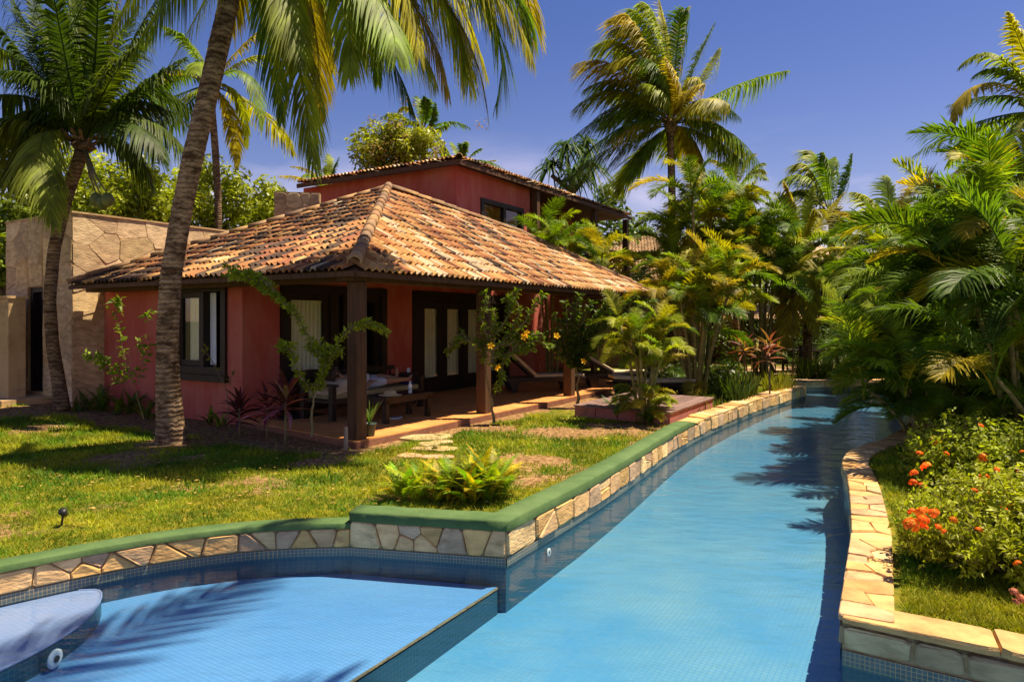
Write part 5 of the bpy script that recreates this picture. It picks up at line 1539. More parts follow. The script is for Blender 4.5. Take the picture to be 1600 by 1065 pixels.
def tree_at(label, px, py_top, py_mid, Y, wpx, n_clumps, per, size, color, seed, **k):
    c = at(px, py_mid, Y)
    rz = (py_mid - py_top) / F * Y; rx = wpx / 2 / F * Y
    return broad_tree(label, (c.x, c.y, 0), 0, tuple(c), (rx, rx * 0.8, rz), n_clumps, per, size, color, seed, **k)
G1, G2, G3 = (0.20, 0.26, 0.015), (0.30, 0.34, 0.018), (0.08, 0.13, 0.012)
tree_at('bright green leafy tree above the courtyard wall, right of the dark palm', 215, 245, 312, 19, 190, 70, 105, 0.085, G2, 1, clump=0.4)
tree_at('yellow-green leafy tree between the leaning trunk and the parapet', 335, 245, 315, 22, 190, 60, 105, 0.09, G2, 2, clump=0.4)
tree_at('leafy tree at the left picture edge behind the courtyard', 10, 310, 390, 18, 110, 50, 110, 0.1, G1, 3, clump=0.4)
tree_at('pale leafy tree right of the slender palm, over the parapet', 410, 285, 335, 24, 100, 24, 170, 0.1, G2, 4)
tree_at('tallest leafy tree, directly behind the dark palm crown at the left', 90, 200, 290, 24, 210, 60, 110, 0.12, G2, 5, clump=0.4)
tree_at('flowering tree with tawny sprays above the villa roof', 620, 190, 235, 23, 125, 34, 220, 0.085, (0.28, 0.30, 0.02), 6, group='leafy trees behind the villa')
tree_at('dense dark tree beyond the tower at the bend', 1320, 380, 470, 36, 150, 40, 180, 0.16, G3, 7, group='leafy trees beyond the pool')
tree_at('olive green tree behind the far roof', 1120, 330, 430, 34, 200, 40, 180, 0.16, G1, 8, group='leafy trees beyond the pool')
tree_at('dark tree behind the areca at the right end of the pool', 1480, 330, 450, 30, 220, 44, 180, 0.15, G3, 9, group='leafy trees beyond the pool')
tree_at('shadowy tree filling the gap behind the grove', 960, 300, 400, 32, 160, 40, 180, 0.15, G3, 10, group='leafy trees beyond the pool')
tree_at('dark tree at the right edge behind the arecas', 1590, 300, 460, 22, 200, 44, 190, 0.12, G3, 16, group='leafy trees beyond the pool')
# tawny flower sprays on the flowering tree
fl = [o for o in bpy.data.objects if o.get('label', '').startswith('flowering tree')][0]
r = np.random.default_rng(77)
c0 = np.array(at(622, 228, 22.2)) - np.array(fl.location)
V, Fc = leaf_cloud(c0 + r.normal(size=(30, 3)) * np.array([0.75, 0.5, 0.5]), np.full(30, 0.28), 24, 0.05, r)
obj('flower_sprays', mesh_np('flower_sprays', V, Fc), M['petal'], fl, (0.36, 0.26, 0.10))

# far woods closing the view
def woods():
    r = np.random.default_rng(5)
    cs, rs = [], []
    for i in range(210):
        x = r.uniform(-62, 66); y = r.uniform(44, 60)
        top = 5.2 + 2.2 * math.sin(x * 0.23) + r.uniform(-1, 1)
        for z in np.arange(0.8, top, 1.6):
            cs.append((x + r.uniform(-1, 1), y + r.uniform(-1, 1), z)); rs.append(r.uniform(1.0, 1.8))
    for i in range(60):
        x = r.uniform(-40, -14); y = r.uniform(17, 34)
        for z in np.arange(0.6, 4.2, 1.3):
            cs.append((x + r.uniform(-0.8, 0.8), y + r.uniform(-1, 1), z)); rs.append(r.uniform(0.8, 1.3))
    for i in range(60):
        x = r.uniform(15, 44); y = r.uniform(15, 36)
        for z in np.arange(0.6, 4.8, 1.3):
            cs.append((x + r.uniform(-0.8, 0.8), y + r.uniform(-1, 1), z)); rs.append(r.uniform(0.8, 1.3))
    V, Fc = leaf_cloud(cs, rs, 90, 0.24, r, 0.7)
    tag(obj('woods', mesh_np('woods', V, Fc), M['foliage_dark'], None, (0.09, 0.13, 0.014)), kind='stuff')
woods()

# pandanus beside the upper house: a head of drooping straps on a trunk
def pandanus():
    b = at(890, 300, 27); base = (b.x, b.y, 0)
    t = thing('screw_pine', 'screw pine with drooping strap leaves behind the balcony roof', 'tree', base)
    heads = [at(885, 232, 27), at(862, 262, 26.6), at(915, 225, 27.5), at(920, 260, 26.4), at(895, 275, 26)]
    tr = MB(); tr.tube([(0, 0, 0), (0.1, 0, 3.5), tuple(at(895, 300, 27) - Vector(base))], [0.22, 0.18, 0.14], 8)
    for h in heads: tr.tube([tuple(at(895, 300, 27) - Vector(base)), tuple(h - Vector(base) - Vector((0, 0, 0.3)))], [0.12, 0.08], 6)
    tr.build('trunk', M['treebark'], t, True)
    r = np.random.default_rng(3)
    for h in heads:
        n = 60
        a = r.random(n) * 6.283; el = r.uniform(-0.2, 1.3, n); L = r.uniform(0.9, 1.5, n)
        d = np.stack([np.cos(a) * np.cos(el), np.sin(a) * np.cos(el), np.sin(el)], -1)
        W = np.cross(d, [0, 0, 1.0]); W /= np.linalg.norm(W, axis=1, keepdims=True) + 1e-9
        V = np.empty((n, 5, 2, 3))
        for k, s in enumerate(np.linspace(0, 1, 5)):
            q = np.array(h - Vector(base)) + d * (L * s)[:, None] + np.array([0, 0, -1.0]) * (s ** 2.2 * L * 0.9)[:, None]
            wd = (0.035, 0.045, 0.04, 0.028, 0.004)[k]
            V[:, k, 0] = q - W * wd; V[:, k, 1] = q + W * wd
        bi = (np.arange(n) * 10)[:, None]
        Fc = np.concatenate([bi + np.array([[2 * k, 2 * k + 1, 2 * k + 3, 2 * k + 2]]) for k in range(4)])
        obj('leaf_head', mesh_np('leaf_head', V.reshape(-1, 3), Fc), M['frond'], t, (0.05, 0.10, 0.016))
pandanus()

# ------------------------------------------------------------------ garden plants
def leaf_sprig(name_mesh, pts, n_leaf, size, r, rosette=0.5):
    """verts and faces of pointed leaves in pairs along a twig given by points"""
    pts = np.asarray(pts, float)
    seg = np.linalg.norm(np.diff(pts, axis=0), axis=1); cum = np.concatenate([[0], np.cumsum(seg)])
    s = np.sort(r.random(n_leaf)) * cum[-1]
    P = np.stack([np.interp(s, cum, pts[:, k]) for k in range(3)], -1)
    e = np.clip(np.searchsorted(cum, s) - 1, 0, len(pts) - 2)
    T = (pts[e + 1] - pts[e]) / (seg[e][:, None] + 1e-9)
    d = r.normal(size=(n_leaf, 3)); d -= T * np.sum(d * T, 1, keepdims=True); d /= np.linalg.norm(d, axis=1, keepdims=True) + 1e-9
    d = d * 0.85 + T * 0.45 + np.array([0, 0, -0.12]); d /= np.linalg.norm(d, axis=1, keepdims=True)
    nr = np.cross(d, r.normal(size=(n_leaf, 3))) * 0.6 + np.array([0, 0, 0.9]); nr -= d * np.sum(nr * d, 1, keepdims=True); nr /= np.linalg.norm(nr, axis=1, keepdims=True) + 1e-9
    W = np.cross(d, nr)
    L = (size * (0.6 + 0.7 * r.random(n_leaf)))[:, None]
    P = P + d * 0.01
    V = np.stack([P, P + d * L * 0.4 + W * L * 0.23 + nr * L * 0.06, P + d * L * 0.45 - nr * L * 0.02, P + d * L * 0.4 - W * L * 0.23 + nr * L * 0.06, P + d * L - nr * L * 0.15], 1).reshape(-1, 3)
    b = (np.arange(n_leaf) * 5)[:, None]
    Fc = np.concatenate([b + np.array([[0, 1, 2]]), b + np.array([[1, 4, 2]]), b + np.array([[0, 2, 3]]), b + np.array([[3, 2, 4]])])
    return V, Fc

def flower_mesh(rad, petals=5):
    V, Fc = [(0, 0, -0.3 * rad)], []
    for k in range(petals):
        a = 2 * math.pi * k / petals
        for (da, rr, z) in ((-0.5, 0.55, 0.1), (-0.32, 0.95, 0.12), (0, 1.1, 0.0), (0.32, 0.95, 0.12), (0.5, 0.55, 0.1)):
            V.append((math.cos(a + da) * rr * rad, math.sin(a + da) * rr * rad, z * rad))
        b = 1 + k * 5
        Fc += [[0, b, b + 1], [0, b + 1, b + 2], [0, b + 2, b + 3], [0, b + 3, b + 4]]
    return mesh_np('flower', V, Fc)
ALLA = flower_mesh(0.06); ALLA.materials.append(M['petal'])

def vine_shrub(label, base, branches, Y, leaf, n_per_m, color, seed, flowers=(), stem_r=0.016, cat='shrub', name='climbing_shrub', group=None):
    """branches: lists of photo points; the first branch is the stem. Y: depth, or one per branch"""
    r = np.random.default_rng(seed)
    b = Vector(base)
    t = thing(name, label, cat, tuple(b), 0, group)
    st = MB(); Vs, Fs, o = [], [], 0
    for i, br in enumerate(branches):
        pts = []
        for k, q in enumerate(br):
            yy = q[2] if len(q) > 2 else Y
            pts.append(at(q[0], q[1], yy) - b + Vector((0, 0, 0)))
        m = len(pts)
        fine = [pts[0]]
        for a, c in zip(pts, pts[1:]):
            for s in (0.33, 0.66, 1.0): fine.append(a.lerp(c, s) + Vector(r.normal(size=3) * 0.012))
        st.tube(fine, [stem_r * (1 if i == 0 else 0.55) * (1 - 0.75 * k / len(fine)) for k in range(len(fine))], 6, False)
        L = sum((c - a).length for a, c in zip(fine, fine[1:]))
        nl = int(L * n_per_m * (0.0 if i == 0 else 1.0))
        if nl:
            V, Fc = leaf_sprig('f', [tuple(p) for p in fine], nl, leaf, r)
            Vs.append(V); Fs.append(Fc + o); o += len(V)
    st.build('stem', M['stem'], t, True)
    obj('foliage', mesh_np('foliage', np.concatenate(Vs), np.concatenate(Fs)), M['shrub_leaf'], t, color)
    for (fx, fy) in flowers:
        p = at(fx, fy, Y - 0.18) - b
        f = obj('flower', ALLA, None, t, (0.85, 0.5, 0.02))
        f.location = p; f.rotation_euler = Euler((R_(60) + r.normal() * 0.3, r.normal() * 0.3, r.normal() * 0.6))
    return t

# straggling shrub by the corner post
pb = gp(487, 682, 0.0)
vine_shrub('straggling shrub with bright green arching branches left of the corner post', pb,
    [[(487, 682), (488, 640), (492, 615), (500, 590)],
     [(500, 600), (505, 565), (480, 520), (460, 490), (430, 460), (400, 440), (360, 425)], [(470, 500), (440, 468), (410, 448), (375, 428), (352, 418)],
     [(440, 470), (415, 440), (385, 425), (352, 432)], [(428, 455), (400, 430), (370, 420)],
     [(495, 605), (515, 560), (530, 530), (550, 508), (580, 505), (606, 520)], [(545, 510), (575, 502), (603, 516)], [(500, 600), (512, 560), (498, 530)], [(512, 560), (490, 545), (484, 540)], [(505, 570), (520, 545), (500, 540), (490, 550)],
     [(515, 560), (530, 545), (537, 552)], [(490, 615), (470, 590), (460, 565), (448, 540), (434, 535)], [(460, 565), (455, 545), (460, 538)], [(455, 550), (440, 542), (432, 540)], [(492, 612), (505, 600), (490, 600)]],
    9.15, 0.075, 190, (0.24, 0.30, 0.02), 1, stem_r=0.022)
# allamandas climbing the second and third posts
Ya = 11.65
vine_shrub('allamanda with yellow flowers climbing the middle veranda post', gp(772, 662),
    [[(772, 660), (770, 630), (760, 590), (758, 560)], [(758, 570), (762, 530), (750, 490), (765, 470), (755, 455)], [(760, 540), (790, 500), (800, 470), (812, 452)], [(765, 550), (800, 530), (820, 500), (840, 470), (848, 460)],
     [(758, 545), (730, 530), (705, 540), (698, 555)], [(730, 528), (720, 520), (705, 545)], [(770, 545), (800, 520), (810, 490), (808, 470)], [(765, 560), (800, 550), (830, 535), (842, 520)], [(820, 540), (840, 530), (860, 545)],
     [(765, 565), (785, 580), (780, 600), (775, 612)], [(775, 545), (790, 560), (782, 590)], [(760, 560), (745, 540), (750, 520)], [(790, 540), (825, 520), (850, 525)], [(800, 545), (815, 530), (790, 520)], [(800, 490), (790, 465), (805, 455)], [(785, 560), (810, 548), (835, 545)],
     [(765, 530), (775, 500), (770, 480)]],
    Ya, 0.095, 120, (0.14, 0.21, 0.016), 2, flowers=((767, 540), (819, 526), (778, 574), (823, 520), (870, 524)), stem_r=0.03, group='allamandas on the veranda posts')
Yb_ = 13.9
vine_shrub('dense allamanda wrapped round the far veranda post', gp(902, 634),
    [[(902, 632), (903, 600), (900, 570)]] + [[(900, 575), (890 + dx * 0.5, 540 + dy * 0.5), (895 + dx, 520 + dy)] for dx, dy in
     ((-35, 15), (-20, -20), (-10, -50), (10, -60), (30, -50), (40, -30), (30, 0), (45, 10), (-40, -5), (20, 40), (-5, 30), (35, 30), (-25, 35), (5, -30), (60, -55), (80, -50), (55, -35), (-30, -30), (0, 0), (15, -10), (100, -60), (115, -50))],
    Yb_, 0.11, 125, (0.085, 0.14, 0.013), 3, flowers=((912, 564), (1003, 505), (870, 525)), stem_r=0.035, group='allamandas on the veranda posts')
# thin shrub against the left wall
vine_shrub('thin shrub with sparse leaves against the left red wall', gp(225, 655),
    [[(225, 655), (215, 620), (205, 590)], [(208, 600), (195, 560), (185, 510), (182, 490), (178, 465)], [(190, 480), (180, 470), (172, 478)], [(182, 470), (190, 465), (186, 485)], [(215, 600), (225, 560), (235, 540), (230, 525)], [(225, 540), (215, 535), (222, 545)], [(235, 500), (228, 490), (242, 488)],
     [(190, 600), (160, 565), (130, 550)], [(170, 575), (150, 560), (135, 555)], [(200, 600), (175, 570), (155, 560)], [(160, 580), (165, 560), (150, 555)], [(180, 580), (200, 575), (212, 580)]],
    11.0, 0.11, 55, (0.18, 0.25, 0.018), 4, stem_r=0.01)
vine_shrub('bare twiggy shrub under the left window', gp(370, 660), [[(358, 668), (356, 620), (345, 585), (330, 560)], [(340, 580), (328, 555), (322, 545)], [(352, 600), (366, 585), (368, 578)], [(330, 560), (318, 545), (324, 540)]], 10.3, 0.07, 34, (0.18, 0.2, 0.025), 5, stem_r=0.009)

# cordylines: each leaf its own piece
def strap_leaf(L, w, curve, n=5):
    V = []
    for k in range(n + 1):
        s = k / n
        ww = w * (0.35 + 1.6 * s * (1 - s) * 1.6) * (1 if s < 1 else 0.03)
        ww = w * max(0.04, math.sin(math.pi * min(1, s * 0.92 + 0.1)))
        x, z = L * (s - 0.15 * curve * s * s), -curve * L * s * s * 0.6
        V += [(x, -ww / 2, z + ww * 0.25), (x, 0, z), (x, ww / 2, z + ww * 0.25)]
    Fc = []
    for k in range(n):
        Fc += [[3 * k, 3 * k + 1, 3 * k + 4, 3 * k + 3], [3 * k + 1, 3 * k + 2, 3 * k + 5, 3 * k + 4]]
    me = mesh_np('leaf', V, Fc, True); me.materials.append(M['shrub_leaf'])
    return me
STRAPS = [strap_leaf(0.36, 0.055, c) for c in (0.15, 0.4, 0.7)]
def cordyline(label, base, h, n, cols, seed, sc=1.0, group='cordylines', heads=1):
    r = random.Random(seed + 300)
    t = thing('cordyline', label, 'cordyline', tuple(base), 0, group)
    tops = []
    st = MB()
    for q in range(heads):
        dx, dy = (r.uniform(-0.12, 0.12), r.uniform(-0.06, 0.06)) if q else (0, 0)
        hh = h * (1 - 0.2 * q)
        st.tube([(0, 0, -0.02), (dx * 0.3, dy * 0.3, hh * 0.5), (dx, dy, hh)], [0.014 * sc, 0.012 * sc, 0.010 * sc], 7)
        tops.append(Vector((dx, dy, hh)))
    st.build('stem', M['stem'], t, True)
    for k in range(n):
        tp = tops[k % heads]
        el = R_(80 - 95 * (k / n)) + r.uniform(-0.15, 0.15)
        o = obj('leaf', r.choice(STRAPS), None, t, tuple(v * r.uniform(0.7, 1.3) for v in r.choice(cols)))
        o.location = tp - Vector((0, 0, 0.16 * sc * k / n))
        o.rotation_euler = Euler((r.uniform(-0.4, 0.4), -el, k * 2.399), 'XYZ')
        s = sc * r.uniform(0.75, 1.15); o.scale = (s, s, s)
    return t
PUR = [(0.12, 0.03, 0.035), (0.17, 0.04, 0.05), (0.09, 0.03, 0.03)]
PURP = PUR + [(0.42, 0.16, 0.15)]
cordyline('purple cordyline nearest the palm trunk, in the bed by the villa corner', gp(374, 684), 0.5, 30, PUR, 1, 1.15, heads=2)
cordyline('purple cordyline with a pink leaf, middle one of the bed by the villa corner', gp(417, 688), 0.55, 24, PURP, 2, 1.15)
cordyline('tallest purple cordyline of the bed, nearest the corner post', gp(446, 700), 0.72, 34, PURP, 3, 1.35)
RED = [(0.28, 0.09, 0.07), (0.2, 0.05, 0.05), (0.34, 0.14, 0.1)]
cordyline('red cordyline among the grasses by the far channel wall', (5.95, 15.75, 0), 1.25, 30, RED, 4, 1.25, heads=2)
cordyline('red cordyline behind the grasses, left of the other red one', (6.0, 17.6, 0), 1.1, 22, RED, 5, 1.3)
cordyline('tall green and red cordyline on a thin stem before the tower', (8.2, 19.9, 0), 2.6, 26, [(0.16, 0.15, 0.03), (0.28, 0.12, 0.05), (0.1, 0.14, 0.02)], 6, 2.0)

# ferns: leaf shapes copied
def fern_protos():
    out = []
    for k, (p0, bend) in enumerate(((86, 50), (76, 60), (62, 75), (80, 95), (48, 60))):
        pts, p = [], np.zeros(3)
        for i in range(13):
            pts.append(p.copy()); ar = math.radians(p0 - bend * (i / 12) ** 1.3); p = p + np.array([math.cos(ar), 0, math.sin(ar)]) / 12
        Q = 2 * pts[6] - 0.5 * (pts[0] + pts[12])
        me = frond_mesh('frond', [pts[0], Q, pts[12]], 36, 0.12, 0.03, 0.12, t0=0.1, up_lift=0.12, ang=(5, 20), r=np.random.default_rng(k + 200), rach=0.008, segs=2)
        me.materials.append(M['shrub_leaf']); out.append(me)
    return out
FERN = fern_protos()
def fern(label, spots, L, n, cols, seed, group='ferns'):
    r = random.Random(seed + 500)
    b = Vector(spots[0])
    t = thing('fern', label, 'fern', tuple(b), 0, group)
    for s in spots:
        for k in range(n):
            o = place_leaf(t, r.choice(FERN), Vector(s) - b + Vector((r.uniform(-.08, .08), r.uniform(-.06, .06), 0)), k * 2.399 + r.random(), L * r.uniform(0.65, 1.2), tuple(v * r.uniform(0.7, 1.3) for v in r.choice(cols)), r.uniform(-0.2, 0.2), r.uniform(-0.2, 0.15))
YG = [(0.36, 0.38, 0.02), (0.46, 0.40, 0.02), (0.28, 0.34, 0.018), (0.18, 0.25, 0.015)]
fern('clump of yellow-green ferns at the bend of the green coping, taller right half', [gp(730, 785), gp(755, 783), gp(745, 762), gp(775, 778), gp(708, 780), gp(745, 770)], 0.47, 34, YG, 1)
fern('lower spreading ferns at the left of the clump by the green coping', [gp(690, 783), gp(650, 780), gp(665, 770), gp(625, 778)], 0.38, 24, YG, 2)
DF = [(0.09, 0.15, 0.012), (0.13, 0.20, 0.014), (0.06, 0.11, 0.012)]
fern('dark ferns at the foot of the left red wall', [gp(180, 650), gp(205, 648), gp(160, 646), gp(230, 655), gp(140, 645)], 0.55, 12, DF, 3)
fern('small fern tuft right of the leaning palm trunk', [gp(325, 664), gp(345, 668)], 0.34, 11, DF + YG[2:], 4)
fern('dark ferns under the young areca by the deck', [gp(985, 655), gp(1015, 662), gp(960, 648)], 0.5, 12, DF, 5)
fern('ferns in the corner of the courtyard doorstep', [gp(122, 648), gp(112, 640)], 0.42, 11, DF, 6)

def blade_clump(label, name, spots, h, n, cols, seed, w=0.012, cat='ornamental grass', group='grasses by the channel'):
    r = np.random.default_rng(seed + 800)
    b = np.array(spots[0], float)
    t = thing(name, label, cat, tuple(b), 0, group)
    for ci, c in enumerate(cols):
        P = np.repeat(np.asarray(spots, float) - b, n // len(cols), axis=0); m = len(P)
        P = P + r.normal(size=(m, 3)) * np.array([0.09, 0.09, 0])
        a = r.random(m) * 6.283; lean = r.uniform(0.1, 0.75, m); L = h * r.uniform(0.6, 1.15, m)
        d = np.stack([np.cos(a) * lean, np.sin(a) * lean, np.ones(m)], -1); d /= np.linalg.norm(d, axis=1, keepdims=True)
        W = np.stack([-np.sin(a + 0.8), np.cos(a + 0.8), np.zeros(m)], -1)
        V = np.empty((m, 4, 2, 3))
        for k, s in enumerate((0, 0.4, 0.75, 1.0)):
            q = P + d * (L * s)[:, None] + np.array([0, 0, -1.0]) * (0.3 * lean * L * s ** 2)[:, None]
            wd = w * (0.8, 1.0, 0.7, 0.08)[k]
            V[:, k, 0] = q - W * wd; V[:, k, 1] = q + W * wd
        bi = (np.arange(m) * 8)[:, None]
        Fc = np.concatenate([bi + np.array([[2 * k, 2 * k + 1, 2 * k + 3, 2 * k + 2]]) for k in range(3)])
        obj('blades', mesh_np('blades', V.reshape(-1, 3), Fc), M['shrub_leaf'], t, c)
    return t
blade_clump('dark upright iris-like clump right of the deck', 'iris_clump', [(4.75, 14.5, 0), (4.95, 14.8, 0), (4.6, 14.9, 0)], 0.75, 60, [(0.04, 0.075, 0.015), (0.07, 0.11, 0.016)], 1)
blade_clump('mid-green spidery grasses along the far channel wall', 'grass_clump', [(5.2, 15.4, 0), (5.5, 15.8, 0), (5.2, 16.2, 0), (5.7, 16.4, 0), (5.9, 16.9, 0)], 0.55, 70, [(0.12, 0.15, 0.025), (0.18, 0.19, 0.04)], 2)
blade_clump('bright yellow-green grasses at the bend of the channel wall', 'grass_clump', [(6.3, 16.5, 0), (6.6, 16.9, 0), (6.9, 17.3, 0), (7.1, 17.7, 0), (6.6, 17.4, 0)], 0.5, 80, [(0.28, 0.27, 0.03), (0.22, 0.24, 0.025)], 3)
blade_clump('bright green bushy tufts on top of the far pool end wall', 'grass_clump', [(8.6 + 0.32 * i, 20.2 + 0.25 * (i % 2), 0) for i in range(9)], 0.75, 80, [(0.20, 0.24, 0.025), (0.13, 0.19, 0.02)], 4, 0.018)
blade_clump('loose weeds at the foot of the channel coping by the deck', 'weed_tuft', [(3.3, 12.8, 0), (3.7, 13.4, 0), (4.2, 14.0, 0)], 0.25, 30, [(0.12, 0.15, 0.02)], 5)

# ixora hedge with orange flower heads
def ixora_flower():
    r = np.random.default_rng(9)
    V, Fc = [], []
    for k in range(46):
        d = r.normal(size=3); d[2] = abs(d[2]); d /= np.linalg.norm(d)
        c = d * np.array([1, 1, 0.7]) * 0.045 * (0.8 + 0.3 * r.random())
        a = np.cross(d, [0.3, 0.5, 0.8]); a /= np.linalg.norm(a); b = np.cross(d, a); s = 0.016
        o = len(V); V += [tuple(c - a * s), tuple(c - b * s), tuple(c + a * s), tuple(c + b * s)]; Fc.append([o, o + 1, o + 2, o + 3])
    me = mesh_np('flower_head', V, Fc); me.materials.append(M['petal']); return me
IXO = ixora_flower()
def ixora(label, base, size, n_twigs, leaf, col, seed, flowers, fcol=(0.95, 0.22, 0.02)):
    r = np.random.default_rng(seed + 40)
    t = thing('ixora_bush', label, 'flower bush', tuple(base), 0, 'ixora bushes')
    st = MB(); Vs, Fs, o = [], [], 0
    tips = []
    for k in range(n_twigs):
        a = r.random() * 6.283; q = math.sqrt(r.random())
        tx, ty = math.cos(a) * q * size[0], math.sin(a) * q * size[1]
        dome = math.sqrt(max(0.0, 1 - 0.75 * q * q))
        tz = size[2] * dome * (r.uniform(0.55, 1.06) if r.random() < 0.6 else r.uniform(0.15, 0.6))
        b0 = Vector((tx * 0.3 + r.normal() * 0.04, ty * 0.3 + r.normal() * 0.04, 0))
        tip = Vector((tx, ty, tz)); mid = b0.lerp(tip, 0.55) + Vector((0, 0, 0.08))
        if k % 3 == 0: st.tube([b0, mid, tip], [0.009, 0.006, 0.002], 5, False)
        fine = [mid.lerp(tip, 0.0), mid.lerp(tip, 0.5), tip + Vector((0, 0, 0.03))]
        V, Fc = leaf_sprig('f', [tuple(p) for p in fine], 16, leaf, r)
        Vs.append(V); Fs.append(Fc + o); o += len(V); tips.append(tip)
    st.build('stem', M['stem'], t, True)
    obj('foliage', mesh_np('foliage', np.concatenate(Vs), np.concatenate(Fs)), M['shrub_leaf'], t, col)
    for k in range(len(tips) // 34):
        tip = tips[(k * 97) % len(tips)]
        if tip.y < size[1] * 0.4 and tip.z > size[2] * 0.55:
            f = obj('flower_head', IXO, None, t, tuple(v * r.uniform(0.8, 1.15) for v in fcol))
            s = r.uniform(0.3, 0.55); f.location = tip + Vector((0, -0.01, 0.05)); f.scale = (s, s, s); f.rotation_euler = (R_(30), 0, r.random() * 6)
    for (fx, fy, Yf, s) in flowers:
        f = obj('flower_head', IXO, None, t, tuple(v * r.uniform(0.8, 1.15) for v in fcol))
        f.location = at(fx, fy, Yf) - Vector(base); f.scale = (s, s, s); f.rotation_euler = (R_(35) + r.normal() * 0.2, r.normal() * 0.2, r.random() * 6)
    return t
ixora('ixora hedge full of orange flowers beside the flagstone coping, nearest the camera', (3.76, 4.85, 0), (1.0, 0.70, 0.72), 1500, 0.05, (0.33, 0.36, 0.022), 1,
    ((1424, 820, 4.62, 1.15), (1441, 800, 4.7, 1.0), (1443, 812, 4.6, 0.8), (1459, 802, 4.65, 0.85), (1425, 799, 4.75, 0.6), (1444, 823, 4.6, 0.6), (1466, 823, 4.6, 0.5), (1490, 812, 4.6, 0.55), (1530, 828, 4.5, 0.55), (1475, 830, 4.55, 0.4),
     (1537, 747, 5.3, 0.9), (1530, 761, 5.2, 0.7), (1541, 773, 5.1, 0.8), (1540, 784, 5.0, 0.6), (1576, 773, 5.1, 0.8), (1577, 790, 4.9, 0.6), (1594, 772, 5.1, 0.6), (1595, 792, 5.0, 0.7), (1590, 880, 4.3, 0.5)))
ixora('smaller ixora bush with a few orange flowers behind the hedge, by the wall bend', (4.95, 7.15, 0), (0.80, 0.85, 0.8), 640, 0.058, (0.27, 0.32, 0.02), 2,
    ((1463, 689, 7.2, 1.2), (1447, 729, 6.4, 1.1), (1428, 739, 6.3, 0.8), (1427, 754, 6.1, 0.8), (1442, 759, 6.1, 0.8), (1437, 708, 7.0, 0.7), (1478, 709, 7.0, 0.7)))
ixora('leafy ixora with upright shoots under the areca at the right edge', (5.9, 6.9, 0), (0.85, 0.6, 0.74), 480, 0.058, (0.20, 0.26, 0.018), 3, ((1536, 716, 6.6, 1.1), (1590, 735, 6.6, 0.8)))
ixora('low ixora at the bottom right edge with faded pink flowers', (3.95, 4.3, 0), (0.35, 0.2, 0.3), 80, 0.055, (0.15, 0.16, 0.025), 4, ((1585, 925, 4.1, 0.6), (1596, 935, 4.1, 0.6), (1588, 940, 4.1, 0.5)), (0.5, 0.16, 0.11))
# low shade planting behind the hedge
def undergrowth():
    r = np.random.default_rng(15)
    cs, rs = [], []
    for i in range(70):
        y = r.uniform(7.5, 18); x = 1.96 + 0.56 * (y - 4.05) + r.uniform(1.6, 6.0) + (0.8 if y > 12 else 0)
        cs.append((x, y, r.uniform(0.15, 0.7))); rs.append(r.uniform(0.35, 0.6))
    for i in range(40):
        p = lw(r.uniform(9, 12), r.uniform(-2.6, -0.8)); 
        cs.append((p.x, p.y, r.uniform(0.1, 0.4))); rs.append(r.uniform(0.25, 0.45))
    for i in range(70):
        cs.append((r.uniform(4.5, 16), r.uniform(25.5, 31), r.uniform(0.2, 1.5))); rs.append(r.uniform(0.5, 0.9))
    V, Fc = leaf_cloud(cs, rs, 150, 0.06, r, 0.7)
    tag(obj('undergrowth', mesh_np('undergrowth', V, Fc), M['leaf'], None, (0.06, 0.095, 0.013)), kind='stuff')
undergrowth()

# ------------------------------------------------------------------ deck, stepping stones and garden things
deck = thing('timber_deck', 'low weathered timber deck on pink plastered blocks in front of the villa', 'deck', tuple(lw(4.25, -3.1)), VA)
DW, DD = 2.6, 1.85                                   # along u, along v
for k in range(4):
    a = k * DW / 4
    m = MB(); m.box((a + 0.008, 0.03, -0.05), (a + DW / 4 - 0.008, 0.15, 0.185)); m.build('plinth_block', M['pink'], deck)
for k in range(4):
    a = 0.15 + k * (DD - 0.15) / 4
    m = MB(); m.box((0.03, a + 0.008, -0.05), (0.15, a + (DD - 0.15) / 4 - 0.008, 0.185)); m.build('plinth_block', M['pink'], deck)
m = MB(); m.box((0.16, 0.16, -0.05), (DW - 0.03, DD - 0.03, 0.17)); m.build('deck_core', M['darkwood'], deck)
for k in range(13):
    b = k * DD / 13
    c = rnd.uniform(0.8, 1.2)
    MB().box((-0.02 + rnd.uniform(-0.01, 0.01), b + 0.004, 0.19), (DW + 0.02, b + DD / 13 - 0.006, 0.215 + rnd.random() * 0.004)).build('plank', M['deckwood'], deck, False, (c, c, c))

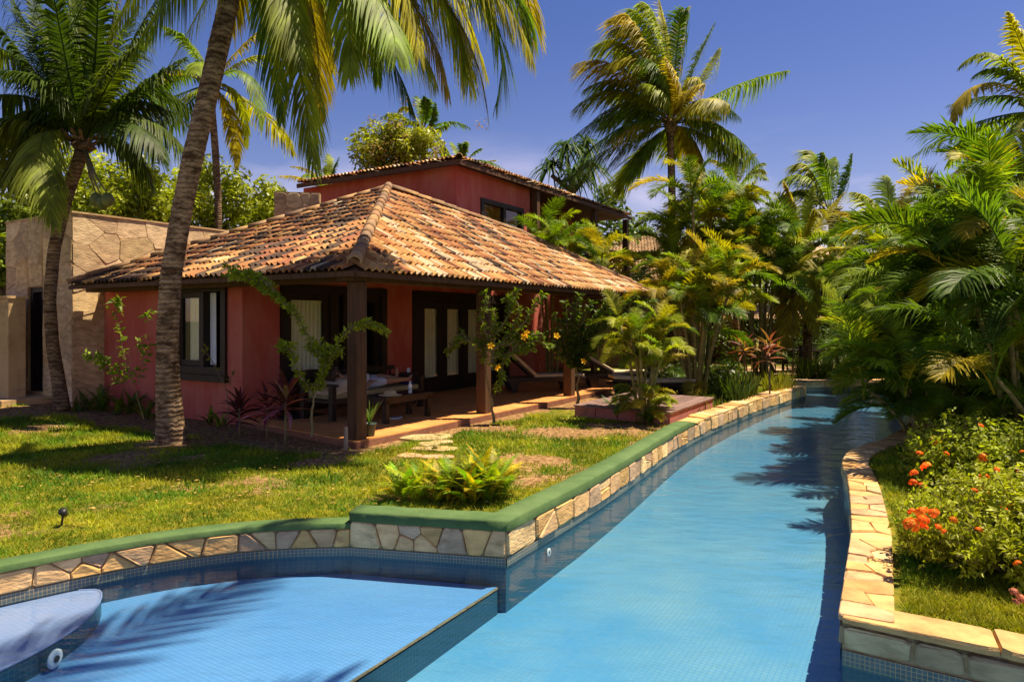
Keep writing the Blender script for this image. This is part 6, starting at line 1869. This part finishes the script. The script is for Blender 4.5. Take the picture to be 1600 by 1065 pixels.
STEP = [(664, 685, 0.42, 0.30), (670, 696, 0.2, 0.16), (692, 692, 0.2, 0.13), (665, 703, 0.24, 0.14), (693, 703, 0.2, 0.2), (640, 714, 0.2, 0.14), (682, 716, 0.28, 0.14), (690, 682, 0.16, 0.1)]
for i, (px, py, a, b) in enumerate(STEP):
    p = gp(px, py)
    r = random.Random(i + 70)
    poly = [(math.cos(k * 1.047 + 0.3) * a * r.uniform(0.75, 1.05), math.sin(k * 1.047 + 0.3) * b * r.uniform(0.8, 1.1)) for k in range(6)]
    lab = ('large pale stepping stone beside the veranda edge, farthest up the path', 'small stepping stone below the large one', 'stepping stone right of the small one, on the right side of the path', 'broad stepping stone in the middle of the left row',
           'squarish stepping stone in the middle of the right row', 'stepping stone at the lower left end of the path', 'long stepping stone nearest the ferns', 'smallest stepping stone at the upper right of the path')[i]
    o = bpy.data.objects.new('stepping_stone', None); link(o); o.location = (p.x, p.y, 0); tag(o, lab, 'stepping stone', 'stepping stones in the lawn')
    top = [(q[0] * 0.9, q[1] * 0.9) for q in poly]
    V = [(*q, -0.03) for q in poly] + [(*q, 0.024) for q in poly] + [(*q, 0.034) for q in top]
    Fc = [[l + k, l + (k + 1) % 6, l + 6 + (k + 1) % 6, l + 6 + k] for l in (0, 6) for k in range(6)] + [list(range(12, 18))]
    obj('slab', mesh_np('slab', V, Fc), M['stone'], o, [v * r.uniform(0.85, 1.15) for v in (0.52, 0.37, 0.20)])

# fallen petals and dry leaves on the lawn
r = np.random.default_rng(33)
pts = [(r.normal(1.0, 1.0), r.normal(11.0, 0.9)) for _ in range(150)] + [(r.uniform(-6, 1.0), r.uniform(6.3, 9.6)) for _ in range(260)]
V, Fc = [], []
for (x, y) in pts:
    if in_poly([x], [y], POOL)[0]: continue
    a = r.random() * 6.28; s = r.uniform(0.015, 0.035); z = 0.035 + 0.01 * r.random(); o = len(V)
    V += [(x + math.cos(a) * s, y + math.sin(a) * s, z), (x - math.sin(a) * s * 0.5, y + math.cos(a) * s * 0.5, z + 0.008), (x - math.cos(a) * s, y - math.sin(a) * s, z), (x + math.sin(a) * s * 0.5, y - math.cos(a) * s * 0.5, z + 0.006)]
    Fc.append([o, o + 1, o + 2, o + 3])
tag(obj('fallen_leaves', mesh_np('fallen_leaves', V, Fc), M['petal'], None, (0.5, 0.36, 0.10)), kind='stuff')

for k, (a, b, c) in enumerate((((300, 760), (318, 768), 'small weed tuft in the left lawn below the leaning trunk'), ((505, 745), (520, 752), 'small weed tuft in the lawn left of the ferns'), ((150, 735), (170, 742), 'small weed tuft in the shaded lawn at the left'), ((880, 690), (900, 700), 'weed tuft by the bare patch before the timber deck'))):
    blade_clump(c, 'weed_tuft', [tuple(gp(*a)), tuple(gp(*b))], 0.10, 16, [(0.09, 0.17, 0.015)], 20 + k, 0.008, 'weeds', 'weeds in the lawn')
# wooden stake beside the post
sk = thing('wooden_stake', 'short grey wooden stake left of the corner post', 'stake', tuple(gp(540, 702)))
MB().tube([(0, 0, -0.05), (0.004, 0, 0.15), (0.0, 0, 0.31)], [0.032, 0.03, 0.028], 8).build('stake', M['greywood'], sk)
# little black garden spotlight
sp = thing('garden_spotlight', 'small black garden spotlight on a spike in the left lawn', 'spotlight', tuple(gp(96, 823)))
MB().tube([(0, 0, -0.02), (0.004, 0, 0.05), (0.012, 0, 0.10)], 0.009, 8).build('spike', M['blackplastic'], sp)
m = MB(); m.tube([(0.012, 0.03, 0.095), (0.02, 0, 0.118), (0.03, -0.035, 0.145)], [0.022, 0.028, 0.034], 12); m.build('lamp_head', M['blackplastic'], sp, True)
MB().tube([(0.0, 0, 0.01), (0.06, -0.02, 0.02), (0.15, -0.03, 0.015), (0.22, -0.06, 0.01)], 0.004, 6).build('cable', M['blackplastic'], sp)
# white water inlets
def inlet(label, p, nrm, s=1.0):
    t = thing('pool_inlet', label, 'pool inlet', tuple(p), 0, 'white water inlets in the pool')
    q = Vector(nrm).to_track_quat('Z', 'Y')
    t.rotation_mode = 'QUATERNION'; t.rotation_quaternion = q
    V, Fc = [], []
    n = 20
    prof = [(0.062, 0.0), (0.062, 0.012), (0.05, 0.02), (0.03, 0.018), (0.028, 0.006)]
    MB().lathe([(a * s, b * s) for a, b in prof[:4]] + [(0.0, 0.012 * s)], n=n).build('flange', M['white'], t, True)
    MB().lathe([(0.022 * s, 0.02 * s), (0.022 * s, 0.024 * s), (0.016 * s, 0.025 * s)], n=14).build('nozzle', M['blackplastic'], t, True)
Pch, tch, nch = Path(CHANNEL)(0.75)
inlet('white pool inlet low on the left channel wall near the corner', (Pch.x - nch.x * 0.01, Pch.y - nch.y * 0.01, -0.37), (-nch.x, -nch.y, 0), 0.6)
inlet('white pool inlet in the side of the shelf at the left', (-2.885, 4.30, -0.36), (1, -0.12, 0), 0.95)

# ------------------------------------------------------------------ veranda furniture
def leg(parent, u, v, z0, z1, s=0.035): return MB().box((u - s, v - s, z0), (u + s, v + s, z1)).build('leg', M['darkwood'], parent)
FZ = 0.102
day = thing('daybed', 'dark wooden daybed with an olive mattress under the veranda window', 'daybed', tuple(lw(0.95, 1.5, FZ)), VA)
DL = 2.35; DWd = 0.78
for u in (0.05, DL - 0.05):
    for v in (0.05, DWd - 0.05): leg(day, u, v, 0, 0.56 if True else 0.4, 0.045)
m = MB(); m.box((0.0, -0.01, 0.27), (DL, 0.03, 0.36)); m.box((0.0, DWd - 0.03, 0.27), (DL, DWd + 0.01, 0.36)); m.box((0.02, 0.03, 0.29), (DL - 0.02, DWd - 0.03, 0.33)); m.build('frame', M['darkwood'], day)
MB().box((-0.02, -0.02, 0.562), (0.12, DWd + 0.02, 0.60)).build('armrest', M['darkwood'], day)
MB().box((DL - 0.12, -0.02, 0.562), (DL + 0.02, DWd + 0.02, 0.60)).build('armrest', M['darkwood'], day)
bevel(MB().box((0.1, 0.035, 0.335), (DL - 0.1, DWd - 0.035, 0.445)).build('mattress', M['olive'], day), 0.03, 3)
m = MB(); m.box((0.02, DWd - 0.06, 0.33), (DL - 0.02, DWd - 0.02, 0.38)); m.box((0.02, DWd - 0.055, 0.7), (DL - 0.02, DWd - 0.02, 0.78))
for k in range(9): m.box((0.1 + k * 0.26, DWd - 0.05, 0.38), (0.15 + k * 0.26, DWd - 0.03, 0.7))
m.build('backrest', M['darkwood'], day)
pil = thing('pillow', 'beige pillow at the left end of the daybed', 'pillow', tuple(lw(1.3, 1.86, FZ + 0.45)), VA)
me = MB()
for iz, zz in enumerate((-1, 1)): pass
bm = bmesh.new(); bmesh.ops.create_cube(bm, size=1.0); bmesh.ops.subdivide_edges(bm, edges=bm.edges, cuts=5, use_grid_fill=True)
for v in bm.verts:
    e = (1 - abs(2 * v.co.x) ** 3) * (1 - abs(2 * v.co.y) ** 3)
    v.co = Vector((v.co.x * 0.42, v.co.y * 0.62, v.co.z * 0.17 * (0.25 + 0.75 * max(e, 0))))
mp_ = bpy.data.meshes.new('pillow'); bm.to_mesh(mp_); bm.free(); mp_.polygons.foreach_set('use_smooth', [True] * len(mp_.polygons))
o = obj('cover', mp_, M['cushion'], pil); o.rotation_euler = (0, R_(-28), 0); o.location = (0, 0, 0.10)
o2 = obj('cover', mp_, None, pil); o2.location = (-0.05, 0.0, 0.02); o2.rotation_euler = (0, R_(-8), 0.05)

# person lying on the daybed, head on the pillow, one leg drawn up slightly
def person():
    pz = 0.45 + FZ
    t = thing('person', 'person in white shirt and pale blue shorts lying on the daybed', 'person', tuple(lw(1.3, 1.86, pz)), VA)
    def skinned(name, pts, edges, rads, root, m, lvl=2):
        me = bpy.data.meshes.new(name); me.from_pydata(pts, edges, []); me.update()
        o = obj(name, me, m, t)
        sk_ = o.modifiers.new('skin', 'SKIN'); sk_.use_smooth_shade = True
        o.modifiers.new('smooth', 'SUBSURF').levels = lvl
        o.modifiers['smooth'].render_levels = lvl
        for i, r_ in enumerate(rads):
            sv = me.skin_vertices[0].data[i]
            sv.radius = (r_, r_) if not isinstance(r_, tuple) else r_
            sv.use_root = (i == root)
        return o
    # u runs from head to feet
    P = [(0.86, 0, 0.10), (0.66, 0, 0.12), (0.45, 0, 0.15), (0.30, 0, 0.18), (0.20, 0, 0.21), (0.06, 0, 0.27), (-0.04, 0, 0.31),
         (0.90, 0.10, 0.10), (1.30, 0.13, 0.16), (1.70, 0.11, 0.10), (1.74, 0.10, 0.12), (1.74, 0.10, 0.30),
         (0.90, -0.10, 0.09), (1.32, -0.12, 0.09), (1.74, -0.13, 0.09), (1.80, -0.13, 0.08), (1.92, -0.14, 0.16),
         (0.31, 0.19, 0.17), (0.56, 0.24, 0.09), (0.72, 0.10, 0.20), (0.76, 0.03, 0.22),
         (0.31, -0.19, 0.17), (0.55, -0.25, 0.08), (0.74, -0.20, 0.12), (0.81, -0.17, 0.13)]
    E = [(0, 1), (1, 2), (2, 3), (3, 4), (4, 5), (5, 6), (0, 7), (7, 8), (8, 9), (9, 10), (10, 11), (0, 12), (12, 13), (13, 14), (14, 15), (15, 16), (3, 17), (17, 18), (18, 19), (19, 20), (3, 21), (21, 22), (22, 23), (23, 24)]
    Rr = [0.13, 0.12, 0.13, 0.12, 0.055, 0.09, 0.085, 0.088, 0.062, 0.042, 0.042, 0.022, 0.088, 0.062, 0.042, 0.04, 0.024, 0.06, 0.042, 0.034, 0.026, 0.06, 0.042, 0.034, 0.026]
    skinned('body', P, E, Rr, 0, M['skin'])
    # shirt and shorts follow the body a little larger
    skinned('shirt', [(0.72, 0, 0.115), (0.6, 0, 0.125), (0.45, 0, 0.15), (0.29, 0, 0.18), (0.31, 0.19, 0.17), (0.45, 0.22, 0.12), (0.31, -0.19, 0.17), (0.45, -0.23, 0.12)],
            [(0, 1), (1, 2), (2, 3), (3, 4), (4, 5), (3, 6), (6, 7)], [0.14, 0.135, 0.145, 0.13, 0.075, 0.06, 0.075, 0.06], 1, M['shirt'])
    skinned('shorts', [(0.72, 0, 0.11), (0.86, 0, 0.10), (0.92, 0.10, 0.10), (1.2, 0.125, 0.145), (0.92, -0.10, 0.09), (1.2, -0.118, 0.09)],
            [(0, 1), (1, 2), (2, 3), (1, 4), (4, 5)], [0.145, 0.145, 0.105, 0.085, 0.105, 0.085], 1, M['shorts'])
    skinned('hair', [(-0.02, 0, 0.318), (-0.055, 0, 0.308), (-0.085, 0, 0.275), (-0.05, 0, 0.245)], [(0, 1), (1, 2), (2, 3)], [0.088, 0.1, 0.092, 0.07], 1, M['hair'])
    for s in (1, -1):                               # fingers
        w = Vector((0.76, 0.03, 0.22)) if s > 0 else Vector((0.81, -0.17, 0.13))
        m = MB()
        for k in range(4):
            a = w + Vector((0.02, (k - 1.5) * 0.018, 0.0)); m.tube([a, a + Vector((0.04, 0, 0.004)), a + Vector((0.068 - 0.006 * abs(k - 1.5), 0, -0.012))], [0.009, 0.008, 0.006], 6)
        a = w + Vector((-0.01, 0.032 * s, 0)); m.tube([a, a + Vector((0.02, 0.022 * s, 0)), a + Vector((0.045, 0.03 * s, -0.006))], [0.01, 0.009, 0.007], 6)
        m.build('fingers', M['skin'], t, True)
    m = MB()                                        # face: nose, ears
    m.tube([(0.01, 0, 0.375), (0.035, 0, 0.395), (0.05, 0, 0.375)], [0.01, 0.016, 0.008], 6); m.tube([(0.0, 0.085, 0.31), (0.01, 0.097, 0.32)], [0.02, 0.012], 6); m.tube([(0.0, -0.085, 0.31), (0.01, -0.097, 0.32)], [0.02, 0.012], 6)
    m.build('face', M['skin'], t, True)
    m = MB()                                        # closed eyes and brows
    for sy in (-0.032, 0.032): m.tube([(0.022, sy - 0.014, 0.383), (0.026, sy, 0.388), (0.022, sy + 0.014, 0.383)], 0.0035, 5); m.tube([(0.002, sy - 0.018, 0.386), (0.004, sy, 0.392), (0.002, sy + 0.018, 0.386)], 0.004, 5)
    m.build('brows', M['hair'], t, True)
    MB().tube([(0.066, -0.02, 0.366), (0.071, 0, 0.37), (0.066, 0.02, 0.366)], 0.005, 6).build('mouth', mat('lips', (0.36, 0.13, 0.1), (0.4, 0.15, 0.12), 6, rough=0.5), t, True)
person()
tw = thing('blue_towel', 'small dark blue towel by the feet on the daybed', 'towel', tuple(lw(2.95, 1.62, FZ + 0.447)), VA)
bevel(MB().box((0, 0, 0), (0.22, 0.2, 0.03)).build('cloth', mat('blue_cloth', (0.02, 0.03, 0.12), (0.03, 0.05, 0.18), 9, rough=0.9), tw), 0.012)

tb = thing('coffee_table', 'low dark wooden table in front of the daybed', 'coffee table', tuple(lw(1.2, 0.55, FZ)), VA)
for u in (0.07, 1.13):
    for v in (0.07, 0.5): leg(tb, u, v, 0, 0.35, 0.04)
for k in range(5): MB().box((0.0, k * 0.115, 0.39), (1.2, k * 0.115 + 0.105, 0.425)).build('slat', M['darkwood'], tb)
m = MB(); m.box((0.03, 0.03, 0.31), (1.17, 0.07, 0.388)); m.box((0.03, 0.50, 0.31), (1.17, 0.54, 0.388)); m.box((0.03, 0.071, 0.31), (0.07, 0.499, 0.388)); m.box((1.13, 0.071, 0.31), (1.17, 0.499, 0.388)); m.build('apron', M['darkwood'], tb)
bt = thing('lotion_bottle', 'white lotion bottle standing on the coffee table', 'bottle', tuple(lw(1.98, 0.72, FZ + 0.4255)))
MB().lathe([(0.03, 0), (0.033, 0.01), (0.033, 0.13), (0.022, 0.155), (0.013, 0.165)], n=14).build('body', M['white'], bt, True)
MB().lathe([(0.016, 0.166), (0.016, 0.20), (0.012, 0.205)], n=12).build('cap', mat('pale_blue_cap', (0.4, 0.55, 0.7), (0.45, 0.6, 0.75), 4, rough=0.4), bt, True)
MB().lathe([(0.0335, 0.04), (0.0335, 0.10)], n=14).build('label_band', mat('label_print', (0.75, 0.7, 0.6), (0.2, 0.3, 0.5), 30, rough=0.5), bt, True)
ht = thing('straw_hat', 'flat straw hat lying on the coffee table', 'hat', tuple(lw(1.55, 0.78, FZ + 0.4255)))
MB().lathe([(0.2, 0.0), (0.19, 0.008), (0.11, 0.018), (0.1, 0.06), (0.07, 0.08), (0.0, 0.085)], n=22).build('hat_body', M['straw'], ht, True)
mg = thing('magazine', 'folded pale magazine on the floor under the coffee table', 'magazine', tuple(lw(1.75, 0.8, FZ)), VA + 0.3)
MB().box((0, 0, 0), (0.2, 0.14, 0.012)).build('pages', M['white'], mg); MB().box((0.0, 0, 0.0125), (0.2, 0.14, 0.02)).build('cover', M['shorts'], mg)
fb = thing('small_white_box', 'small white box standing on the narrow dark stand by the daybed', 'box', tuple(lw(3.55, 2.1, FZ + 0.62)))
m = MB(); m.box((-0.03, -0.03, 0), (0.03, 0.03, 0.09), ch=0.005); m.build('carton', M['white'], fb); MB().box((-0.031, -0.031, 0.035), (0.031, 0.031, 0.055)).build('stripe', M['bluecurtain'], fb)
sd = thing('side_table', 'narrow dark stand at the foot of the daybed', 'side table', tuple(lw(3.55, 2.1, FZ)))
for a, b in ((-0.12, -0.12), (0.12, -0.12), (-0.12, 0.12), (0.12, 0.12)): leg(sd, a, b, 0, 0.58, 0.02)
MB().box((-0.17, -0.17, 0.581), (0.17, 0.17, 0.619)).build('top', M['darkwood'], sd)
# dark mat at the house corner
mt = thing('door_mat', 'black mat on the veranda floor at the house corner', 'mat', tuple(lw(0.62, 2.35, FZ)), VA)
MB().box((0, -0.1, 0), (0.9, 0.5, 0.014), ch=0.004).build('mat', M['blackplastic'], mt)
# potted plant by the post
pt = thing('potted_plant', 'small dark green pot of pale strap leaves right of the corner post', 'potted plant', tuple(lw(0.28, 0.02, FZ)))
MB().lathe([(0.06, 0), (0.065, 0.01), (0.085, 0.16), (0.095, 0.165), (0.095, 0.185), (0.08, 0.185), (0.075, 0.16)], n=18).build('pot', M['potgreen'], pt, True)
MB().lathe([(0.075, 0.155), (0.0, 0.16)], n=18).build('soil', M['soil'], pt)
r = random.Random(3)
for k in range(13):
    o = obj('leaf', STRAPS[k % 2], None, pt, (0.13 * r.uniform(.8, 1.2), 0.19 * r.uniform(.8, 1.2), 0.05))
    o.location = (0, 0, 0.16); o.rotation_euler = Euler((0, -R_(86 - 2.4 * k), k * 2.4)); o.scale = (r.uniform(0.8, 1.2), 0.45, 1)

def chaise(label, p, rz, cushion=True, up=R_(42), z=FZ, fold=False):
    t = thing('sun_lounger', label, 'sun lounger', (p[0], p[1], z), rz, 'wooden sun loungers')
    L, W = 2.0, 0.66
    m = MB(); m.box((0, 0, 0.24), (L, 0.04, 0.33)); m.box((0, W - 0.04, 0.24), (L, W, 0.33)); m.box((0, 0.04, 0.24), (0.04, W - 0.04, 0.33)); m.box((L - 0.04, 0.04, 0.24), (L, W - 0.04, 0.33))
    m.build('frame', M['darkwood'], t)
    for x in (0.28, 1.62):
        for y in (0.02, W - 0.02):
            m = MB(); m.add([(x - 0.14, y - 0.03, 0.24), (x + 0.14, y - 0.03, 0.24), (x + 0.05, y - 0.03, 0), (x - 0.05, y - 0.03, 0), (x - 0.14, y + 0.03, 0.24), (x + 0.14, y + 0.03, 0.24), (x + 0.05, y + 0.03, 0), (x - 0.05, y + 0.03, 0)],
                            [[0, 1, 2, 3], [7, 6, 5, 4], [0, 4, 5, 1], [1, 5, 6, 2], [2, 6, 7, 3], [3, 7, 4, 0]]); m.build('leg', M['darkwood'], t)
    for k in range(11): MB().box((0.76 + k * 0.108, 0.042, 0.3), (0.76 + k * 0.108 + 0.085, W - 0.042, 0.325)).build('slat', M['darkwood'], t)
    rot = Matrix.Translation((0.74, 0, 0.325)) @ Matrix.Rotation(up, 4, 'Y')
    m = MB(); m.box((-0.74, 0.05, 0.0), (0, 0.09, 0.05), rot); m.box((-0.74, W - 0.09, 0.0), (0, W - 0.05, 0.05), rot)
    for k in range(7): m.box((-0.72 + k * 0.105, 0.09, 0.01), (-0.64 + k * 0.105, W - 0.09, 0.035), rot)
    m.build('backrest', M['darkwood'], t)
    if cushion:
        m = MB(); m.box((-0.72, 0.06, 0.052), (0.02, W - 0.06, 0.13), rot); bevel(m.build('back_cushion', M['cushion'], t), 0.025, 3)
        m = MB(); m.box((0.72, 0.06, 0.328), (L - 0.02, W - 0.06, 0.405)); bevel(m.build('seat_cushion', M['cushion'], t), 0.025, 3)
    return t
chaise('dark wooden sun lounger with raised beige back at the far end of the veranda', lw(6.2, 1.55).xy, R_(12))
chaise('second sun lounger with beige cushion right of the far veranda post', lw(8.2, 0.5).xy, R_(4), up=R_(30))
chaise('sun lounger lying flat beyond the timber deck, pale cushion end left of the bare canes', (2.3, 15.5), R_(6), up=R_(4), z=0.0)

# ------------------------------------------------------------------ far things
def far_house(label, px, py_eave, py_top, Y, wpx, depth, wall_col, walls=True, rz=0.0, eave_z=None, name='far_villa'):
    c = at(px, py_eave, Y); top = at(px, py_top, Y)
    w = wpx / F * Y / 2
    t = thing(name, label, 'house', (c.x, c.y, 0), rz)
    ez = c.z; tz = top.z
    m = MB(); m.box((-w * 0.86, -depth * 0.42, 0), (w * 0.86, depth * 0.42, ez)); m.build('wall', wall_col, t)
    A, B = (-w * 0.25, 0, tz), (w * 0.25, 0, tz)
    E = [(-w, -depth / 2, ez), (w, -depth / 2, ez), (w, depth / 2, ez), (-w, depth / 2, ez)]
    rf_ = MB(); rf_.add(E + [A, B], [[0, 1, 5, 4], [1, 2, 5], [2, 3, 4, 5], [3, 0, 4], [3, 2, 1, 0]]); ro = rf_.build('roof', M['darkwood'], t)
    # tile rows as real corrugation, joined
    V, Fc, C, b = [], [], [], 0
    planes = [((-w, -depth / 2, ez), (1, 0, 0), A, [(-w, -depth / 2, ez), (w, -depth / 2, ez), B, A]), ((-w, depth / 2, ez), (0, -1, 0), A, [(-w, depth / 2, ez), (-w, -depth / 2, ez), A])]
    for (O, e, ap, poly) in planes:
        s_, f_ = slope_frame(O, e, ap); O = Vector(O); e = Vector(e); nr = e.cross(s_); nr = nr if nr.z > 0 else -nr
        xa = e if e.cross(s_).dot(nr) > 0 else -e
        ol = [f_(p) for p in poly]; amax = max(p[0] for p in ol); bmax = max(p[1] for p in ol)
        cc = np.array([(0.15 + i * 0.132, 0.15 + j * 0.33) for i in range(int(amax / 0.132) + 1) for j in range(int(bmax / 0.33) + 1)])
        for (a_, b_) in cc[in_poly(cc[:, 0], cc[:, 1], ol)]:
            p = O + e * a_ + s_ * b_ + nr * 0.06
            m3 = np.array(Matrix((xa, s_, nr)).transposed())
            k = rnd.randrange(4); v = TILE_V[k] @ m3.T + np.array(p)
            V.append(v); Fc.append(TILE_F[k] + b); b += len(v)
            kk = rnd.uniform(0.75, 1.2); C.append(np.tile((0.60 * kk, 0.42 * kk, 0.26 * kk, 1), (len(v), 1)))
    me = mesh_np('roof_tiles', np.concatenate(V), np.concatenate(Fc)); a = me.color_attributes.new('tint', 'FLOAT_COLOR', 'POINT'); a.data.foreach_set('color', np.concatenate(C).astype(np.float32).ravel())
    tag(obj('roof_tiles', me, M['tile_joined'], ro), kind='stuff')
    for s in (-0.45, 0.05, 0.5):
        f = MB(); x = w * s; frame_on_u(f, -depth * 0.42 - 0.05, -depth * 0.42 - 0.002, x, x + 1.2, ez - 2.1, ez - 0.4, 0.1); fo = f.build('window', M['darkwood'], t)
        MB().box((x + 0.1, -depth * 0.42 - 0.03, ez - 2.0), (x + 1.1, -depth * 0.42 - 0.01, ez - 0.5)).build('pane', M['glass'], fo)
    return t
far_house('far house with a pale tiled roof right of the balcony post', 1010, 405, 372, 31, 170, 6, M['red'], rz=R_(-10))
far_house('lower far house with sunlit tiles behind the young areca', 985, 445, 408, 27.5, 190, 4, M['plaster'], rz=R_(-8))
far_house('distant single-storey house with pink tiles behind the grove', 1190, 500, 478, 30, 140, 4, M['darkwood'], rz=R_(5))
# timber tower with balcony at the bend
tw_ = at(1265, 560, 33); tower = thing('timber_tower', 'dark timber tower with a railed balcony beyond the bend', 'building', (tw_.x, tw_.y, 0), R_(8))
for a, b in ((-1.3, -1), (1.3, -1), (-1.3, 1), (1.3, 1)): MB().box((a - 0.1, b - 0.1, 0), (a + 0.1, b + 0.1, 4.6)).build('post', M['darkwood'], tower)
MB().box((-1.5, -1.2, 2.2), (1.5, 1.2, 2.35)).build('floor', M['darkwood'], tower)
m = MB(); m.bar((-1.3, -1.1, 3.2), (1.3, -1.1, 3.2), 0.07); m.bar((-1.3, -1.1, 2.45), (1.3, -1.1, 2.45), 0.06)
for k in range(3):
    a = -1.3 + k * 0.867; m.bar((a, -1.1, 2.45), (a + 0.867, -1.1, 3.2), 0.05); m.bar((a, -1.1, 3.2), (a + 0.867, -1.1, 2.45), 0.048)
m.build('railing', M['greywood'], tower)
MB().box((-1.25, 0.6, 0), (1.25, 0.95, 4.5)).build('back_wall', M['darkwood'], tower)
rf = MB(); rf.add([(-1.8, -1.5, 4.6), (1.8, -1.5, 4.6), (1.8, 1.5, 4.6), (-1.8, 1.5, 4.6), (0, 0, 5.5)], [[0, 1, 4], [1, 2, 4], [2, 3, 4], [3, 0, 4], [3, 2, 1, 0]]); rf.build('roof', M['farroof'], tower)
# terrace and railing beyond the pool end
m = MB(); m.box((4.5, 21.6, -0.02), (16, 25.2, 0.05)); tag(m.build('terrace', mat('terrace_paving', (0.42, 0.24, 0.12), (0.55, 0.34, 0.18), 3, rough=0.8, bump=0.2)), kind='structure')
fe = thing('terrace_railing', 'thin rail fence on posts beyond the far pool end', 'railing', (9.0, 21.3, 0))
for k in range(5): MB().box((k * 1.15 - 0.04, -0.04, 0), (k * 1.15 + 0.04, 0.04, 0.98)).build('post', M['darkwood'], fe)
for z in (0.8, 0.92): MB().bar((-0.1, 0, z), (4.75, 0, z), 0.03).build('rail', M['greywood'], fe)
gt = thing('garden_table', 'dark square table on the far terrace behind the railing', 'table', (9.7, 23.0, 0.05))
for a, b in ((-0.4, -0.4), (0.4, -0.4), (-0.4, 0.4), (0.4, 0.4)): leg(gt, a, b, 0, 0.7, 0.03)
MB().box((-0.5, -0.5, 0.701), (0.5, 0.5, 0.74)).build('top', M['darkwood'], gt)
def garden_chair(label, x, y, rz):
    t = thing('garden_chair', label, 'chair', (x, y, 0.05), rz, 'chairs at the terrace table')
    for a, b in ((-0.2, -0.2), (0.2, -0.2), (-0.2, 0.2), (0.2, 0.2)): leg(t, a, b, 0, 0.42 if b < 0 else 0.85, 0.02)
    MB().box((-0.23, -0.23, 0.421), (0.23, 0.179, 0.455)).build('seat', M['darkwood'], t)
    m = MB()
    for z in (0.55, 0.66, 0.77): m.box((-0.179, 0.19, z), (0.179, 0.21, z + 0.07))
    m.build('backrest', M['darkwood'], t)
garden_chair('dark chair left of the terrace table', 8.95, 22.9, R_(90))
garden_chair('dark chair right of the terrace table', 10.45, 23.1, R_(-90))
